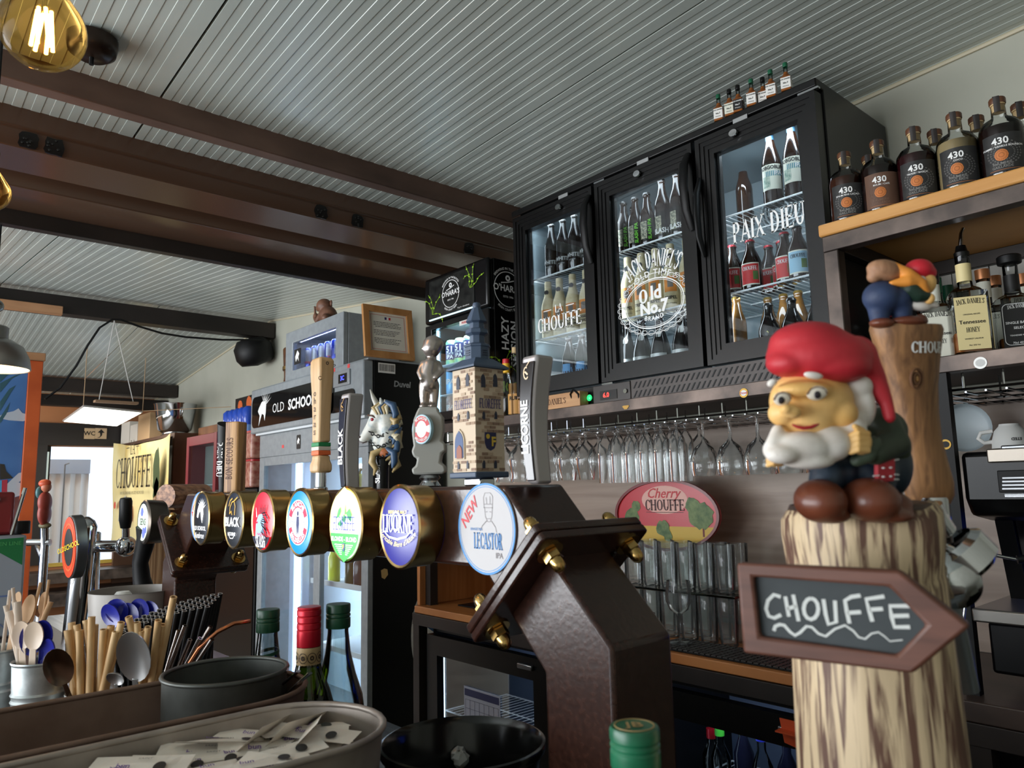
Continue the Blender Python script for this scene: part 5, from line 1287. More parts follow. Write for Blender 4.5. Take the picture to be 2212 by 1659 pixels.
MB().lathe([(0, 0), (.075, 0), (.08, .01), (.075, .06), (.08, .14), (.085, .24), (.08, .25), (.0, .25)], 24).obj('mug_body', grain('glazed_brown', (66, 40, 26), (104, 66, 40), (20, 20, 20), .3), bm, sm=50)
MB().lathe([(.081, .10), (.086, .104), (.086, .126), (.081, .13)], 24).obj('gold_band', BRASS, bm)
sp = T('wall_speaker', 'rounded black loudspeaker fixed high on the wall', 'speaker', (-5.82, 2.36, 2.47))
MB().lathe([(0, -.02), (.12, 0), (.15, .05), (.15, .14), (.11, .20), (0, .21)], 20, RX(.3)).obj('cabinet', BLKM, sp, sm=50)
MB().box(-.02, .02, .04, .119, .1, .14).obj('bracket', BLKM, sp)
# ================================================================ the tap tower
TOW = grain('tower_paint', (42, 22, 16), (56, 32, 24), (160, 160, 160), .25, 0, 2, .0003, spec=.55)
tw = T('tap_tower', 'dark brown square-tube tap tower bolted together at two bends', 'tap tower', (0, 0, 0))
def XZ(y0): return frame((0, y0, 0), (1, 0, 0), (0, 0, 1))       # local x=X, y=Z, out=-Y
YA, YB = .555, .648
def xz(poly, nm): return MB().prism(poly, -YB, -YA, XZ(0)).obj(nm, TOW, tw, bev=.0045)
xz([(-1.745, 1.424), (-.65, 1.424), (-.584, 1.354), (-.651, 1.287), (-.693, 1.329), (-1.706, 1.329), (-1.747, 1.287), (-1.8145, 1.3545)], 'cross_beam')
xz([(-.584, 1.354), (-.497, 1.267), (-.497, .9505), (-.592, .9505), (-.592, 1.228), (-.651, 1.287)], 'bent_post')
xz([(-1.8145, 1.3545), (-1.747, 1.287), (-1.806, 1.228), (-1.806, .9505), (-1.901, .9505), (-1.901, 1.268)], 'bent_post')
WELD = grain('weld_bead', (24, 18, 17), (40, 30, 27), (200, 200, 200), .25, .2, 2, .001)
for c, ex in (((-.620, 1.318), Vector((1, 0, 1))), ((-1.780, 1.312), Vector((1, 0, -1)))):
    F = frame((c[0], .6065, c[1]), ex, (0, 1, 0))
    for s_ in (0, 1):
        MB().prism(rrect(-.084, .084, -.084, .084, .006, 2), .0006-.0112*s_, .0106-.0112*s_, F).obj('flange_plate', TOW, tw, bev=.002)
    for side in (1, -1):
        for a in (-1, 1):
            for b in (-1, 1):
                G = F @ TR(a*.062, b*.062, .0106 if side > 0 else -.0106) @ (Matrix() if side > 0 else RX(PI))
                nb = MB().lathe([(0, 0), (.0155, 0), (.0155, .0022), (.009, .0024)], 20, G)
                nb.obj('washer', BRASS, tw)
                MB().lathe([(.0092, .0022), (.0104, .003), (.0104, .0115), (.0092, .0125)], 6, G).lathe([(.0080, .0115), (.0080, .017), (.0068, .0222), (.0038, .0255), (0, .0265)], 14, G).obj('dome_nut', BRASS, tw, sm=40)
    for s_, zz in ((1, -.0112),):
        m = MB()
        for e in range(34):
            q = -.046+.092*e/33
            for (x_, y_) in ((q, -.0475), (q, .0475)) if e else ():
                m.ell(tuple(F @ Vector((x_+.004, y_, -.0125))), (.0028, .0028, .0022), None, 6, 4)
        m.obj('weld_bead', WELD, tw)['kind'] = 'stuff'

def E(c, s=.75): return emit('lit_%d_%d_%d' % c, c, s, .25)
def badge(x, label):
    """oval brass drum with a backlit face on the front of the beam; returns (face, matrix of the face)"""
    zc_ = 1.3755
    mx = FY(x, YA-.0005, zc_)
    rx, ry = .0462, .0515
    d = MB()
    pr_ = [(1.0, 0), (1.0, .030), (1.03, .031), (1.03, .036), (.985, .0375), (.93, .0365)]
    n = 40; vs = []
    for k, h in pr_: vs += [(rx*k*math.cos(2*PI*i/n), ry*k*math.sin(2*PI*i/n), h) for i in range(n)]
    d.add(vs, [(j*n+i, j*n+(i+1) % n, (j+1)*n+(i+1) % n, (j+1)*n+i) for j in range(len(pr_)-1) for i in range(n)], mx)
    b = d.obj('badge', BRASSD, tw, sm=40); b['label'] = label
    return b, mx @ TR(0, 0, .0366)
def face(b, mx, c, s=.75):
    n = 40; vs = [(0, 0, .0022)]
    for k, h in ((.45, .0018), (.75, .0010), (.93, 0)): vs += [(.0462*k*math.cos(2*PI*i/n), .0515*k*math.sin(2*PI*i/n), h) for i in range(n)]
    fs = [(0, 1+i, 1+(i+1) % n) for i in range(n)]
    for j in range(2): fs += [(1+j*n+i, 1+(j+1)*n+i, 1+(j+1)*n+(i+1) % n, 1+j*n+(i+1) % n) for i in range(n)]
    return MB().add(vs, fs, mx).obj('lit_face', E(c, s), b, sm=60)
EW = E((244, 246, 250), .95)
def inoval(poly, k=.92): return [(x if abs(x) < .0462*k*math.sqrt(max(0, 1-(y/(.0515*k))**2)) else math.copysign(.0462*k*math.sqrt(max(0, 1-(y/(.0515*k))**2)), x), y) for x, y in poly]
def dense(poly, n=6):
    o = []
    for (a, b), (c, d) in zip(poly, poly[1:]+poly[:1]): o += [(a+(c-a)*i/n, b+(d-b)*i/n) for i in range(n)]
    return o
HORSE = [(-.016, -.010), (-.013, .004), (-.006, .014), (.006, .020), (.018, .014), (.021, -.004), (.015, -.022), (.008, -.012), (.004, .002), (-.004, -.002), (-.009, -.012)]
def horse(m, mx, s=1.0, lift=.003):
    flat(m, [(x*s, y*s) for x, y in HORSE], mx, lift)
    for i in range(7):
        a = R(15+i*20); flat(m, [((.010+.010*math.cos(a-.14))*s, (.006+.010*math.sin(a-.14))*s), ((.010+.010*math.cos(a+.2))*s, (.006+.010*math.sin(a+.2))*s), ((.010+.026*math.cos(a+.15))*s, (.006+.022*math.sin(a+.15))*s)], mx, lift)
# 1 black, white horse
b, mx = badge(-1.538, 'oval badge with a white horse head on black')
face(b, mx, (14, 15, 20), .3); m = MB(); horse(m, mx @ TR(0, .012, 0)); put(m, tmesh('OLD SCHOOL', .0115, .015), mx, dy=-.020, lift=.003); put(m, tmesh('Ambree', .0165), mx, dy=-.034, shear=.4, lift=.0025); m.obj('print', EW, b, sm=0)
# 2 black, gold unicorn
b, mx = badge(-1.367, 'oval badge with a gold unicorn outline and white word on black')
face(b, mx, (16, 16, 18), .3); m = MB(); mg = mx @ TR(0, .018, 0)
for pts in ([(-.012, -.008), (-.010, .004), (-.002, .013), (.008, .015), (.014, .006), (.012, -.010)], [(.008, .015), (.024, .022)], [(-.012, -.008), (-.004, -.003), (.0, -.010)], [(-.016, .006), (-.010, .016), (0, .020)]): stroke(m, pts, .0024, mg, .0032)
m.obj('print', E((206, 160, 60), .8), b, sm=0)
letters('print', tmesh('BLACK', .0225, .03, .95), EW, b, mx, dy=-.005, lift=.003); letters('print', tmesh('LICORNE', .0085, .02), EW, b, mx, dy=-.026, lift=.003)
m = MB(); stroke(m, [(-.018, -.024), (-.006, -.0335), (.006, -.0335), (.018, -.024)], .0016, mx, .003); m.obj('print', EW, b, sm=0)
# 3 red, blue-white horse
b, mx = badge(-1.237, 'oval badge with a wild blue horse on red')
face(b, mx, (216, 24, 40), .8)
fl('print', [inoval(dense(rect(-.04, .04, -.052, -.026)))], E((24, 12, 30), .4), b, mx, .0026)
m = MB(); flat(m, [(-.022, -.030), (-.020, -.004), (-.010, .010), (.004, .012), (.014, .002), (.012, -.014), (.020, -.028), (0, -.024)], mx, .003); m.obj('print', E((150, 186, 216), .8), b, sm=0)
m = MB()
for i in range(11): stroke(m, [(.004+.004*math.sin(i), .012-.003*i), (.016+.006*math.sin(i*2), .014-.004*i), (.024+.005*math.cos(i), .004-.004*i)], .0022, mx, .0036)
for i in range(8): stroke(m, [(-.004+.003*i, .012), (-.008+.004*i, .024+.003*math.sin(i*2))], .0016, mx, .0036)
m.obj('print', E((40, 20, 30), .4), b, sm=0)
m = MB(); stroke(m, [(-.016, .006), (-.020, .022)], [.003, .0006], mx, .0036); put(m, smesh('SLASH', .0185, 1.1, .62), mx, dy=-.034, lift=.0032); m.obj('print', EW, b, sm=0)
m = MB(); stroke(m, [(-.018, -.004), (-.012, -.002)], .003, mx, .0038)
for i in range(4): stroke(m, [(-.012+.008*i, -.024), (-.01+.008*i, -.02), (-.006+.008*i, -.024)], .0016, mx, .0038)
m.obj('print', E((190, 30, 50), .8), b, sm=0)
# 4 blue, white ring
b, mx = badge(-1.097, 'oval badge with a white disc and red arcs on sky blue')
face(b, mx, (0, 128, 214), .85)
fl('print', [ov(.0345, .0345, 40)], EW, b, mx, .0024)
m = MB()
for a0, a1 in ((18, 162), (198, 342)):
    o_ = ov(.033, .033, 24, R(a0), R(a1)); i_ = ov(.0225, .0225, 24, R(a0), R(a1))
    m.add([(x, y, .0028) for x, y in o_+i_], [(i, i+1, 26+i, 25+i) for i in range(24)], mx)
m.obj('print', E((190, 18, 60), .85), b, sm=0)
m = MB(); put(m, tmesh('BLANCHE', .0105, .025), mx, dy=.0278, arc=.0278, lift=.0032); put(m, tmesh('BRUXELLES', .0105, .025), mx, dy=-.0278, arc=-.0278, lift=.0032); m.obj('print', EW, b, sm=0)
m = MB(); put(m, tmesh('White', .0085), mx, dx=-.0175, shear=.35, lift=.003); put(m, tmesh('Witte', .0085), mx, dx=.0175, shear=.35, lift=.003)
flat(m, ov(.0032, .004, 12, cy=.0135), mx, .003); flat(m, [(-.004, .009), (.004, .009), (.005, -.002), (.003, -.016), (.0005, -.016), (0, -.006), (-.0005, -.016), (-.003, -.016), (-.005, -.002)], mx, .003); flat(m, rect(-.006, .006, -.0175, -.0165), mx, .003)
m.obj('print', E((40, 44, 90), .6), b, sm=0)
# 5 yellow / white / green
b, mx = badge(-.951, 'oval badge shading from pale yellow to green with blue lettering')
face(b, mx, (246, 248, 244), .9)
fl('print', [inoval(dense(rect(-.04, .04, .012, .052)))], E((240, 236, 150), .9), b, mx, .0024)
fl('print', [inoval(dense(rect(-.04, .04, -.052, -.0125)))], E((20, 160, 44), .85), b, mx, .0024)
m = MB()
for q in ([(-.022, .008), (-.016, .020), (-.010, .024), (-.008, .018), (-.014, .010)], [(-.006, .006), (.0, .014), (.008, .010), (.002, .002)], [(.002, .014), (.004, .028), (.006, .014)], [(.006, .016), (.016, .022), (.022, .014), (.020, .004), (.012, .008)], [(-.018, .0), (-.010, .006), (-.004, 0), (-.010, -.003)]): flat(m, q, mx, .003)
m.obj('print', E((40, 150, 60), .8), b, sm=0)
letters('print', smesh('FLOREFFE', .0185, 1.0, .62), E((40, 46, 180), .8), b, mx, dy=.0015, lift=.003); letters('print', tmesh("Biere d'abbaye - Abdijbier", .0058), E((40, 46, 120), .6), b, mx, dy=-.0095, lift=.003)
letters('print', tmesh('BLONDE - BLOND', .0088, .025), EW, b, mx, dy=-.0205, lift=.003)
m = MB()
for i in range(6): flat(m, inoval(rect(-.026+.003*i, -.005, -.0285-.0026*i, -.0275-.0026*i)), mx, .003); flat(m, inoval(rect(.005, .026-.003*i, -.0285-.0026*i, -.0275-.0026*i)), mx, .003)
m.obj('print', EW, b, sm=0)
fl('print', [[(-.0035, -.026), (.0035, -.026), (.0035, -.033), (0, -.038), (-.0035, -.033)]], E((30, 50, 140), .7), b, mx, .0032); letters('print', tmesh('F', .009, .03), E((250, 210, 40), .9), b, mx, dy=-.031, lift=.0036)
# 6 deep blue
b, mx = badge(-.813, 'oval badge with silver unicorn lettering on deep blue')
face(b, mx, (36, 34, 128), .75)
letters('print', tmesh('BIERE PUR MALT', .0058, .02), E((220, 196, 90), .8), b, mx, dy=.018, lift=.003)
letters('print', smesh('LICORNE', .0225, 1.15, .66), E((206, 212, 226), .9), b, mx, dy=.004, lift=.003)
m = MB(); m.ring(ov(.0115, .0125, 24, cx=-.002, cy=.007), ov(.009, .010, 24, cx=-.002, cy=.007), .0026, .0038, mx); stroke(m, [(-.035, -.004), (-.02, -.013), (0, -.0155), (.02, -.012), (.034, -.003)], [.001, .0026, .003, .0026, .001], mx, .003); stroke(m, [(-.035, .014), (.034, .014)], .0008, mx, .003); m.obj('print', E((190, 200, 226), .8), b, sm=0)
letters('print', tmesh("Veritable Biere d'Alsace", .0092), E((226, 206, 120), .8), b, mx, dy=-.022, shear=.4, lift=.0028, arc=-.06)

# beer mats stuck on the beam
def coaster(x, z, label):
    t = T('beer_mat', label, 'beer mat', (x, YA-.0005, z))
    mx = FY(0, 0, 0)
    MB().prism(ov(.0525, .0525, 48), 0, .0016, mx).obj('board', pl('mat_board', (198, 195, 196), .6), t)
    mx = mx @ TR(0, 0, .0016)
    MB().ring(ov(.0525, .0525, 48), ov(.0500, .0500, 48), 0, .0002, mx).obj('blue_rim', pl('print_azure', (60, 140, 206), .5), t)
    MB().ring(ov(.0486, .0486, 48), ov(.0479, .0479, 48), 0, .0002, mx).obj('blue_line', MATS['print_azure'], t)
    letters('lettering', tmesh('NEW', .019, .012, .9), pl('print_scarlet', (222, 60, 70), .5), t, mx, dx=-.029, dy=.018, tilt=.85, shear=.2)
    letters('lettering', smesh('LECASTOR', .0185, 1.15, .50), pl('print_cobalt', (50, 124, 190), .5), t, mx, dx=.004, dy=-.014)
    letters('lettering', tmesh('IPA', .009), pl('print_pale_ink', (130, 122, 124), .6), t, mx, dx=.024, dy=-.030, shear=-.0)
    letters('lettering', tmesh('BRASSE PAR', .0042, .01), MATS['print_cobalt'], t, mx, dx=-.017, dy=-.001)
    m = MB()
    for pts in ([(-.002, .024), (-.003, .036), (.0, .041), (.010, .041), (.014, .037), (.013, .024)], [(-.003, .024), (.014, .024)], [(-.002, .028), (.013, .028)], [(.002, .036), (.003, .028)], [(.009, .037), (.009, .028)], [(-.001, .024), (0, .014), (.004, .008), (.009, .008), (.012, .014), (.013, .024)], [(.001, .019), (.004, .0195)], [(.008, .0195), (.011, .019)], [(.0035, .0115), (.009, .0115)], [(.002, .009), (-.006, .003), (-.010, -.003)], [(.011, .009), (.018, .002), (.020, -.004)]): stroke(m, pts, .0006, mx)
    m.obj('chef_sketch', MATS['print_pale_ink'], t, sm=0)
coaster(-.683, 1.3745, 'round white beer mat with blue rim stuck beside the bend')
coaster(-1.655, 1.375, 'round white beer mat half hidden behind the first badge')

# ================================================================ tap handles along the top of the beam
ZT = 1.4242; YH = .602
ASH = grain('ash_wood', (196, 158, 112), (220, 186, 142), (60, 60, 5), .42); OAKS = grain('striped_oak', (130, 88, 52), (206, 160, 108), (150, 150, 4), .5, lo=.42, hi=.58)
def collar(t, h=.02, r=.009): MB().lathe([(r*1.3, 0), (r*1.3, .004), (r, .006), (r, h)], 16).obj('collar', CHROME, t)
def thandle(label, x, rz=0.0, y=YH): return T('draught_lever', label, 'tap handle', (x, y, ZT), rz, 'tap handles on the tower')
# black cone with white word
t = thandle('black tapered tap handle with white lettering and slanted top', -1.648)
hh = .158
n = 24; vs = []
for z, r in ((0, .011), (.03, .0125), (.08, .0155), (.12, .017)): vs += [(r*math.cos(2*PI*i/n), r*math.sin(2*PI*i/n), z) for i in range(n)]
vs += [(.0185*math.cos(2*PI*i/n), .0185*math.sin(2*PI*i/n), hh-.008*(1+math.cos(2*PI*i/n))) for i in range(n)]+[(0, 0, hh-.006)]
fs = [(j*n+i, j*n+(i+1) % n, (j+1)*n+(i+1) % n, (j+1)*n+i) for j in range(4) for i in range(n)]+[(4*n+i, 4*n+(i+1) % n, 5*n) for i in range(n)]
MB().add(vs, fs).obj('handle_body', BLKM, t, sm=40)
m = MB(); g = smesh('PAIX DIEU', .017, 1.1, .8)
put(m, ([(y, -x) for x, y in g[0]], g[1]), RZ(.25), bend=.0165, dx=.002, dy=.072); m.obj('lettering', PRINTW, t, sm=0)
# oak plank handle
t = thandle('striped oak plank tap handle with burnt lettering', -1.588, .6)
MB().prism(rrect(-.0165, .0165, -.017, .017, .004, 2), 0, .150).obj('handle_body', OAKS, t, bev=.002)
m = MB(); g = smesh('BON SECOURS', .015, 1.0, .74, .02); put(m, g, FY(-.003, -.0172, .072), tilt=PI/2); m.obj('lettering', pl('burnt_brown', (86, 48, 24), .6), t, sm=0)
# paddle with tricolour band
t = thandle('pale ash paddle tap handle with green white and orange bands', -1.195)
collar(t, .036, .0095)
def paddle(sec, nm, mat):
    n = 4; vs = []
    for z, wx, wy in sec: vs += [(-wx, -wy, z), (wx, -wy, z), (wx, wy, z), (-wx, wy, z)]
    k = len(sec)
    fs = [(j*4+i, j*4+(i+1) % 4, (j+1)*4+(i+1) % 4, (j+1)*4+i) for j in range(k-1) for i in range(4)]+[(3, 2, 1, 0), tuple((k-1)*4+i for i in range(4))]
    return MB().add(vs, fs).obj(nm, mat, t, bev=.0035)
paddle([(.030, .015, .013), (.036, .0165, .014), (.044, .0165, .014), (.052, .0135, .0115), (.060, .0135, .0115)], 'foot', ASH)
for z0_, z1_, c, nm in ((.0602, .068, pl('band_orange', (226, 104, 48), .5), 'orange_band'), (.0682, .075, pl('band_white', (214, 204, 190), .5), 'white_band'), (.0752, .082, pl('band_green', (20, 132, 74), .5), 'green_band')):
    MB().box(-.0138, .0138, -.0118, .0118, z0_, z1_).obj(nm, c, t, bev=.001)
paddle([(.0822, .0135, .0115), (.12, .0140, .0115), (.17, .0165, .0125), (.205, .0195, .0140), (.225, .0195, .0140), (.232, .015, .011)], 'blade', ASH)
m = MB()
for i, ch in enumerate("o'hara's".replace("'", '')): put(m, tmesh(ch, .017, 0), FY(-.001, -.0126, .168-.0135*i), lift=.0004)
put(m, tmesh("O'HARA'S", .010, .01), FX(.0178, 0, .205), tilt=PI/4); m.ring(ov(.003, .003, 10), ov(.0015, .0015, 10), 0, .0004, FX(.0192, .0, .220))
m.obj('lettering', pl('burnt_ink', (60, 44, 40), .6), t, sm=0)
# two bowed handles with dark plates
def bowed(label, x, h, word, col, sz, unic=True):
    t = thandle(label, x)
    def cl(z): return -.004*math.sin(PI*z/h)*2.0
    N_ = 12; sec = [h*i/N_ for i in range(N_+1)]
    def half(z): return .0085+.0052*(z/h)
    vs = []
    for z in sec:
        a = half(z); o_ = cl(z); dY = .012+.004*z/h
        vs += [(o_-a, -.013, z), (o_+a, -.013, z), (o_+a, dY, z), (o_-a, dY, z)]
    fs = [(j*4+i, j*4+(i+1) % 4, (j+1)*4+(i+1) % 4, (j+1)*4+i) for j in range(N_) for i in range(4)]+[(3, 2, 1, 0), tuple(N_*4+i for i in range(4))]
    MB().add(vs, fs).obj('handle_body', pl('handle_silver', (176, 170, 170), .32, .45), t, bev=.004)
    vs = []
    for z in sec[0:]:
        zz_ = min(max(z, .004), h-.008); a = half(zz_)-.0016; o_ = cl(zz_)
        vs += [(o_-a, -.0150, zz_), (o_+a, -.0150, zz_), (o_+a, -.0125, zz_), (o_-a, -.0125, zz_)]
    MB().add(vs, fs).obj('dark_plate', pl('plate_aubergine', (24, 13, 16), .15), t, bev=.0012)
    m = MB(); put(m, tmesh(word, sz, .03, .9), FY(cl(h*.45), -.0152, h*.44), tilt=PI/2); m.obj('lettering', PRINTW, t, sm=0)
    m = MB(); mx = FY(cl(h*.85), -.0152, h*.86)
    pts = [(.004*math.cos(a), .007*math.sin(a)) for a in [R(60+i*26) for i in range(11)]]
    stroke(m, pts, .0016, mx); stroke(m, [(.001, .008), (.007, .014)], .0012, mx); stroke(m, [(-.002, .002), (.003, -.002)], .0022, mx)
    m.obj('unicorn_emblem', col, t, sm=0)
    return t
bowed('bowed silver tap handle with BLACK on a dark plate', -1.088, .156, 'BLACK', pl('emblem_gold', (166, 128, 70), .35, .5), .021)
bowed('bowed silver tap handle with white outlined word, nearest the bend', -.640, .152, 'LICORNE', pl('emblem_champagne', (206, 182, 150), .35, .3), .017)
# unicorn bust
t = thandle('painted unicorn head tap handle with chains and horn', -.992, YAW-.1)
UW = grain('unicorn_hide', (120, 146, 158), (216, 216, 208), (70, 70, 70), .4, lo=.3, hi=.55)
blob('head', [('e', (.000, 0, .112), (.020, .014, .022)), ('t', [(-.004, 0, .110), (-.016, -.001, .092), (-.026, -.002, .080)], [.016, .0115, .0085]), ('e', (-.028, -.002, .077), (.0085, .008, .0075)), ('t', [(.006, 0, .108), (.010, 0, .085), (.004, 0, .060)], [.017, .0165, .014]), ('e', (-.002, 0, .070), (.014, .013, .018))], UW, t, .0022, 3)
MB().tube([(-.008, -.002, .128), (-.014, -.002, .140), (-.019, -.002, .153)], [.005, .0035, .0008], 10).obj('horn', pl('horn_grey', (176, 174, 164), .4), t, sm=60)
for s_ in (-1, 1): MB().tube([(.002, s_*.010, .126), (.000, s_*.012, .138)], [.005, .001], 8).obj('ear', UW, t, sm=60)
MANE = (pl('mane_blue', (54, 84, 118), .4), pl('mane_gold', (176, 152, 104), .4), pl('mane_cream', (206, 196, 166), .45))
for k in range(14):
    a = k/13; z_ = .132-.078*a
    pts = [(.008+.006*math.sin(PI*a), -.012+.003*(k % 3), z_), (.020+.006*math.sin(PI*a), -.014+.006*(k % 4), z_-.006), (.024+.004*math.sin(k), -.012+.006*(k % 3), z_-.020), (.014+.006*math.cos(k), -.014, z_-.030)]
    MB().tube(pts, [.003, .0062, .0055, .0012], 8).obj('mane_lock', MANE[k % 3], t, sm=60)
for k in range(5):
    MB().tube([(-.002+.004*k, -.010, .130), (-.010+.005*k, -.015, .122), (-.004+.004*k, -.016, .112)], [.002, .004, .001], 8).obj('mane_lock', MANE[(k+1) % 3], t, sm=60)
MB().ell((-.012, -.0118, .105), (.0036, .003, .003)).obj('eye', pl('eye_red', (150, 30, 44), .2), t, sm=60); MB().tube([(-.020, -.011, .112), (-.012, -.0145, .1105), (-.005, -.013, .106)], .0015, 6).obj('brow', pl('brow_brown', (90, 66, 56), .5), t)
MB().tube([(-.035, -.006, .072), (-.028, -.010, .0695), (-.022, -.009, .072)], .0009, 5).obj('mouth', pl('mouth_dark', (60, 44, 44), .5), t); MB().ell((-.0335, -.0075, .079), (.002, .0016, .0018)).obj('nostril', MATS['mouth_dark'], t)
for k in range(3):
    ch = MB()
    for i in range(9):
        a = i/8; ch.lathe([(.0022, -.0008), (.0032, 0), (.0022, .0008), (.0014, 0), (.0022, -.0008)], 8, TR(-.016+.036*a, -.0155+.004*abs(a-.5), .086-.016*k-.010*math.sin(PI*a)+.006*a) @ RX(PI/2 if i % 2 else 0) @ RY(.5))
    ch.obj('chain', pl('chain_dark', (60, 62, 66), .3, .7), t)['kind'] = 'stuff'
MB().lathe([(.0095, 0), (.0100, .03), (.0125, .052), (.010, .058)], 18).obj('black_stem', BLK, t, sm=50)
m = MB(); put(m, tmesh('SLASH', .0135, .02, .9), RZ(-.5), bend=.0104, dy=.025, tilt=PI/2); m.obj('lettering', PRINTW, t, sm=0)
MB().tube([(.006, -.010, .060), (-.010, -.015, .052), (-.012, -.015, .040), (-.006, -.014, .030), (-.010, -.012, .020)], [.004, .006, .0055, .004, .0012], 8).obj('curl', MANE[1], t, sm=60); MB().ell((.006, -.012, .054), (.009, .005, .007)).obj('orange_knot', pl('knot_orange', (180, 104, 60), .5), t, sm=60)
# silver statuette on a scrolled grey pedestal
t = thandle('silver standing statuette on a grey scrolled pedestal with red badge', -.866, YAW)
MB().lathe([(.014, 0), (.016, .002), (.013, .006), (.011, .009), (.015, .013), (.012, .017)], 22).obj('collar', CHROME, t, sm=50)
PED = pl('pedestal_grey', (150, 150, 144), .5)
pp = [(-.022, .018), (.020, .018), (.024, .022), (.022, .030), (.016, .034), (.018, .046), (.024, .050), (.023, .060), (.018, .064), (.021, .080), (.020, .098), (.014, .106), (.013, .112), (-.013, .112), (-.017, .104), (-.021, .094), (-.023, .074), (-.021, .058), (-.024, .050), (-.021, .042), (-.016, .040), (-.018, .030), (-.024, .026)]
MB().prism(pp, -.014, .014, frame((0, 0, 0), (1, 0, 0), (0, 0, 1))).obj('pedestal', PED, t, bev=.004)
bmx = frame((-.010, -.0145, .080), (.94, .34, 0), (0, 0, 1)) @ RY(0)
bmx = TR(-.008, -.017, .080) @ RZ(R(-30)) @ FY(0, 0, 0)
MB().prism(ov(.0165, .0205, 32), -.004, .002, bmx).obj('badge_ring', pl('badge_pale_blue', (150, 190, 206), .4), t); MB().prism(ov(.0150, .0190, 32), .002, .0024, bmx).obj('badge_disc', PRINTW, t)
m = MB()
for a0, a1 in ((18, 162), (198, 342)):
    o_ = ov(.0145, .0183, 20, R(a0), R(a1)); i_ = ov(.009, .0118, 20, R(a0), R(a1)); m.add([(x, y, .0027) for x, y in o_+i_], [(i, i+1, 22+i, 21+i) for i in range(20)], bmx)
m.obj('badge_arcs', RED, t, sm=0)
m = MB(); put(m, tmesh('BLANCHE', .0048, .02), bmx, dy=.0150, arc=.0145, lift=.003); put(m, tmesh('BRUXELLES', .0045, .02), bmx, dy=-.0150, arc=-.0145, lift=.003); m.obj('lettering', PRINTW, t, sm=0)
SIL = pl('statue_silver', (176, 166, 160), .28, .85)
blob('statue', [('e', (.004, 0, .1985), (.0135, .0135, .0150)), ('e', (.006, .002, .2035), (.0150, .0150, .0130)), ('t', [(.004, 0, .188), (.003, 0, .178)], [.0062, .0070]), ('t', [(.002, 0, .172), (-.001, 0, .160), (.000, 0, .146)], [.0120, .0128, .0132]), ('t', [(-.006, 0, .144), (-.0075, -.001, .128), (-.007, 0, .1135)], [.0088, .0068, .0052]), ('t', [(.006, .002, .144), (.0065, .002, .128), (.006, .002, .1135)], [.0090, .0070, .0054]), ('t', [(.012, .002, .175), (.018, -.002, .163), (.011, -.009, .154)], [.0056, .0050, .0042]), ('t', [(-.008, .0, .175), (-.013, -.004, .162), (-.009, -.010, .152)], [.0056, .0048, .0040]), ('e', (-.008, -.004, .1135), (.0062, .009, .0036)), ('e', (.005, -.003, .1135), (.0062, .009, .0036)), ('e', (-.008, -.004, .1965), (.0026, .0026, .0026)), ('e', (.017, 0, .198), (.0025, .0030, .0040))], SIL, t, .0019, 2)
# brick bell tower
t = thandle('brick bell tower tap handle with slate spire and blue lettering', -.755)
MB().box(-.017, .017, -.012, .012, 0, .010).obj('foot', CHROME, t, bev=.002)
SLATE = pl('slate_blue', (66, 82, 104), .5); CREAM = pl('tower_cream', (206, 186, 160), .55); NAV = pl('window_navy', (40, 44, 62), .5)
MB().box(-.0275, .0275, -.0275, .0275, .010, .0175).obj('slate_base', SLATE, t, bev=.0015)
bd = MB().box(-.0235, .0235, -.0235, .0235, .0175, .1500).obj('tower_body', CREAM, t)
BR = [grain('brick_tan', (150, 122, 98), (166, 138, 112), (90, 90, 90), .6), pl('brick_brown', (140, 112, 92), .6), pl('brick_pale', (184, 160, 134), .6)]
bms = []
for m_ in BR:
    me = MB().box(-.0044, .0044, -.0009, .0004, -.0017, .0017).mesh('brick'); me.materials.append(m_); bms.append(me)
random.seed(11)
for fx in range(2):
    for r_ in range(27):
        z = .0205+r_*.00485
        for c_ in range(5):
            u = -.0195+c_*.0096+(.0048 if r_ % 2 else 0)
            if abs(u) > .0195 or random.random() < .40: continue
            if .0955 < z < .1125: continue
            if fx == 0 and u < .006 and u > -.02 and .032 < z < .078: continue
            if fx == 1 and abs(u) < .012 and .044 < z < .068: continue
            mx = TR(u, -.0235, z) if fx == 0 else TR(.0235, u, z) @ RZ(PI/2)
            share('brick', random.choice(bms), bd, mx)
def arch(w_, h_, n=6): return [(-w_, -h_), (w_, -h_), (w_, h_*.3)]+[(w_*math.cos(R(90*i/n))*(1-.15*i/n), h_*.3+h_*.9*math.sin(R(90*i/n))) for i in range(1, n)]+[(0, h_*1.3)]+[(-w_*math.cos(R(90*(n-i)/n))*(1-.15*(n-i)/n), h_*.3+h_*.9*math.sin(R(90*(n-i)/n))) for i in range(1, n)]+[(-w_, h_*.3)]
for F_ in (FY(0, -.0236, 0), FX(.0236, 0, 0)):
    for u, z, w_, h_ in ((-.0105, .132, .0034, .0075), (.0095, .134, .0034, .0075), (-.0105, .088, .0020, .0045), (.0095, .089, .0020, .0045), (-.0115, .0262, .0020, .0045), (.0075, .0262, .0020, .0045)):
        MB().prism(arch(w_, h_), .0, .0012, F_ @ TR(u, z, 0)).obj('window', NAV, bd, sm=0)
    letters('lettering', smesh('FLOREFFE', .0120, 1.1, .56), pl('print_plum', (52, 38, 110), .5), bd, F_ @ TR(0, .104, .0011))
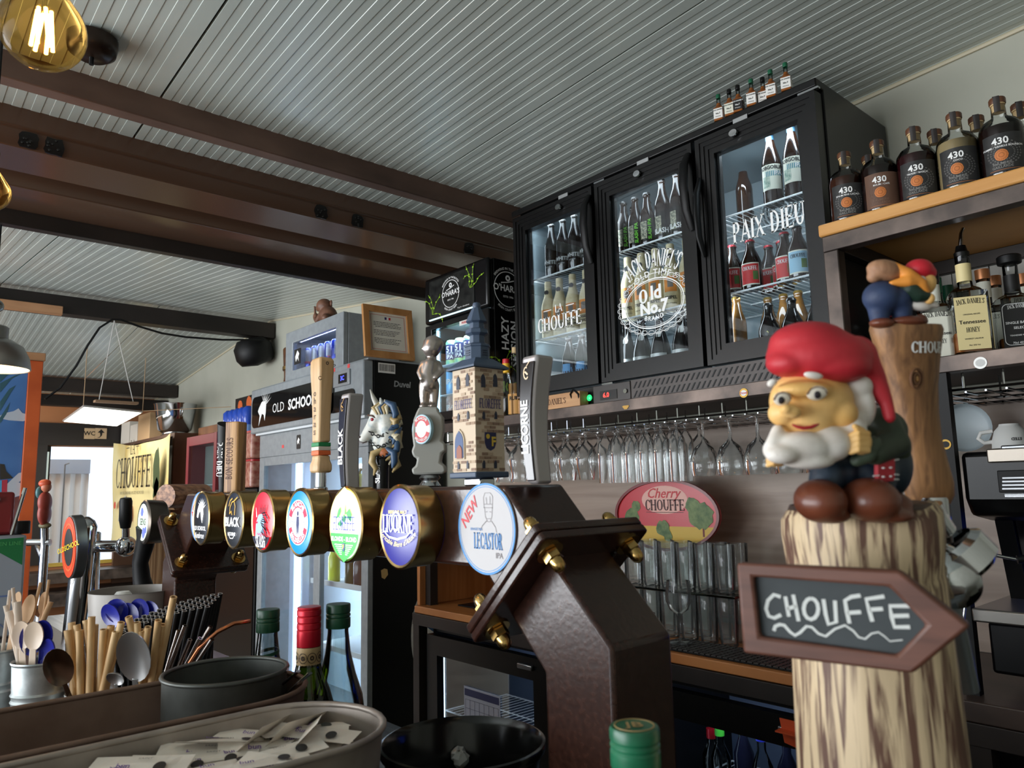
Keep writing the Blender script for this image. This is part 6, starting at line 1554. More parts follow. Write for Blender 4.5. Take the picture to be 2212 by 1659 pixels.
gt = MB().prism(arch(.0105, .017), 0, .0016, FY(-.0085, -.0236, .051)).obj('gate', pl('gate_rim', (196, 178, 152), .5), bd); MB().prism(arch(.0088, .0150), .0016, .0022, FY(-.0085, -.0236, .051)).obj('gate_arch', pl('gate_blue', (62, 84, 128), .5), bd); MB().prism(arch(.0055, .0075), .0022, .0030, FY(-.0072, -.0236, .0425)).obj('gate_door', pl('gate_rust', (150, 84, 60), .5), bd)
sh_ = [(-.009, .011), (.009, .011), (.009, -.002), (.006, -.009), (0, -.012), (-.006, -.009), (-.009, -.002)]
MB().prism(sh_, 0, .0012, FX(.0236, .0, .056)).obj('shield', pl('shield_navy', (36, 36, 78), .5), bd); letters('shield_letter', tmesh('F', .016, .04), pl('shield_gold', (214, 180, 60), .5), bd, FX(.0249, .004, .055)); fl('shield_rose', [ov(.0032, .0032, 10, cx=-.005, cy=.006)], MATS['shield_gold'], bd, FX(.0249, 0, .056))
MB().lathe([(.0415, .1500), (.0415, .1525), (.022, .1640), (.0195, .1650)], 4, RZ(PI/4)).obj('eaves', SLATE, t, sm=0)
MB().lathe([(.0165, .1640), (.0165, .1800), (.0180, .1810), (.0180, .1830), (.0120, .1860)], 8, RZ(PI/8)).obj('belfry', SLATE, t, sm=0)
for k in range(3):
    for F_ in (FY(0, -.0153, .1695), FX(.0153, 0, .1695)): MB().box(-.004, .004, k*.003-.001, k*.003, 0, .0012, F_).obj('louvre', NAV, t)
MB().lathe([(.0105, .1850), (.0105, .1960), (.0160, .1990), (.0150, .2040), (.0105, .2060), (.0100, .2130), (.0150, .2150), (.0090, .2280), (.0060, .2340)], 8, RZ(PI/8)).obj('spire', SLATE, t, sm=0)
MB().lathe([(0, .2320), (.0045, .2335), (.0058, .2370), (.0045, .2410), (0, .2425)], 14).obj('finial', SLATE, t, sm=50)
# ================================================================ carved log tap with gnome figure
CAMR = Matrix(((VR.x, VU.x, -VD.x, 0), (VR.y, VU.y, -VD.y, 0), (VR.z, VU.z, -VD.z, 0), (0, 0, 0, 1)))   # the gnome looks roughly at the bar stool the photo was taken from
LB = atd(1887, 1450, .50); LB = Vector((LB.x, LB.y, .9505))
BURN = grain('burnt_log', (98, 68, 54), (206, 182, 146), (190, 190, 12), .55, 0, 5, .0005, lo=.42, hi=.56, wave=True)
BURNT = grain('log_top', (48, 32, 26), (84, 58, 44), (60, 60, 60), .5)
lg = T('carved_log', 'barkless burnt-streaked log tap column carrying a gnome figure', 'tap column', LB)
prof = [(0, .056), (.08, .0545), (.16, .0530), (.24, .0515), (.32, .0500), (.38, .0485), (.402, .0480), (.408, .0470), (.424, .0490), (.436, .0500), (.446, .0495), (.452, .0460), (.454, .0380), (.452, .020), (.4515, 0)]
n = 48; vs = []
for k, (z, r) in enumerate(prof):
    for i in range(n):
        a = 2*PI*i/n
        q = r*(1+.028*math.sin(2*a+.6)+.018*math.sin(5*a+1+z*3)+.008*math.sin(11*a+z*9))
        vs.append((q*math.cos(a), q*math.sin(a), z+(.003*math.sin(3*a) if 5 < k < 12 else 0)))
fs = [(j*n+i, j*n+(i+1) % n, (j+1)*n+(i+1) % n, (j+1)*n+i) for j in range(len(prof)-1) for i in range(n)]
MB().add(vs, fs).obj('log', BURN, lg, sm=70)
MB().lathe([(0, .4555), (.036, .4555), (.0455, .4535), (.047, .450)], 36).obj('log_end', BURNT, lg, sm=50)
def Wl(px, py, d): return atd(px, py, d)-LB
S_ = .47/FPX
def e_(px, py, rx, ry, d, rd=None, tilt=0.0):
    return ('e', Wl(px, py, d), (rx*S_, ry*S_, (rd or (rx+ry)/2)*S_), CAMR @ RZ(tilt))
def t_(pts, rs): return ('t', [Wl(*p) for p in pts], [r*S_ for r in rs])
GSK = grain('gnome_skin', (232, 180, 104), (238, 192, 122), (50, 50, 50), .5); GRED = grain('gnome_cap_red', (180, 34, 46), (196, 44, 54), (30, 30, 30), .55); GWH = grain('gnome_beard', (216, 206, 196), (236, 230, 222), (40, 40, 90), .6)
GNV = pl('gnome_navy', (30, 44, 58), .45); GGR = pl('gnome_green', (50, 60, 44), .55); GBT = grain('gnome_boot', (90, 44, 28), (110, 58, 38), (25, 25, 25), .35)
gn = T('gnome_figure', 'grinning bearded gnome figure with red cap crouching on the log', 'figurine', Wl(1850, 1128, .49)+LB)
G0 = Wl(1850, 1128, .49)
def gb(nm, parts, mat, vox=.0016, it=4): return blob(nm, [((q[0], q[1]-G0)+tuple(q[2:])) if q[0] == 'e' else (q[0], [p-G0 for p in q[1]], q[2]) for q in parts], mat, gn, vox, it)
gb('trousers', [e_(1862, 1015, 82, 62, .492), e_(1915, 1005, 52, 78, .498), e_(1810, 1020, 45, 42, .482), t_([(1790, 1020, .478), (1778, 1068, .474)], [40, 34]), t_([(1890, 1030, .482), (1890, 1070, .476)], [46, 38])], GNV)
gb('boot', [e_(1772, 1082, 54, 47, .463, 62), e_(1768, 1060, 30, 26, .475), e_(1780, 1108, 50, 20, .470, 70)], GBT); gb('boot', [e_(1880, 1080, 60, 48, .464, 64), e_(1925, 1092, 45, 32, .474), e_(1900, 1108, 70, 20, .472, 70)], GBT)
gb('jacket', [e_(1905, 930, 55, 50, .496), e_(1930, 965, 36, 46, .49), t_([(1905, 915, .488), (1932, 960, .476), (1890, 978, .463)], [38, 34, 27]), t_([(1700, 935, .487), (1680, 965, .476), (1680, 985, .468)], [24, 24, 20]), e_(1840, 960, 62, 44, .492)], GGR)
gb('cuff', [t_([(1888, 958, .460), (1872, 985, .4575), (1850, 995, .4575)], [17, 19, 14])], pl('gnome_cuff', (62, 74, 58), .55))
gb('head', [e_(1752, 868, 88, 74, .470, 76), e_(1742, 905, 66, 44, .464), e_(1690, 893, 30, 28, .459), e_(1815, 893, 36, 34, .459), e_(1708, 888, 22, 15, .4455, 24, -.25), e_(1698, 884, 11, 10, .4405), e_(1738, 842, 60, 20, .4545)], GSK, .0014, 3)
gb('cap', [e_(1768, 772, 112, 62, .472, 92), e_(1750, 745, 88, 52, .472, 72), e_(1700, 785, 44, 30, .466, 50), e_(1800, 790, 78, 40, .464, 66), e_(1850, 805, 42, 38, .474), t_([(1848, 770, .472), (1888, 822, .470), (1915, 872, .466), (1922, 902, .463)], [46, 27, 15, 13])], GRED, .0016, 5)
gb('beard', [e_(1730, 968, 66, 36, .452, 40, .05), e_(1690, 982, 36, 20, .446), e_(1790, 958, 48, 40, .456), e_(1832, 930, 38, 40, .462), e_(1858, 880, 30, 48, .470), e_(1850, 835, 34, 30, .468), e_(1745, 995, 56, 18, .452), e_(1670, 972, 22, 22, .452), t_([(1680, 930, .455), (1668, 965, .450)], [14, 16])], GWH, .0015, 6)
for px, py, tl in ((1757, 811, -.15), (1668, 827, .5)): gb('eyebrow', [e_(px, py, 21 if px > 1700 else 12, 8, .4475 if px > 1700 else .452, 9, tl)], GWH, .0010, 1)
for px, py, rx, d in ((1690, 861, 19, .4475), (1765, 849, 22, .4440)):
    ey = MB().ell(tuple(Wl(px, py, d)-G0), (rx*S_, 15*S_, 8*S_), CAMR @ RZ(.15)).obj('eye', pl('eye_white', (226, 216, 200), .2), gn, sm=60)
    MB().ell(tuple(Wl(px+(1 if px > 1700 else -2), py+4, d-.0022)-G0), (7*S_, 8*S_, 3*S_), CAMR).obj('pupil', pl('pupil_brown', (40, 34, 40), .15), gn, sm=60)
    MB().tube([tuple(Wl(px+x, py+y, d-.0012)-G0) for x, y in ((-rx, 3), (-rx*.6, -9), (0, -13), (rx*.6, -10), (rx, 1))], .0005, 5).obj('eyelid', pl('eyelid_brown', (110, 70, 44), .5), gn)
MB().tube([tuple(Wl(x, y, d)-G0) for x, y, d in ((1711, 917, .4500), (1722, 922, .4492), (1736, 925, .4486), (1752, 923, .4486), (1768, 915, .4492), (1779, 906, .4502))], [.0006, .0010, .0012, .0012, .0010, .0005], 6).obj('mouth', pl('lip_red', (176, 36, 48), .4), gn, sm=60)
for cx, cy, d, s_ in ((1860, 955, .451, 1), (1676, 988, .462, .8)):
    gb('hand', [e_(cx, cy, 22*s_, 27*s_, d, 16*s_)]+[t_([(cx+14*s_, cy-18*s_+12*k*s_, d-.002), (cx-8*s_, cy-20*s_+12*k*s_, d-.0055), (cx-22*s_, cy-14*s_+12*k*s_, d-.003)], [7*s_, 7*s_, 6*s_]) for k in range(4)]+[t_([(cx+2, cy-24*s_, d), (cx-14*s_, cy-34*s_, d-.003)], [8*s_, 6*s_])], GSK, .0008, 1)
# red patch with white dots
pm = frame(Wl(1912, 1010, .466)-G0, tuple(VR), tuple(VU)) @ RY(.35)
ptc = MB().prism(rrect(-.0072, .0072, -.0088, .0088, .002), -.002, .0012, pm).obj('patch', pl('patch_red', (176, 44, 54), .6), gn, bev=.0006)
for i in range(2):
    for j in range(3): MB().ell(tuple(pm @ Vector((-.003+.006*i, -.0055+.0055*j, .0013))), (.0011, .0011, .0006)).obj('patch_dot', PRINTW, gn)
for s_ in (-1, 1):
    for j in range(2):
        for h in (-1, 1): MB().tube([tuple(pm @ Vector((s_*.0062, h*(.0075-.003*j), .0014))), tuple(pm @ Vector((s_*.0105, h*(.0078-.003*j), .0008)))], .0004, 4).obj('stitch', PRINTW, gn)

# arrow sign with chalk lettering
SA, SB2 = atd(1597, 1312, .448), atd(1960, 1342, .400)
sx_ = Vector((SB2.x-SA.x, SB2.y-SA.y, 0)).normalized(); sn = sx_.cross(Vector((0, 0, 1)))
SF = frame(SA, sx_, (0, 0, 1)); SFI = SF.inverted()
def sp2(px, py):
    q = SFI @ onpl(px, py, SA, sn); return (q.x, q.y)
sg = T('arrow_sign', 'wooden arrow sign with chalk lettering hung on the carved log', 'sign', SA)
MX = TR(-SA.x, -SA.y, -SA.z) @ SF
outer = [sp2(*p) for p in ((1590, 1216), (1943, 1233), (2097, 1353), (1972, 1456), (1605, 1411))]; inner = [sp2(*p) for p in ((1626, 1246), (1920, 1268), (2001, 1351), (1937, 1417), (1640, 1376))]
MB().ring(outer, inner, -.010, .0, MX).obj('frame', grain('sign_wood', (84, 50, 38), (106, 66, 52), (14, 14, 120), .5), sg, bev=.002)
MB().prism(inner, -.009, -.0055, MX).obj('chalkboard', grain('chalkboard', (42, 48, 50), (50, 56, 58), (40, 40, 40), .6), sg)
MB().prism([sp2(1700, 1260), sp2(1900, 1275), sp2(1900, 1400), sp2(1700, 1385)], -.022, -.0105, MX).obj('mount', BLKM, sg)
m = MB()
CH = [[(1682, 1292), (1667, 1287), (1654, 1300), (1650, 1318), (1656, 1334), (1668, 1338), (1683, 1331)], [(1692, 1291), (1696, 1314), (1700, 1335)], [(1696, 1318), (1716, 1312)], [(1709, 1287), (1716, 1320), (1721, 1345)],
      [(1748+16*math.cos(R(-90+i*30)), 1318+23*math.sin(R(-90+i*30))) for i in range(13)], [(1775, 1297), (1780, 1330), (1786, 1352), (1803, 1347), (1800, 1300)], [(1856, 1289), (1836, 1292), (1822, 1300), (1826, 1324), (1832, 1350)], [(1827, 1327), (1857, 1325)],
      [(1908, 1291), (1868, 1297), (1875, 1322), (1882, 1346)], [(1875, 1320), (1905, 1318)], [(1963, 1312), (1920, 1312), (1924, 1336), (1930, 1358), (1964, 1358)], [(1924, 1334), (1962, 1333)],
      [(1667, 1366), (1670, 1356), (1680, 1352), (1690, 1354), (1702, 1368), (1713, 1376), (1724, 1370), (1738, 1356), (1750, 1358), (1764, 1372), (1780, 1378), (1800, 1362), (1822, 1354), (1840, 1366), (1852, 1380), (1866, 1384), (1880, 1372), (1895, 1369), (1908, 1378), (1920, 1389), (1948, 1386)]]
for k, pts in enumerate(CH):
    w_ = .00215 if k < len(CH)-1 else [.0021-.0015*i/20 for i in range(21)]
    stroke(m, [sp2(*p) for p in pts], w_, MX, -.0051)
m.obj('chalk_lettering', pl('chalk', (206, 208, 204), .8), sg, sm=0)

# wooden tap lever behind the gnome with a second small gnome bending over
DH = .575; S2 = DH/FPX
hb = atd(2008, 1086, DH)
wh = T('wooden_lever', 'waisted wooden tap lever with white lettering behind the gnome', 'tap handle', hb)
def Wh(px, py, d=DH): return atd(px, py, d)-hb
sec = [(2008, 1086, 44), (2010, 1066, 52), (2006, 1040, 54), (1998, 1000, 50), (1988, 950, 46), (1978, 890, 48), (1969, 830, 54), (1962, 775, 64), (1957, 735, 72), (1955, 712, 77), (1954, 702, 74)]
n = 32; vs = []
for px, py, hw in sec:
    c = Wh(px, py)
    for i in range(n):
        a = 2*PI*i/n; q = 1+.03*math.sin(3*a+py*.01)+.012*math.sin(9*a)
        vs.append(tuple(c+VR*(hw*S2*q*math.cos(a))-VD*(hw*S2*.62*q*math.sin(a))))
vs.append(tuple(Wh(1954, 700))); k = len(sec)
fs = [(j*n+i, j*n+(i+1) % n, (j+1)*n+(i+1) % n, (j+1)*n+i) for j in range(k-1) for i in range(n)]+[((k-1)*n+i, (k-1)*n+(i+1) % n, k*n) for i in range(n)]
OAKH = grain('lever_oak', (104, 70, 44), (164, 118, 76), (190, 190, 14), .5, 0, 5, .0006, lo=.3, hi=.7, wave=True)
lev = MB().add(vs, fs).obj('lever', OAKH, wh, sm=50)
kn = frame(Wh(1980, 818, DH-.0225), tuple(VR), tuple(VU))
for r0, r1 in ((16, 13), (10, 6)): MB().ring(ov(r0*S2*.8, r0*S2*1.4, 20), ov(r1*S2*.8, r1*S2*1.4, 20), -.002, .0012, kn).obj('knot_ring', pl('knot_brown', (96, 62, 36), .6), lev)
MB().ell(tuple(Wh(1980, 818, DH-.0215)), (5*S2, 9*S2, 5*S2), CAMR).obj('knot', pl('knot_pale', (170, 126, 76), .6), lev)
m = MB(); g = smesh('CHOUFFE', 24*S2, 1.3, .92)
vs2 = []
cc = Wh(1958, 752); rr = 69*S2
for x, y in g[0]:
    a = (x+.0195)/rr-.18
    vs2.append(tuple(cc+VR*(rr*1.02*math.sin(a))-VD*(rr*.66*math.cos(a))+VU*(y+.0)))
m.add(vs2, g[1]).obj('lettering', PRINTW, lev, sm=0)
MB().lathe([(.0135, -.030), (.0135, .004)], 20).obj('ferrule', CHROME, wh); MB().ell((-.006, -.0125, -.008), (.0035, .002, .0035)).obj('screw', BRASS, wh)
# faucet body on the log
fc = T('chrome_faucet', 'round chrome tap body with ring on the side of the log', 'tap', atd(2040, 1240, .545))
MB().lathe([(0, -.026), (.015, -.022), (.021, -.010), (.022, 0), (.021, .010), (.015, .022), (0, .026)], 28, CAMR @ RX(.3)).obj('tap_body', CHROME, fc, sm=60)
MB().lathe([(.019, -.012), (.024, -.008), (.024, .008), (.019, .012)], 24, TR(*(VR*.012+VU*.012)) @ CAMR @ RX(1.25) @ RY(.7)).obj('ring', CHROME, fc, sm=50)
MB().tube([tuple(VU*.03), tuple(VU*.04+VR*-.008), tuple(VU*.050+VR*-.012)], [.009, .010, .010], 14).obj('neck', CHROME, fc, sm=60)
MB().tube([tuple(VU*-.02), tuple(VU*-.05+VR*.010), tuple(VU*-.085+VR*.017)], [.010, .008, .008], 14).obj('spout', pl('spout_satin', (140, 146, 150), .3, .9), fc, sm=60)
MB().tube([tuple(VD*.0), tuple(VR*-.03+VD*.0)], .012, 14).obj('shank', CHROME, fc, sm=60)

# small gnome bending over on the lever top
D2 = .570; S3 = D2/FPX
q0 = atd(1945, 703, D2)
g2 = T('small_gnome', 'small gnome in blue jeans bending over on the wooden lever', 'figurine', q0)
def e2(px, py, rx, ry, d=D2, rd=None, tilt=0): return ('e', atd(px, py, d)-q0, (rx*S3, ry*S3, (rd or (rx+ry)/2)*S3), CAMR @ RZ(tilt))
def t2(pts, rs): return ('t', [atd(p[0], p[1], p[2] if len(p) > 2 else D2)-q0 for p in pts], [r*S3 for r in rs])
JEAN = grain('gnome_jeans', (34, 48, 78), (46, 62, 96), (40, 40, 40), .6)
blob('trousers', [e2(1905, 642, 40, 36), e2(1935, 645, 34, 30), t2([(1898, 655), (1900, 690)], [26, 20]), t2([(1945, 655), (1950, 688)], [26, 19])], JEAN, g2, .0016, 3)
blob('boot', [e2(1905, 698, 26, 12, D2-.004, 26)], GBT, g2, .0014, 2); blob('boot', [e2(1965, 694, 40, 12, D2-.006, 22), e2(1990, 690, 12, 12, D2-.006)], GBT, g2, .0014, 2)
blob('jacket', [e2(1950, 625, 40, 24, D2, 28, .35), t2([(1965, 625, D2-.006), (1985, 640, D2-.008), (2000, 640, D2-.008)], [20, 16, 12])], pl('gnome_bottle_green', (24, 48, 36), .5), g2, .0015, 3)
blob('head', [e2(1998, 612, 22, 26), e2(2014, 615, 7, 6)], GSK, g2, .0012, 2)
blob('cap', [e2(1985, 583, 30, 24, D2, 28), e2(2000, 590, 22, 18)], pl('gnome_red_bright', (196, 30, 46), .5), g2, .0013, 3)
blob('beard', [e2(1985, 660, 28, 12, D2-.003, 14, -.15), e2(2010, 656, 20, 8, D2-.003, 9, -.3), e2(1988, 605, 12, 10, D2-.006)], GWH, g2, .0012, 2)
blob('hand', [e2(2008, 645, 11, 12, D2-.008)], GSK, g2, .0010, 1)
blob('sack', [e2(1912, 585, 40, 24, D2, 28, -.2), e2(1888, 598, 16, 14)], grain('sack_tan', (140, 100, 72), (170, 126, 94), (200, 200, 40), .6), g2, .0016, 2)
blob('scarf', [t2([(1930, 575, D2-.004), (1960, 592, D2-.007), (1990, 615, D2-.008), (2000, 635, D2-.008)], [10, 14, 14, 9]), t2([(1925, 612, D2-.008), (1960, 608, D2-.009), (1985, 610, D2-.008)], [6, 14, 12])], pl('scarf_orange', (230, 146, 56), .55), g2, .0013, 3)
# ================================================================ troughs and small things on the bar
ZINC = grain('zinc', (150, 140, 132), (182, 172, 162), (14, 14, 14), .42, .55, 5, r2=.55)
ZIND = grain('zinc_dark', (72, 74, 70), (100, 102, 98), (12, 12, 12), .38, .6, 5, r2=.5)
ZINB = grain('zinc_rusty', (96, 72, 58), (136, 112, 98), (9, 9, 9), .5, .4, 6, r2=.6)
GALV = grain('galvanised', (150, 156, 156), (196, 202, 202), (30, 30, 30), .34, .7, 4, r2=.5)
def stad(w2, y0, y1, n=14):
    return [(w2*math.cos(PI*i/n), y1-w2+w2*math.sin(PI*i/n)) for i in range(n+1)]+[(-w2*math.cos(PI*i/n), y0+w2-w2*math.sin(PI*i/n)) for i in range(n+1)]
def trough(label, xc, w2, y0, y1, z1, mat, matin=None):
    t = T('zinc_trough', label, 'trough', (xc, 0, 1.0605))
    h = z1-1.0605; m = MB(); lv = []
    pr_ = [(-.012, 0), (-.001, h), (-.003, h), (-.014, .003)]
    loops = [stad(w2+o, y0-o, y1+o) for o, z in pr_]; n = len(loops[0])
    vs = [(x, y, z) for (o, z), lp in zip(pr_, loops) for x, y in lp]
    fs = [(j*n+i, j*n+(i+1) % n, (j+1)*n+(i+1) % n, (j+1)*n+i) for j in range(3) for i in range(n)]+[tuple(3*n+i for i in range(n)), tuple(range(n-1, -1, -1))]
    MB().add(vs, fs).obj('wall', mat, t, sm=40)
    lp = stad(w2-.001, y0+.001, y1-.001)
    MB().tube([(x, y, h) for x, y in lp]+[(lp[0][0], lp[0][1], h), (lp[1][0], lp[1][1], h)], .0035, 8, False).obj('rim', mat, t, sm=60)
    return t
trough('oval zinc trough filled with paper sachets', -.757, .0925, -.16, .447, 1.18, ZINC)
trough('oval zinc trough holding the round tin bowl', -.968, .0975, -.18, .460, 1.18, ZINB)
# sachets
SACH = pl('sachet_paper', (226, 218, 206), .65); PURP = pl('print_purple', (96, 60, 140), .6)
sa = T('paper_sachet', 'white paper sachet with small dark print lying in the zinc trough', 'sachet', (0, 0, 0), 0, 'paper sachets in the trough')
me = MB(); n = 8
vs = []
for i in range(n+1):
    u = -.047+.094*i/n; th = .0032*math.sin(PI*min(max((i-.6)/(n-1.2), 0), 1))
    vs += [(u, -.0165, 0), (u, 0, th), (u, .0165, 0), (u, 0, -th*.4)]
me.add(vs, [(4*i+a, 4*i+(a+1) % 4, 4*(i+1)+(a+1) % 4, 4*(i+1)+a) for i in range(n) for a in range(4)]+[(3, 2, 1, 0), (4*n, 4*n+1, 4*n+2, 4*n+3)])
me.obj('packet', SACH, sa, sm=0)
letters('lettering', tmesh('bun', .009, .01), PURP, sa, TR(-.012, -.0055, .0034) @ RX(.22)); fl('logo', [ov(.006, .006, 16, R(20), R(340))], INK, sa, TR(.022, -.006, .0026) @ RX(.22))
letters('small_print', tmesh('SAINT', .005), INK, sa, TR(.004, .006, .0034) @ RX(-.22))
random.seed(21)
spots = []
for i in range(34):
    px, py = random.uniform(210, 735), 0
    f_ = (px-210)/525; py = 1655-.155*(px-210)+random.uniform(-22, 30)
    spots.append((px, py))
spots = [(250, 1640), (320, 1630), (400, 1610), (520, 1590), (290, 1650), (365, 1637), (440, 1622), (575, 1612), (655, 1592), (560, 1585), (660, 1575), (700, 1578), (590, 1600), (480, 1600), (410, 1625), (330, 1640), (640, 1610), (520, 1625), (450, 1640), (380, 1650), (600, 1630), (270, 1648), (560, 1648), (300, 1655), (690, 1600), (350, 1620), (500, 1650), (230, 1655), (430, 1608), (540, 1610), (620, 1590), (470, 1655), (610, 1655)]
for i, (px, py) in enumerate(spots):
    p = on(px, py, 'Z', 1.153+.0013*(i % 12))
    p.x = min(max(p.x, -.812), -.705); p.y = min(max(p.y, .0), .385)
    o = sa if i == 0 else dup(sa, (0, 0, 0))
    o.location = p; o.rotation_euler = (random.uniform(-.12, .30), random.uniform(-.14, .10), random.uniform(.6, 1.7))
for i, (px, py, rz, tx) in enumerate(((572, 1580, 2.4, -.75), (645, 1572, 2.2, -.8), (690, 1570, 2.6, -.75), (480, 1600, 1.3, -.3))):
    p = on(px, py, 'Z', 1.168); p.x = min(max(p.x, -.81), -.705); p.y = min(p.y, .385)
    o = dup(sa, p, 0); o.rotation_euler = (tx, .15, rz)
# round tin bowl in the far trough
A, B_ = on(374, 1447, 'Z', 1.20), on(632, 1447, 'Z', 1.20); c = (A+B_)/2; r = (A-B_).length/2*.95
bw2 = T('tin_bowl', 'round dark tin bowl standing in the far zinc trough', 'bowl', (c.x, c.y-.008, 1.0640))
h = .136
MB().lathe([(0, 0), (r*.94, 0), (r*.965, .004), (r*.985, h-.004), (r, h), (r*.975, h), (r*.95, .006), (0, .006)], 44).obj('bowl_wall', ZIND, bw2, sm=50)
MB().tube([((r*.99)*math.cos(2*PI*i/44), (r*.99)*math.sin(2*PI*i/44), h) for i in range(46)], .0028, 8, False).obj('rolled_rim', ZIND, bw2, sm=60)
for k in range(3):
    o = tag(MB().tube([(0, 0, 0), (.02+.01*k, .012, .03), (.05+.008*k, .03, .055)], [.004, .003, .005], 8, True, .35).obj('steel_tongs', CHROME, sm=60), 'polished sugar tongs, %s of those leaning in the tin bowl' % ORD[k], 'tongs', 'tongs in the tin bowl'); o.location = (c.x+.012*k, c.y+.02+.006*k, 1.145)
# bottles behind the troughs
def screwcap(t, z0, z1, r, mat, n=3):
    pr_ = [(r*.98, z0), (r, z0+.001)]
    hz = z1-z0
    for k in range(n):
        q = z0+hz*(.40+.17*k); pr_ += [(r, q), (r*.94, q+.0015), (r, q+.003)]
    pr_ += [(r, z1-.002), (r*.95, z1), (0, z1+.0003)]
    return MB().lathe(pr_, 24).obj('screw_cap', mat, t, sm=25)
GRG = glass('olive_glass', (120, 140, 40), .03, 1.5, 1.2)
p = atd(668, 1310, 1.078)
wb_ = T('wine_bottle', 'green wine bottle with red screw cap and medallion neck band', 'bottle', (p.x, max(p.y, .505), .9505)); H = p.z-.9505
MB().lathe([(0, .01), (.034, 0), (.0375, .005), (.0375, H-.150), (.036, H-.135), (.030, H-.115), (.020, H-.092), (.0165, H-.075), (.0155, H-.03), (.0155, H-.004)], 32).obj('glass_body', GRG, wb_, sm=50)
MB().lathe([(0, .012), (.0355, .012), (.0355, H-.155), (.028, H-.122), (0, H-.1215)], 28).obj('wine', pl('wine_olive', (34, 44, 10), .05, 0, .6), wb_, sm=50)
screwcap(wb_, H-.055, H, .0172, pl('cap_scarlet', (200, 30, 48), .3, .4), 4)
MB().lathe([(.0170, H-.082), (.0174, H-.081), (.0172, H-.0555)], 24).obj('neck_band', pl('band_buff', (190, 160, 116), .5), wb_)
m = MB()
for k in range(7):
    a = -1.6+.75*k
    for r0, r1 in ((.0066, .0058), (.003, .0012)):
        o_ = ov(r0, r0*1.1, 16); i_ = ov(r1, r1*1.1, 16)
        m.add([(.0180*math.sin(a+x/.0176), -.0180*math.cos(a+x/.0176), H-.069+y) for x, y in o_+i_], [(i, (i+1) % 16, 16+(i+1) % 16, 16+i) for i in range(16)])
m.obj('medallions', pl('print_sepia', (60, 42, 34), .6), wb_)
CLG = glass('syrup_glass', (216, 226, 226), .08, 1.5, 1.5)
for px, py, d, nm, ring in ((562, 1318, 1.16, 'clear bottle with green cap and loose green ring, beside the tin bowl', 1), (731, 1304, 1.10, 'embossed clear bottle with dark green cap, behind the wine bottle', 0)):
    p = atd(px, py, d)
    t = T('syrup_bottle', nm, 'bottle', (p.x, max(p.y, .50), .9505)); H = p.z-.9505
    MB().lathe([(0, .01), (.036, 0), (.0385, .005), (.0385, H-.15), (.036, H-.13), (.026, H-.10), (.0185, H-.07), (.0150, H-.04), (.0150, H-.005)], 28).obj('glass_body', CLG, t, sm=50)
    screwcap(t, H-.034, H, .0178, pl('cap_deep_green', (24, 70, 46), .35), 2)
    if ring: MB().lathe([(.0165, -.002), (.0185, -.0025), (.0185, .0025), (.0165, .002)], 24, TR(0, 0, H-.066) @ RX(.18)).obj('cap_ring', MATS['cap_deep_green'], t)
    else:
        MB().tube([(.010*math.cos(a), -.033+.004*abs(math.cos(a)), H-.115+.012*math.sin(a)) for a in [R(i*24) for i in range(14)]], .0016, 6).obj('embossing', CLG, t, sm=60)
p = atd(1370, 1568, .47)
gb_ = T('green_cap_bottle', 'bottle with a ridged green screw cap at the front of the bar', 'bottle', (p.x, p.y, 1.0605)); H = p.z-1.0605
MB().lathe([(0, .004), (.030, 0), (.031, .005), (.031, .085), (.026, .11), (.0155, .14), (.0145, H-.03), (.0145, H-.003)], 28).obj('glass_body', glass('bottle_green_glass', (120, 190, 140), .03, 1.5, 1.2), gb_, sm=50)
screwcap(gb_, H-.024, H, .0158, grain('cap_emerald', (22, 92, 62), (32, 110, 76), (30, 30, 200), .35), 2); MB().lathe([(.0160, H-.038), (.0164, H-.037), (.0160, H-.027)], 24).obj('tamper_ring', MATS['cap_emerald'], gb_)
MB().ring(ov(.0128, .0128, 28), ov(.0120, .0120, 28), 0, .0004, TR(0, 0, H+.0004)).obj('cap_print', pl('print_bronze', (166, 140, 90), .5), gb_); letters('cap_lettering', tmesh('JB', .014, .02), MATS['print_bronze'], gb_, TR(0, 0, H+.0002) @ RZ(YAW))
# ice bucket
A, B_ = on(822, 1600, 'Z', 1.12), on(1180, 1600, 'Z', 1.12); c = (A+B_)/2; r = (A-B_).length/2
ib = T('ice_bucket', 'round black plastic ice bucket on the worktop', 'bucket', (c.x, c.y, .9505)); h = 1.12-.9505
MB().lathe([(0, 0), (r*.80, 0), (r*.82, .004), (r*.93, h-.012), (r*.985, h-.010), (r, h-.004), (r*.99, h), (r*.96, h+.001), (r*.90, h-.008), (r*.80, .01), (0, .01)], 48).obj('bucket_wall', pl('bucket_black', (14, 14, 15), .18), ib, sm=50)
ICE = glass('ice', (214, 218, 214), .12, 1.31, 2.2, .3)
MB().lathe([(0, h-.07), (r*.86, h-.07)], 32).obj('inner_tray', BLKM, ib)
random.seed(5)
for k in range(9):
    m = MB().ell((0, 0, 0), (.011, .011, .010), None, 7, 5); m.v = [(x*random.uniform(.7, 1.2), y*random.uniform(.7, 1.2), z*random.uniform(.7, 1.2)) for x, y, z in m.v]
    p = on(985+random.uniform(-42, 42), 1622+random.uniform(-14, 22), 'Z', 1.06+.009*(k % 3))
    o = tag(m.obj('ice_lump', ICE, sm=0), 'rough lump of melting ice in the black bucket', 'ice', 'ice lumps in the bucket'); o.location = p
cupw = on(725, 1652, 'Z', 1.135)
t = T('white_bowl', 'white bowl whose rim peeks in at the bottom edge', 'bowl', (cupw.x+.055, cupw.y-.05, 1.0605)); MB().lathe([(0, 0), (.03, 0), (.032, .004), (.058, .06), (.064, .0715), (.060, .0715), (.028, .008), (0, .008)], 36).obj('bowl', WHITE, t, sm=50)

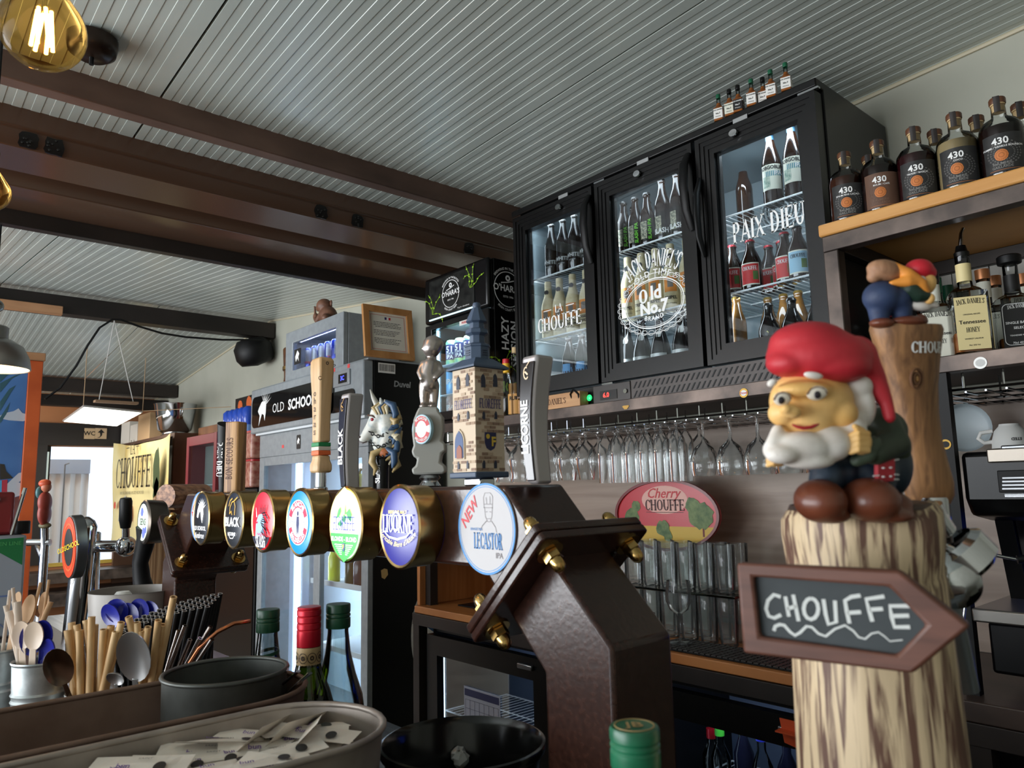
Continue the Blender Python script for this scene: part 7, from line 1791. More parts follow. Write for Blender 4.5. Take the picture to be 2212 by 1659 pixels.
# ================================================================ pots of straws and spoons
def pot(label, px, py, d, r, z1, mat, rings=True, name='metal_pot'):
    p = atd(px, py, d); h = z1-1.0605
    t = T(name, label, 'pot', (p.x, p.y, 1.0605))
    pr_ = [(0, 0), (r*.80, 0), (r*.82, .004)]
    for f in (.25, .32, .60, .67):
        if rings: pr_ += [(r*(.82+.16*f)-.0, h*f-.003), (r*(.82+.16*f)+.0018, h*f), (r*(.82+.16*f), h*f+.003)]
    pr_ += [(r*.975, h-.004), (r*1.03, h-.001), (r*1.02, h+.001), (r*.96, h-.002), (r*.78, .006), (0, .006)]
    MB().lathe(pr_, 32).obj('pot_wall', mat, t, sm=30)
    return p
P1 = pot('galvanised pot of wooden and plastic spoons', 88, 1432, 1.06, .036, 1.193, GALV)
P0 = pot('galvanised pot at the bar edge filled with wooden cutlery', -8, 1402, 1.09, .036, 1.205, GALV)
P2 = pot('chipped white enamel cup of bamboo straws', 192, 1500, 1.06, .030, 1.146, pl('enamel_white', (206, 210, 206), .3), False, 'enamel_cup')
P3 = pot('dark tin filled with black straws', 352, 1420, 1.22, .062, 1.150, ZIND, False)
P4 = pot('dark tin holding the steel straws', 318, 1480, 1.10, .034, 1.125, ZIND, False)
BAMB = grain('bamboo', (196, 156, 104), (222, 190, 142), (60, 60, 8), .5); BAMD = pl('bamboo_pith', (150, 110, 70), .7)
def straw(label, name, top, bot, r, mat, group, hole=None, n=10):
    t = T(name, label, 'straw', bot, 0, group); v = top-bot
    MB().tube([(0, 0, 0), tuple(v)], r, n, False).obj('tube', mat, t, sm=60)
    F = frame(v, v.cross(Vector((0, 1, .2))), v.cross(v.cross(Vector((0, 1, .2)))))
    d_ = v.normalized(); F = d_.to_track_quat('Z', 'Y').to_matrix().to_4x4(); F.translation = v
    MB().ring(ov(r, r, n), ov(r*.62, r*.62, n), -.0005, .0004, F).obj('lip', mat, t); MB().add([(x, y, -.0012) for x, y in ov(r*.64, r*.64, n)], [tuple(range(n))], F).obj('bore', hole or INK, t)
    return t
random.seed(3)
bt_ = [(146, 1362, 205), (155, 1345, 200), (172, 1362, 238), (198, 1333, 200), (205, 1350, 208), (224, 1360, 222), (240, 1352, 228), (250, 1365, 215), (262, 1345, 230), (278, 1333, 226), (296, 1345, 232), (305, 1362, 238), (320, 1355, 230), (342, 1340, 250), (352, 1350, 262), (375, 1290, 340), (166, 1350, 190), (186, 1340, 196)]
for k, (px, py, bx_) in enumerate(bt_):
    d = 1.055+.02*random.random(); near = k < 9 or k > 15
    top = atd(px, py, d); bot = Vector((P2.x, P2.y, 1.07))+Vector((random.uniform(-.016, .016), random.uniform(-.016, .016), 0)) if near else Vector((P4.x, P4.y, 1.07))+Vector((random.uniform(-.02, .01), random.uniform(-.02, .02), 0))
    straw('pale bamboo straw, %s from the left above the enamel cup' % ORD[k] if k < 16 else 'pale bamboo straw, %s of two at the back of the cup' % ORD[k-16], 'bamboo_straw', top, bot, .0050, BAMB, 'bamboo straws', BAMD)
BST = pl('straw_black', (22, 22, 23), .4)
k = 0
for j in range(5):
    for i in range(13):
        a = (i/12-.5)*2
        px = 250+i*16.5+j*7; py = 1372-i*5.2-j*7-8*(1-a*a)
        top = atd(px, py, 1.16+.022*j)
        bot = Vector((P3.x, P3.y, 1.07))+(VR*(a*.045))+Vector((VD.x, VD.y, 0))*(.02*(j-2))
        bot.z = 1.07
        if k == 0:
            st0 = T('black_straw', 'black paper straw in the dense bunch in the dark tin', 'straw', bot, 0, 'black straws in the dark tin')
            MB().tube([(0, 0, 0), (0, 0, 1)], .0040, 8, False).obj('tube', BST, st0, sm=60); MB().ring(ov(.0040, .0040, 8), ov(.0030, .0030, 8), .9985, 1.0, Matrix()).obj('lip', pl('straw_rim', (206, 200, 194), .6), st0)
            o = st0
        else: o = dup(st0, bot)
        v = top-bot; o.location = bot; o.rotation_euler = v.to_track_quat('Z', 'Y').to_euler(); o.scale = (1, 1, v.length)
        k += 1
SST = pl('straw_steel', (150, 142, 136), .16, 1.0)
for k, (px, py, d) in enumerate(((400, 1352, 1.08), (386, 1362, 1.10), (410, 1382, 1.07), (432, 1379, 1.08), (455, 1354, 1.10), (458, 1381, 1.07), (452, 1368, 1.11), (338, 1346, 1.07))):
    straw('polished steel straw, %s leaning out of the dark tin' % ORD[k], 'steel_straw', atd(px, py, d), Vector((P4.x+.003*(k % 3), P4.y+.003*(k % 4), 1.075)), .0034, SST, 'steel straws')
t = tag(MB().tube([tuple(Vector((P4.x, P4.y, 1.08))), tuple(atd(430, 1400, 1.08)), tuple(atd(470, 1365, 1.09)), tuple(atd(505, 1347, 1.10)), tuple(atd(540, 1342, 1.12))], .0033, 10, True).obj('copper_straw', pl('copper', (190, 120, 84), .2, 1.0), sm=60), 'bent copper straw arching over towards the clear bottle', 'straw')
def spoon(label, name, top, bot, mat, wb, hb, group=None, th=.0022, hw=.0028, face=None, cup=.0):
    """bowl at the top end, handle running down to bot"""
    v = (bot-top); L_ = v.length; z = v.normalized(); f = (face or (-VD)); x = z.cross(f).normalized(); y = x.cross(z)
    M_ = Matrix(((x.x, z.x, y.x, top.x), (x.y, z.y, y.y, top.y), (x.z, z.z, y.z, top.z), (0, 0, 0, 1)))
    t = T(name, label, 'spoon', top, 0, group); M_ = TR(-top.x, -top.y, -top.z) @ M_
    m = MB(); n = 20; vs = []; rings = [(1, 0), (.8, .35), (.5, .75), (.15, 1)]
    for s_, dp in rings: vs += [(wb*s_*math.cos(2*PI*i/n), hb+hb*s_*math.sin(2*PI*i/n)*(1.0), cup*dp) for i in range(n)]
    kk = len(vs); vs += [(a, b, c_-th) for a, b, c_ in vs]
    fs = [(j*n+i, j*n+(i+1) % n, (j+1)*n+(i+1) % n, (j+1)*n+i) for j in range(3) for i in range(n)]+[tuple(3*n+i for i in range(n))]
    fs += [tuple(kk+q for q in reversed(f_)) for f_ in fs]+[(i, kk+i, kk+(i+1) % n, (i+1) % n) for i in range(n)]
    m.add(vs, fs, M_).obj('spoon_bowl', mat, t, sm=50)
    MB().prism([(-hw, hb*1.9), (hw, hb*1.9), (hw*1.5, L_), (-hw*1.5, L_)], -th, 0, M_).obj('handle', mat, t, bev=.0005)
    return t
SPST = pl('spoon_steel', (190, 190, 190), .3, .85); SPDK = pl('spoon_tarnished', (120, 104, 90), .22, 1.0); BLUS = pl('spoon_blue', (26, 34, 140), .25); WSP = pl('spoon_wood', (206, 166, 124), .55); CSP = pl('spoon_cream', (222, 200, 178), .4); WCK = pl('stick_pale', (226, 208, 190), .55)
b4 = Vector((P4.x, P4.y, 1.075))
spoon('large polished serving spoon facing the photographer', 'serving_spoon', atd(284, 1366, 1.03), Vector((b4.x+.0, b4.y-.01, 1.09)), SPST, .0245, .043, None, .0016, .004, None, -.011)
spoon('dull table spoon leaning out of the enamel cup', 'table_spoon', atd(112, 1404, 1.02), Vector((P2.x, P2.y, 1.08)), SPDK, .018, .028, None, .0015, .003, (-VD+VR*.9), -.006)
spoon('round steel ladle spoon behind the bamboo straws', 'table_spoon', atd(150, 1368, 1.075), Vector((P2.x+.004, P2.y+.008, 1.08)), SPST, .020, .030, None, .0015, .003, (-VD-VR*.5), -.007)
spoon('small steel measuring spoon lying at the trough rim', 'measuring_spoon', atd(246, 1455, 1.02), Vector((b4.x-.01, b4.y-.03, 1.10)), SPST, .012, .0135, None, .0012, .0022, (-VD-VU*.4), -.007)
for k, (px, py, d, px2) in enumerate(((92, 1340, 1.05, 92), (105, 1380, 1.045, 100), (64, 1348, 1.055, 80), (238, 1298, 1.30, 0), (262, 1306, 1.30, 0), (290, 1296, 1.31, 0), (312, 1300, 1.31, 0), (222, 1310, 1.29, 0))):
    base = Vector((P1.x+.004*k, P1.y, 1.075)) if k < 3 else Vector((P3.x-.02, P3.y+.035, 1.075))
    spoon('glossy blue plastic spoon, %s' % ('%s in the front pot' % ORD[k] if k < 3 else '%s behind the black straws' % ORD[k-3]), 'blue_spoon', atd(px, py, d), base, BLUS, .014 if k < 3 else .018, .022, 'blue spoons', .0022, .003, (-VD+VR*random.uniform(-.5, .5)), -.004)
for k, (px, py, d) in enumerate(((74, 1343, 1.045), (45, 1342, 1.05))):
    spoon('pale plastic spoon, %s beside the blue one in the pot' % ORD[k], 'pale_spoon', atd(px, py, d), Vector((P1.x-.008*k, P1.y-.01, 1.075)), CSP, .0135, .020, 'pale spoons', .002, .0045, None, -.003)
for k, (px, py, d, r_, wide) in enumerate(((12, 1308, 1.07, .004, 0), (22, 1275, 1.08, .003, 0), (28, 1270, 1.08, .003, 0), (30, 1298, 1.08, .004, 0), (38, 1300, 1.06, .006, 0), (20, 1320, 1.06, .005, 0), (40, 1278, 1.12, .006, 1), (68, 1284, 1.13, .010, 1), (88, 1258, 1.14, .003, 0), (106, 1252, 1.14, .0026, 0), (98, 1278, 1.14, .008, 1), (110, 1300, 1.13, .005, 0))):
    top = atd(px, py, d); bot = Vector((P1.x+random.uniform(-.02, .02), P1.y+random.uniform(-.02, .02), 1.075)) if k in (0, 3, 4, 5) else Vector((P0.x+random.uniform(-.015, .03), P0.y+random.uniform(.0, .04), 1.075))
    if wide: spoon('flat wooden spoon, %s standing behind the pots' % ORD[k-6], 'wooden_spoon', top, bot, WSP, r_, r_*2.2, 'wooden spoons', .0016, .0035)
    else:
        v = bot-top
        o = tag(MB().tube([tuple(top), tuple(bot)], r_*.8, 8, True, .45).obj('wooden_stick', WCK if k < 6 else WSP, sm=60), 'thin wooden stirrer, %s standing in the pots' % ORD[k], 'stirrer', 'wooden stirrers')
# ================================================================ lamps
FIL = emit('filament', (255, 176, 84), 60.0)
AMBL = glass('amber_bulb_glass', (248, 220, 160), .02, 1.2, .6)
def bulb(label, loc, r, tilt=0.0):
    t = T('filament_bulb', label, 'bulb', loc); M_ = RY(tilt)
    pr_ = [(0, -r)]+[(r*math.sin(a), -r*math.cos(a)) for a in [R(12*i) for i in range(1, 12)]]+[(r*.52, r*1.0), (r*.36, r*1.25), (r*.28, r*1.5)]
    MB().lathe(pr_, 40, M_).obj('globe', AMBL, t, sm=60)
    m = MB()
    for k in range(6):
        a = 2*PI*k/6; m.tube([tuple(M_ @ Vector((r*.16*math.cos(a), r*.16*math.sin(a), r*.55))), tuple(M_ @ Vector((r*.24*math.cos(a+.5), r*.24*math.sin(a+.5), -r*.5)))], r*.045, 6)
    m.obj('filament', FIL, t)['kind'] = 'stuff'
    MB().tube([tuple(M_ @ Vector((0, 0, r*1.3))), tuple(M_ @ Vector((0, 0, r*.5)))], r*.06, 8).obj('glass_stem', GLASSC, t)
    MB().lathe([(r*.32, r*1.45), (r*.34, r*2.3), (r*.1, r*2.45), (0, r*2.45)], 20, M_).obj('socket', pl('socket_bronze', (50, 36, 28), .35, .5), t)
    zt = zc(loc[0])-loc[2] if loc[0] > -2.6 else 2.5-loc[2]
    MB().tube([tuple(M_ @ Vector((0, 0, r*2.4))), tuple(M_ @ Vector((0, 0, zt/math.cos(tilt)-.004)))], .004, 8).obj('cord', BLKM, t)
    return t
p = atd(93, 66, .90)
bulb('glowing amber globe bulb hanging close above the bar', p, .0475)
point('bulb_light', p, .6, (1.0, .66, .34), .03)
p = atd(-22, 415, 1.9)
bulb('second amber globe bulb cut by the photo edge under the brown beam', p, .0475); point('bulb_light', p, .5, (1.0, .66, .34), .03)
zr = atd(205, 10, 2.02); zr = Vector((zr.x, zr.y, zc(zr.x)-.003))
t = T('ceiling_rose', 'round dark metal ceiling rose on the ribbed ceiling', 'ceiling rose', zr)
MB().lathe([(0, -.055), (.040, -.053), (.058, -.040), (.062, -.02), (.062, 0), (0, 0)], 28).obj('cup', pl('rose_bronze', (44, 32, 25), .3, .5), t, sm=50); MB().tube([(0, 0, -.054), (0, 0, -.075)], .006, 8).obj('cord_grip', BLKM, t)
# dome pendant
p = atd(-22, 797, 2.7)
dl = T('dome_pendant', 'grey metal dome pendant lamp at the edge of the mural', 'lamp', p)
GRM = grain('lamp_grey_metal', (140, 140, 136), (160, 160, 155), (10, 10, 10), .38, .6)
MB().lathe([(.125, 0), (.127, .004), (.120, .045), (.100, .085), (.065, .108), (.050, .112), (.050, .155), (.044, .16), (0, .16)], 40).obj('shade', GRM, dl, sm=40)
MB().lathe([(.122, .002), (.115, .045), (.095, .082), (.05, .104), (0, .105)], 32).obj('shade_lining', pl('lining_cream', (232, 214, 180), .5), dl, sm=60)
MB().ell((0, 0, .05), (.035, .035, .04)).obj('lamp_bulb', emit('warm_lamp', (255, 206, 140), 10.0), dl, sm=60)
MB().tube([(0, 0, .16), (0, 0, .21)], .012, 10).obj('stem', BLKM, dl); MB().ell((0, 0, .235), (.03, .03, .026)).obj('ball_joint', GRM, dl, sm=60); MB().tube([(0, 0, .26), (0, 0, .60)], .004, 8).obj('cord', BLKM, dl)
point('dome_light', p+Vector((0, 0, .01)), 4, (1, .8, .55), .04)
tag(MB().box(-5.735, -5.69, -1.2, .955, 2.652, 2.712).obj('timber_plank', grain('plank_tan', (168, 120, 82), (186, 138, 98), (20, 3, 20), .55), bev=.003), 'tan timber plank screwed along the dark ridge beam', 'plank')
# LED ceiling panel on strings
lp = T('led_panel', 'bright white LED panel hanging on strings before the far window', 'lamp', (0, 0, 2.12))
C4 = [on(x, y, 'Z', 2.12) for x, y in ((180, 879), (308, 892), (253, 921), (135, 911))]
MB().prism([(c.x, c.y) for c in C4], .002, .016).obj('panel_frame', pl('panel_alu', (196, 198, 196), .4, .5), lp)
cc = sum(C4, Vector())/4
MB().prism([(cc.x+(c.x-cc.x)*.96, cc.y+(c.y-cc.y)*.96) for c in C4], -.001, .003).obj('diffuser', emit('led_diffuser', (255, 250, 236), 7.0), lp)
for a in (0, 1): MB().tube([(C4[a].x, C4[a].y, .016), (C4[a].x+.02, C4[a].y, .47)], .003, 5).obj('string', pl('string_tan', (170, 140, 104), .7), lp)
MB().tube([(C4[1].x, C4[1].y, .016), (-6.2, 2.30, .03)], .003, 5).obj('string', MATS['string_tan'], lp)
tag(MB().tube([tuple(on(x, y, 'X', -5.66)) for x, y in ((97, 862), (130, 838), (165, 790), (190, 745), (215, 708), (243, 690), (262, 691), (300, 705), (350, 720), (400, 728), (480, 734), (570, 734))], .008, 6).obj('black_cable', BLKM, sm=60), 'slack black cable strung under the ridge beam to the speaker', 'cable')
sw = T('toy_swing', 'tiny wooden toy swing on white strings below the ridge beam', 'swing', on(248, 868, 'X', -5.78))
s0 = on(248, 868, 'X', -5.78)
MB().box(-.03, .03, -.13, .15, -.012, .006).obj('seat', pl('swing_wood', (150, 118, 90), .6), sw, bev=.003)
for q in (-.10, .12): MB().tube([(0, q, .006), (0, on(247, 694, 'X', -5.78).y-s0.y, 2.6755-s0.z)], .0028, 5).obj('string', pl('string_white', (206, 202, 196), .6), sw)

# ================================================================ mural with orange frame
ORF = grain('orange_frame', (176, 74, 28), (196, 88, 38), (6, 6, 6), .5)
mu = T('framed_mural', 'large seaside mural in an orange frame by the dome lamp', 'mural', (-4.2, 0, 0))
MB().box(-.03, 0, -1.4, .575, .90, 2.045).obj('canvas', grain('mural_sky', (38, 84, 146), (84, 130, 186), (1.2, 1.2, 1.6), .6), mu)
MB().box(-.04, .012, .576, .635, .90, 2.085).obj('frame_stile', ORF, mu, bev=.003); MB().box(-.04, .012, -1.4, .575, 2.046, 2.085).obj('frame_rail', ORF, mu, bev=.003)
MB().box(-.05, .02, -1.4, .642, 2.086, 2.125).obj('top_batten', MATS['plank_tan'], mu, bev=.003)
def mx_(px, py):
    q = on(px, py, 'X', -4.199); return (q.y, q.z)
FM = FX(.0, 0, 0)
CLD = pl('print_cloud', (176, 184, 196), .6); PALM = pl('print_palm', (44, 84, 96), .6)
for lf in ([[mx_(x, y) for x, y in ((0, 898), (12, 892), (30, 888), (40, 882), (48, 892), (62, 896), (66, 905), (50, 910), (20, 908), (0, 904))], [mx_(x, y) for x, y in ((0, 1060), (25, 1036), (40, 1022), (58, 1018), (58, 1030), (40, 1042), (58, 1048), (56, 1066), (20, 1078), (0, 1076))]]): fl('cloud_print', [lf], CLD, mu, FM, .001)
for lf in [[mx_(x, y) for x, y in q] for q in (((0, 848), (25, 818), (58, 801), (30, 812), (0, 828)), ((0, 868), (20, 840), (34, 832), (22, 850), (0, 888)), ((0, 902), (22, 868), (14, 894), (0, 915)), ((0, 826), (14, 812), (30, 803), (0, 808)))]: fl('palm_print', [lf], PALM, mu, FM, .0012)
fl('rock_print', [[mx_(x, y) for x, y in ((0, 1100), (20, 1078), (48, 1070), (54, 1110), (50, 1235), (0, 1235))]], grain('print_rock', (84, 44, 46), (110, 66, 64), (6, 6, 6), .6), mu, FM, .0011)
fl('lighthouse_print', [[mx_(x, y) for x, y in ((0, 1038), (16, 1036), (15, 1075), (0, 1075))]], pl('print_raspberry', (166, 44, 64), .6), mu, FM, .0014); fl('lighthouse_print', [[mx_(x, y) for x, y in ((0, 1038), (4, 1038), (3, 1075), (0, 1075))]], pl('print_turquoise', (60, 150, 196), .6), mu, FM, .0018)
fl('lighthouse_print', [[mx_(x, y) for x, y in ((0, 1002), (9, 1003), (13, 1018), (28, 1033), (0, 1036))]], pl('print_soot', (40, 36, 30), .6), mu, FM, .0018)

# ================================================================ far shelf, banner and odds on it
fsf = T('side_shelf', 'dark shelf unit along the wall behind the yellow banner', 'shelf', (0, 0, 0))
MB().box(-8.95, -7.0, 2.10, 2.47, 1.955, 1.985).obj('top_board', pl('shelf_brown', (84, 56, 38), .5), fsf); MB().box(-8.95, -8.9, 2.10, 2.47, 0, 1.955).obj('upright', MATS['shelf_brown'], fsf); MB().box(-7.05, -7.0, 2.10, 2.47, 0, 1.955).obj('upright', MATS['shelf_brown'], fsf)
MB().box(-8.9, -7.05, 2.10, 2.47, 1.20, 1.23).obj('lower_board', MATS['shelf_brown'], fsf)
tag(MB().box(-6.985, -6.10, 2.30, 2.47, 0, 2.03).obj('cupboard', grain('brown_board', (116, 70, 36), (134, 84, 46), (12, 12, 2), .5), bev=.004), 'plain brown wooden cupboard behind the red display case', 'cupboard')
bn = T('yellow_banner', 'yellow cloth banner with brand lettering hanging from the shelf', 'banner', (0, 0, 0))
nx, nz = 30, 14; vs = []
for j in range(nz+1):
    for i in range(nx+1):
        u, v = i/nx, j/nz
        x = -8.87+1.97*u+.04*v*(.5-u); z = 2.0-.03*u-.10*math.sin(PI*u)*(1-v)*.6-1.05*v
        vs.append((x, 2.04+.02*math.sin(u*9+v*3)+.015*math.sin(u*17-v*5), z))
BNC = grain('banner_cloth', (206, 176, 92), (222, 206, 150), (1.6, 1.6, 1.6), .7, lo=.35, hi=.55)
MB().add(vs, [(j*(nx+1)+i, (j+1)*(nx+1)+i, (j+1)*(nx+1)+i+1, j*(nx+1)+i+1) for j in range(nz) for i in range(nx)]).obj('cloth', BNC, bn, sm=80)
BK = pl('banner_ink', (66, 56, 34), .6)
mxb = FY(-8.0, 2.0, 1.68)
m = MB(); put(m, smesh('CHOUFFE', .30, .9, .80), mxb, dx=.08, dy=-.02); put(m, smesh('LA', .14, .9, .8), mxb, dx=.05, dy=.225)
for s_ in (-1, 1): flat(m, rect(.05+s_*.17-.055, .05+s_*.17+.055, .220, .229), mxb, .0006)
put(m, tmesh('BIERE BELGE BLONDE - BELGISCH BLOND BIER', .04), mxb, dx=.08, dy=-.22)
m.obj('lettering', BK, bn, sm=0)
fl('tree_print', [leaf(.86, -.05, .10, 20, 2.2), leaf(.88, -.25, .09, 20, 1.8)], pl('print_fir', (56, 70, 36), .6), bn, mxb, .0005)
fl('red_print', [leaf(-.52, -.34, .04), leaf(.02, -.42, .09)], pl('print_tomato', (206, 70, 50), .6), bn, mxb, .0005); fl('grey_print', [[(-.36, -.5), (-.30, -.3), (-.12, -.24), (-.06, -.45)]], pl('print_dove', (170, 168, 160), .6), bn, mxb, .0005)
WBX = pl('carton_white', (214, 206, 192), .6); KRF = pl('carton_kraft', (196, 160, 118), .6)
for nm, x0, x1, z1, mt_, lab in (('carton', -8.92, -8.60, 2.22, WBX, 'tall white carton on the far shelf'), ('carton', -8.56, -8.30, 2.17, WBX, 'short white carton next to the tall one on the far shelf'), ('carton', -8.27, -7.86, 2.25, KRF, 'pale kraft carton beside the steel bucket')):
    o = tag(MB().box(x0, x1, 2.12, 2.38, 1.9855, z1).obj(nm, mt_, bev=.004), lab, 'box')
bk = T('steel_bucket', 'shiny steel wine bucket on the far shelf', 'bucket', (-7.50, 2.25, 1.9855))
MB().lathe([(0, 0), (.12, 0), (.125, .01), (.105, .025), (.15, .06), (.175, .20), (.19, .30), (.195, .31), (.185, .31), (.16, .12), (0, .05)], 32).obj('bucket_wall', CHROME, bk, sm=50)
for s_ in (-1, 1): MB().tube([(s_*.185, 0, .26), (s_*.215, 0, .25), (s_*.215, 0, .21), (s_*.18, 0, .19)], .008, 6).obj('ear', CHROME, bk, sm=60)
rc = T('red_display_case', 'small display case with red frame behind the oak lever', 'display case', (0, 0, 0))
RFR = pl('case_red', (130, 48, 54), .5)
for q in ((-6.72, -6.66, 1.10, 1.92), (-6.06, -6.0, 1.10, 1.92)): MB().box(q[0], q[1], 2.12, 2.28, q[2], q[3]).obj('side', RFR, rc)
MB().box(-6.66, -6.06, 2.12, 2.28, 1.84, 1.92).obj('lintel', RFR, rc, bev=.004); MB().box(-6.66, -6.06, 2.12, 2.28, 1.10, 1.16).obj('bottom_board', RFR, rc); MB().box(-6.66, -6.06, 2.26, 2.28, 1.16, 1.84).obj('back_panel', pl('case_grey', (130, 138, 132), .4), rc); MB().box(-6.66, -6.06, 2.125, 2.13, 1.16, 1.84).obj('pane', GLASSP, rc)
MB().box(-6.66, -6.06, 2.14, 2.25, 1.50, 1.51).obj('glass_shelf', pl('case_shelf', (176, 190, 186), .3), rc)
cd_ = T('price_card', 'white card with orange fruit pictures hanging on the wall', 'card', (-6.02, 2.35, 1.70)); MB().box(-.21, .21, 0, .006, 0, .52).obj('card', PAPER, cd_); MB().box(-.21, .21, -.002, 0, .43, .52).obj('dark_header', INK, cd_)
fl('fruit_print', [leaf(-.10, .45, .05), leaf(.09, .46, .055)], pl('print_orange_fruit', (214, 104, 50), .6), cd_, FY(0, -.003, 0), .001)
m = MB()
for k in range(6): m.box(-.15, .02+.02*(k % 3), -.0015, 0, .36-.06*k, .375-.06*k)
m.obj('printed_lines', GREY, cd_)['kind'] = 'stuff'
for k in range(5):
    o = T('blue_dispenser', 'clear blue plastic bottle, %s of the row hanging by the card' % ORD[k], 'bottle', (-6.02+k*.10, 2.22, 1.83), 0, 'blue bottles by the card')
    MB().lathe([(0, 0), (.04, 0), (.045, .01), (.045, .10), (.038, .13), (.045, .16), (.045, .24), (.02, .265), (0, .265)], 16).obj('bottle_body', pl('bottle_royal_blue', (40, 80, 190), .2), o, sm=50); MB().lathe([(.046, .06), (.0465, .12)], 16).obj('band', pl('bottle_light_blue', (120, 160, 220), .3), o)
for k in range(2):
    o = T('red_jar', 'plastic jar of red sweets, %s of two stacked beside the tall fridge' % ('upper', 'lower')[k], 'jar', (-5.42, 2.22, 1.68-.21*k), 0, 'sweet jars'); MB().prism(rrect(-.10, .10, -.09, .09, .03), 0, .19).obj('jar_body', grain('sweets_red', (150, 70, 60), (196, 150, 130), (22, 22, 22), .3), o, bev=.01); MB().prism(rrect(-.092, .092, -.082, .082, .03), .1905, .205).obj('lid', pl('jar_lid_red', (176, 40, 44), .4), o)
sk = T('support_stand', 'dark side cabinet the sweet jars and cloth bag stand on', 'cabinet', (-5.55, 2.25, 0)); MB().box(-.42, .40, -.14, .20, 0, 1.46).obj('cabinet_body', BLKM, sk, bev=.005); MB().box(-.40, .38, -.145, -.14, .1, 1.4).obj('door', BLK, sk)
o = T('cloth_bag', 'pink and red patterned cloth bag beside the sweet jars', 'bag', (-5.72, 2.16, 1.4605)); blob('bag', [('e', (0, 0, .09), (.13, .05, .10)), ('e', (.02, 0, .18), (.09, .04, .07))], grain('bag_print', (176, 60, 64), (220, 170, 160), (9, 9, 9), .7, lo=.45, hi=.52), o, .012, 3)
o = T('black_bottle', 'black bottle with white label beside the blue bottles', 'bottle', (-5.70, 2.30, 1.4605)); MB().lathe([(0, 0), (.05, 0), (.055, .01), (.055, .26), (.02, .36), (.02, .42), (0, .42)], 18).obj('glass_body', BLK, o, sm=50); MB().patch(.056, .06, .22, -1, 1, 10).obj('paper_label', PAPER, o, sm=60); MB().patch(.0565, .02, .05, -1.2, 1.2, 10).obj('stripe', PAPER, o)

# ================================================================ the far group of taps on the bar
p = atd(168, 1300, 1.98)
ct = T('chrome_tap_column', 'slanted chrome tap column with orange oval badge', 'tap column', (p.x, p.y, .9505)); b0 = Vector((p.x, p.y, .9505))
top = atd(186, 1136, 1.98); top2 = atd(200, 1152, 2.06); bot2 = atd(194, 1300, 2.06)
def ext(a, b, z): return a+(b-a)*((z-a.z)/(b.z-a.z))
MB().tube([tuple(ext(top, p, .951)-b0), tuple(p-b0), tuple(top-b0), tuple(top+(top-p).normalized()*.014-b0), tuple(top+(top-p).normalized()*.024-b0)], [.028, .028, .027, .020, .006], 24).obj('column', CHROME, ct, sm=50)
MB().tube([tuple(ext(top2, bot2, .951)-b0), tuple(top2-b0), tuple(top2+Vector((0, 0, .004))-b0)], [.022, .021, .016], 20).obj('column', CHROME, ct, sm=50)
bc_ = atd(150, 1182, 1.94); bmx = frame(bc_-b0, (.95, .25, 0), (top-p).normalized())
MB().prism(ov(.040, .082, 36), -.03, 0, bmx).obj('badge_body', pl('badge_steel', (120, 122, 124), .3, .8), ct, bev=.003); MB().prism(ov(.037, .078, 36), 0, .002, bmx).obj('badge_face', pl('badge_orange', (226, 74, 34), .35), ct); MB().ring(ov(.030, .062, 32), ov(.027, .057, 32), .002, .0025, bmx).obj('badge_ring', pl('badge_amber', (236, 110, 50), .4), ct)
MB().prism(ov(.022, .048, 28), .002, .0028, bmx).obj('badge_centre', INK, ct); letters('lettering', tmesh('OLDSCHOOL', .019, .02), pl('badge_yellow', (240, 206, 30), .5), ct, bmx @ TR(0, 0, .0032), tilt=.25)
a1, a2 = atd(205, 1180, 2.05), atd(272, 1180, 2.05)
MB().tube([tuple(a1-b0), tuple(a2-b0)], .016, 16).obj('tap_arm', CHROME, ct, sm=50); MB().ell(tuple(a2-b0), (.028, .028, .028), None, 20, 14).obj('tap_ball', CHROME, ct, sm=60); MB().tube([tuple(a2-b0), tuple(atd(272, 1138, 2.05)-b0)], .010, 12).obj('tap_neck', CHROME, ct)
hb0, hb1 = atd(271, 1140, 2.05), atd(272, 1076, 2.05)
MB().tube([tuple(hb0-b0), tuple(hb0+(hb1-hb0)*.25-b0), tuple(hb0+(hb1-hb0)*.9-b0), tuple(hb1-b0)], [.013, .0165, .0165, .014], 18).obj('tap_lever', BLKM, ct, sm=50)
p = atd(318, 1300, 1.98); b0 = Vector((p.x, p.y, .9505))
bs = T('curved_tap_stand', 'black curved tap stand with round lit badge', 'tap column', b0)
pts = [ext(atd(318, 1300, 1.98), atd(316, 1260, 1.98), .951)] if False else []
MB().tube([tuple(Vector((0, 0, 0))), tuple(p-b0), tuple(atd(306, 1250, 1.98)-b0), tuple(atd(303, 1215, 1.98)-b0), tuple(atd(316, 1165, 1.98)-b0), tuple(atd(320, 1140, 1.98)-b0)], [.030, .028, .022, .020, .024, .03], 18, True, 1.0).obj('curved_stem', BLKM, bs, sm=60)
ce = atd(309, 1128, 1.95); bmx = FY(ce.x-b0.x, ce.y-b0.y, ce.z-b0.z)
MB().lathe([(0, -.05), (.052, -.05), (.056, -.045), (.058, -.004), (.054, 0), (.048, .001)], 36, bmx).obj('badge_drum', pl('badge_gunmetal', (96, 88, 80), .3, .9), bs, sm=40); MB().prism(ov(.049, .049, 36), -.002, .0, bmx).obj('badge_face', emit('badge_lit', (206, 226, 206), 1.1), bs)
letters('lettering', tmesh('SENS', .024, .01), pl('badge_script', (60, 60, 50), .5), bs, bmx @ TR(0, 0, .0004)); fl('blue_print', [leaf(-.012, .026, .012), leaf(.008, -.028, .014), leaf(.026, -.02, .009)], emit('badge_cornflower', (110, 120, 200), .7), bs, bmx, .0003)
p = atd(330, 1300, 2.08); b0 = Vector((p.x, p.y, .9505))
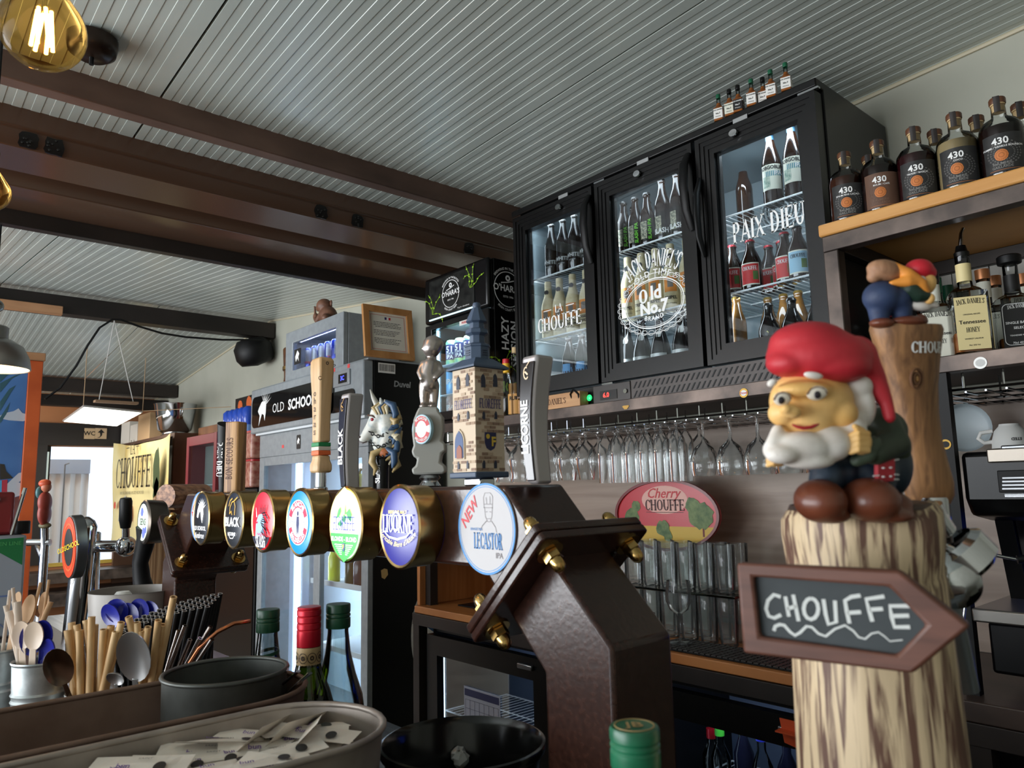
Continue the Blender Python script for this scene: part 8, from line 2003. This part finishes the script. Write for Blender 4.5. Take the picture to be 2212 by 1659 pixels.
wt = T('wooden_tap_column', 'pale wooden tap column with rounded cross log on top', 'tap column', b0)
PINE = grain('striped_pine', (150, 108, 74), (206, 164, 122), (140, 140, 4), .5, lo=.42, hi=.58)
MB().prism(rrect(-.03, .03, -.03, .03, .006), 0, .46).obj('plank_post', PINE, wt, bev=.002)
l0, l1 = atd(358, 1072, 2.06), atd(440, 1070, 2.2)
MB().tube([tuple(l0-b0), tuple(l1-b0)], .033, 16, True).obj('cross_log', grain('scorched_pine', (120, 78, 56), (190, 140, 106), (90, 12, 90), .5, lo=.4, hi=.6), wt, sm=50); MB().tube([(0, 0, .455), tuple(l0-b0+(l1-l0)*.3-Vector((0, 0, .02)))], .02, 10).obj('neck', PINE, wt)
# green-labelled dispenser box at the photo edge
gb2 = T('dispenser_box', 'grey box with green corner label standing on the bar', 'dispenser', (-2.42, .10, 1.0605))
MB().box(-.34, 0, 0, .255, 0, .265).obj('box_body', pl('box_pale_grey', (150, 158, 168), .5), gb2, bev=.006)
gm = FX(.0006, 0, 0)
fl('green_label', [[(.0, .25), (.248, .258), (.248, .185), (.19, .225), (0, .245)]], pl('label_kelly', (20, 112, 60), .5), gb2, gm); letters('lettering', tmesh('GREEN LINE', .014, .01), pl('print_leaf', (70, 160, 90), .5), gb2, FX(.0012, .205, .243)); letters('lettering', tmesh('by Nov', .02), pl('print_faded_blue', (100, 120, 170), .5), gb2, FX(.0008, .21, .03))
fl('blue_line', [rect(.0, .25, .105, .109)], MATS['print_faded_blue'], gb2, gm)
rb = T('red_tap_block', 'dark red drink tap block on the grey dispenser', 'tap', (-2.44, .30, 1.3265)); MB().box(-.10, 0, -.12, .025, 0, .115).obj('block', pl('block_wine', (120, 30, 32), .3), rb, bev=.008); MB().tube([(.01, .02, .0), (.012, .045, .125)], .005, 8).obj('lever_rod', CHROME, rb); MB().ell((.004, -.02, .095), (.006, .012, .01)).obj('logo_boss', CHROME, rb)
tag(MB().lathe([(0, 0), (.022, 0), (.023, .003), (.023, .032), (.021, .035), (0, .035)], 20).obj('black_knob_jar', BLKM, sm=40), 'short black plastic pot on the grey dispenser', 'pot').location = (-2.46, .345, 1.327)
p = atd(96, 1180, 2.55); b0 = Vector((p.x, p.y, 1.0605))
gf = T('orange_gnome_lever', 'small orange and teal gnome figure on a chrome tap by the window', 'figurine', b0); s4 = 2.55/FPX
def e4(px, py, rx, ry, d=2.55): return ('e', atd(px, py, d)-b0, (rx*s4, ry*s4, (rx+ry)/2*s4), CAMR)
blob('body', [e4(97, 1085, 12, 24), e4(96, 1110, 11, 26)], pl('figure_rust', (150, 60, 48), .5), gf, .004, 2); blob('head', [e4(100, 1052, 10, 12)], pl('figure_face', (190, 110, 80), .5), gf, .004, 1); blob('cap', [e4(97, 1044, 13, 9)], pl('figure_orange', (196, 80, 44), .5), gf, .004, 1); blob('pack', [e4(86, 1064, 7, 14), e4(93, 1092, 7, 9)], pl('figure_teal', (70, 116, 120), .5), gf, .004, 1); blob('base', [e4(97, 1135, 14, 6)], pl('figure_moss', (110, 100, 70), .5), gf, .004, 1)
MB().tube([tuple(atd(97, 1140, 2.55)-b0), tuple(atd(97, 1180, 2.55)-b0), (0, 0, 0)], .014, 10).obj('tap_stem', CHROME, gf, sm=50); MB().tube([tuple(atd(60, 1172, 2.55)-b0), tuple(atd(108, 1172, 2.55)-b0)], .012, 10).obj('tap_arm', CHROME, gf); MB().tube([tuple(atd(80, 1175, 2.55)-b0), tuple(atd(92, 1205, 2.55)-b0)], .010, 10).obj('spout', CHROME, gf)
p = atd(268, 1340, 1.75)
pb = T('plastic_bin', 'frosted plastic bin behind the straws', 'bin', (p.x, p.y+.02, .9505)); hb_ = atd(268, 1276, 1.75).z-.9505
MB().lathe([(.075, 0), (.08, .004), (.098, hb_), (.100, hb_), (.096, hb_), (.078, .006), (0, .006)], 32).obj('bin_wall', pl('frosted_grey', (150, 144, 138), .35), pb, sm=40)
pc = T('sauce_bottle', 'bottle with white flip cap and red collar in the frosted bin', 'bottle', (p.x-.02, p.y+.0, .96)); hc = atd(231, 1281, 1.75).z-.96
MB().lathe([(0, 0), (.025, 0), (.025, hc-.05), (.02, hc-.045)], 16).obj('bottle_body', pl('sauce_white', (220, 214, 206), .4), pc); MB().lathe([(.021, hc-.045), (.021, hc-.03)], 16).obj('collar', RED, pc); MB().lathe([(.022, hc-.03), (.022, hc-.01), (.014, hc), (0, hc)], 16).obj('flip_cap', WHITE, pc)
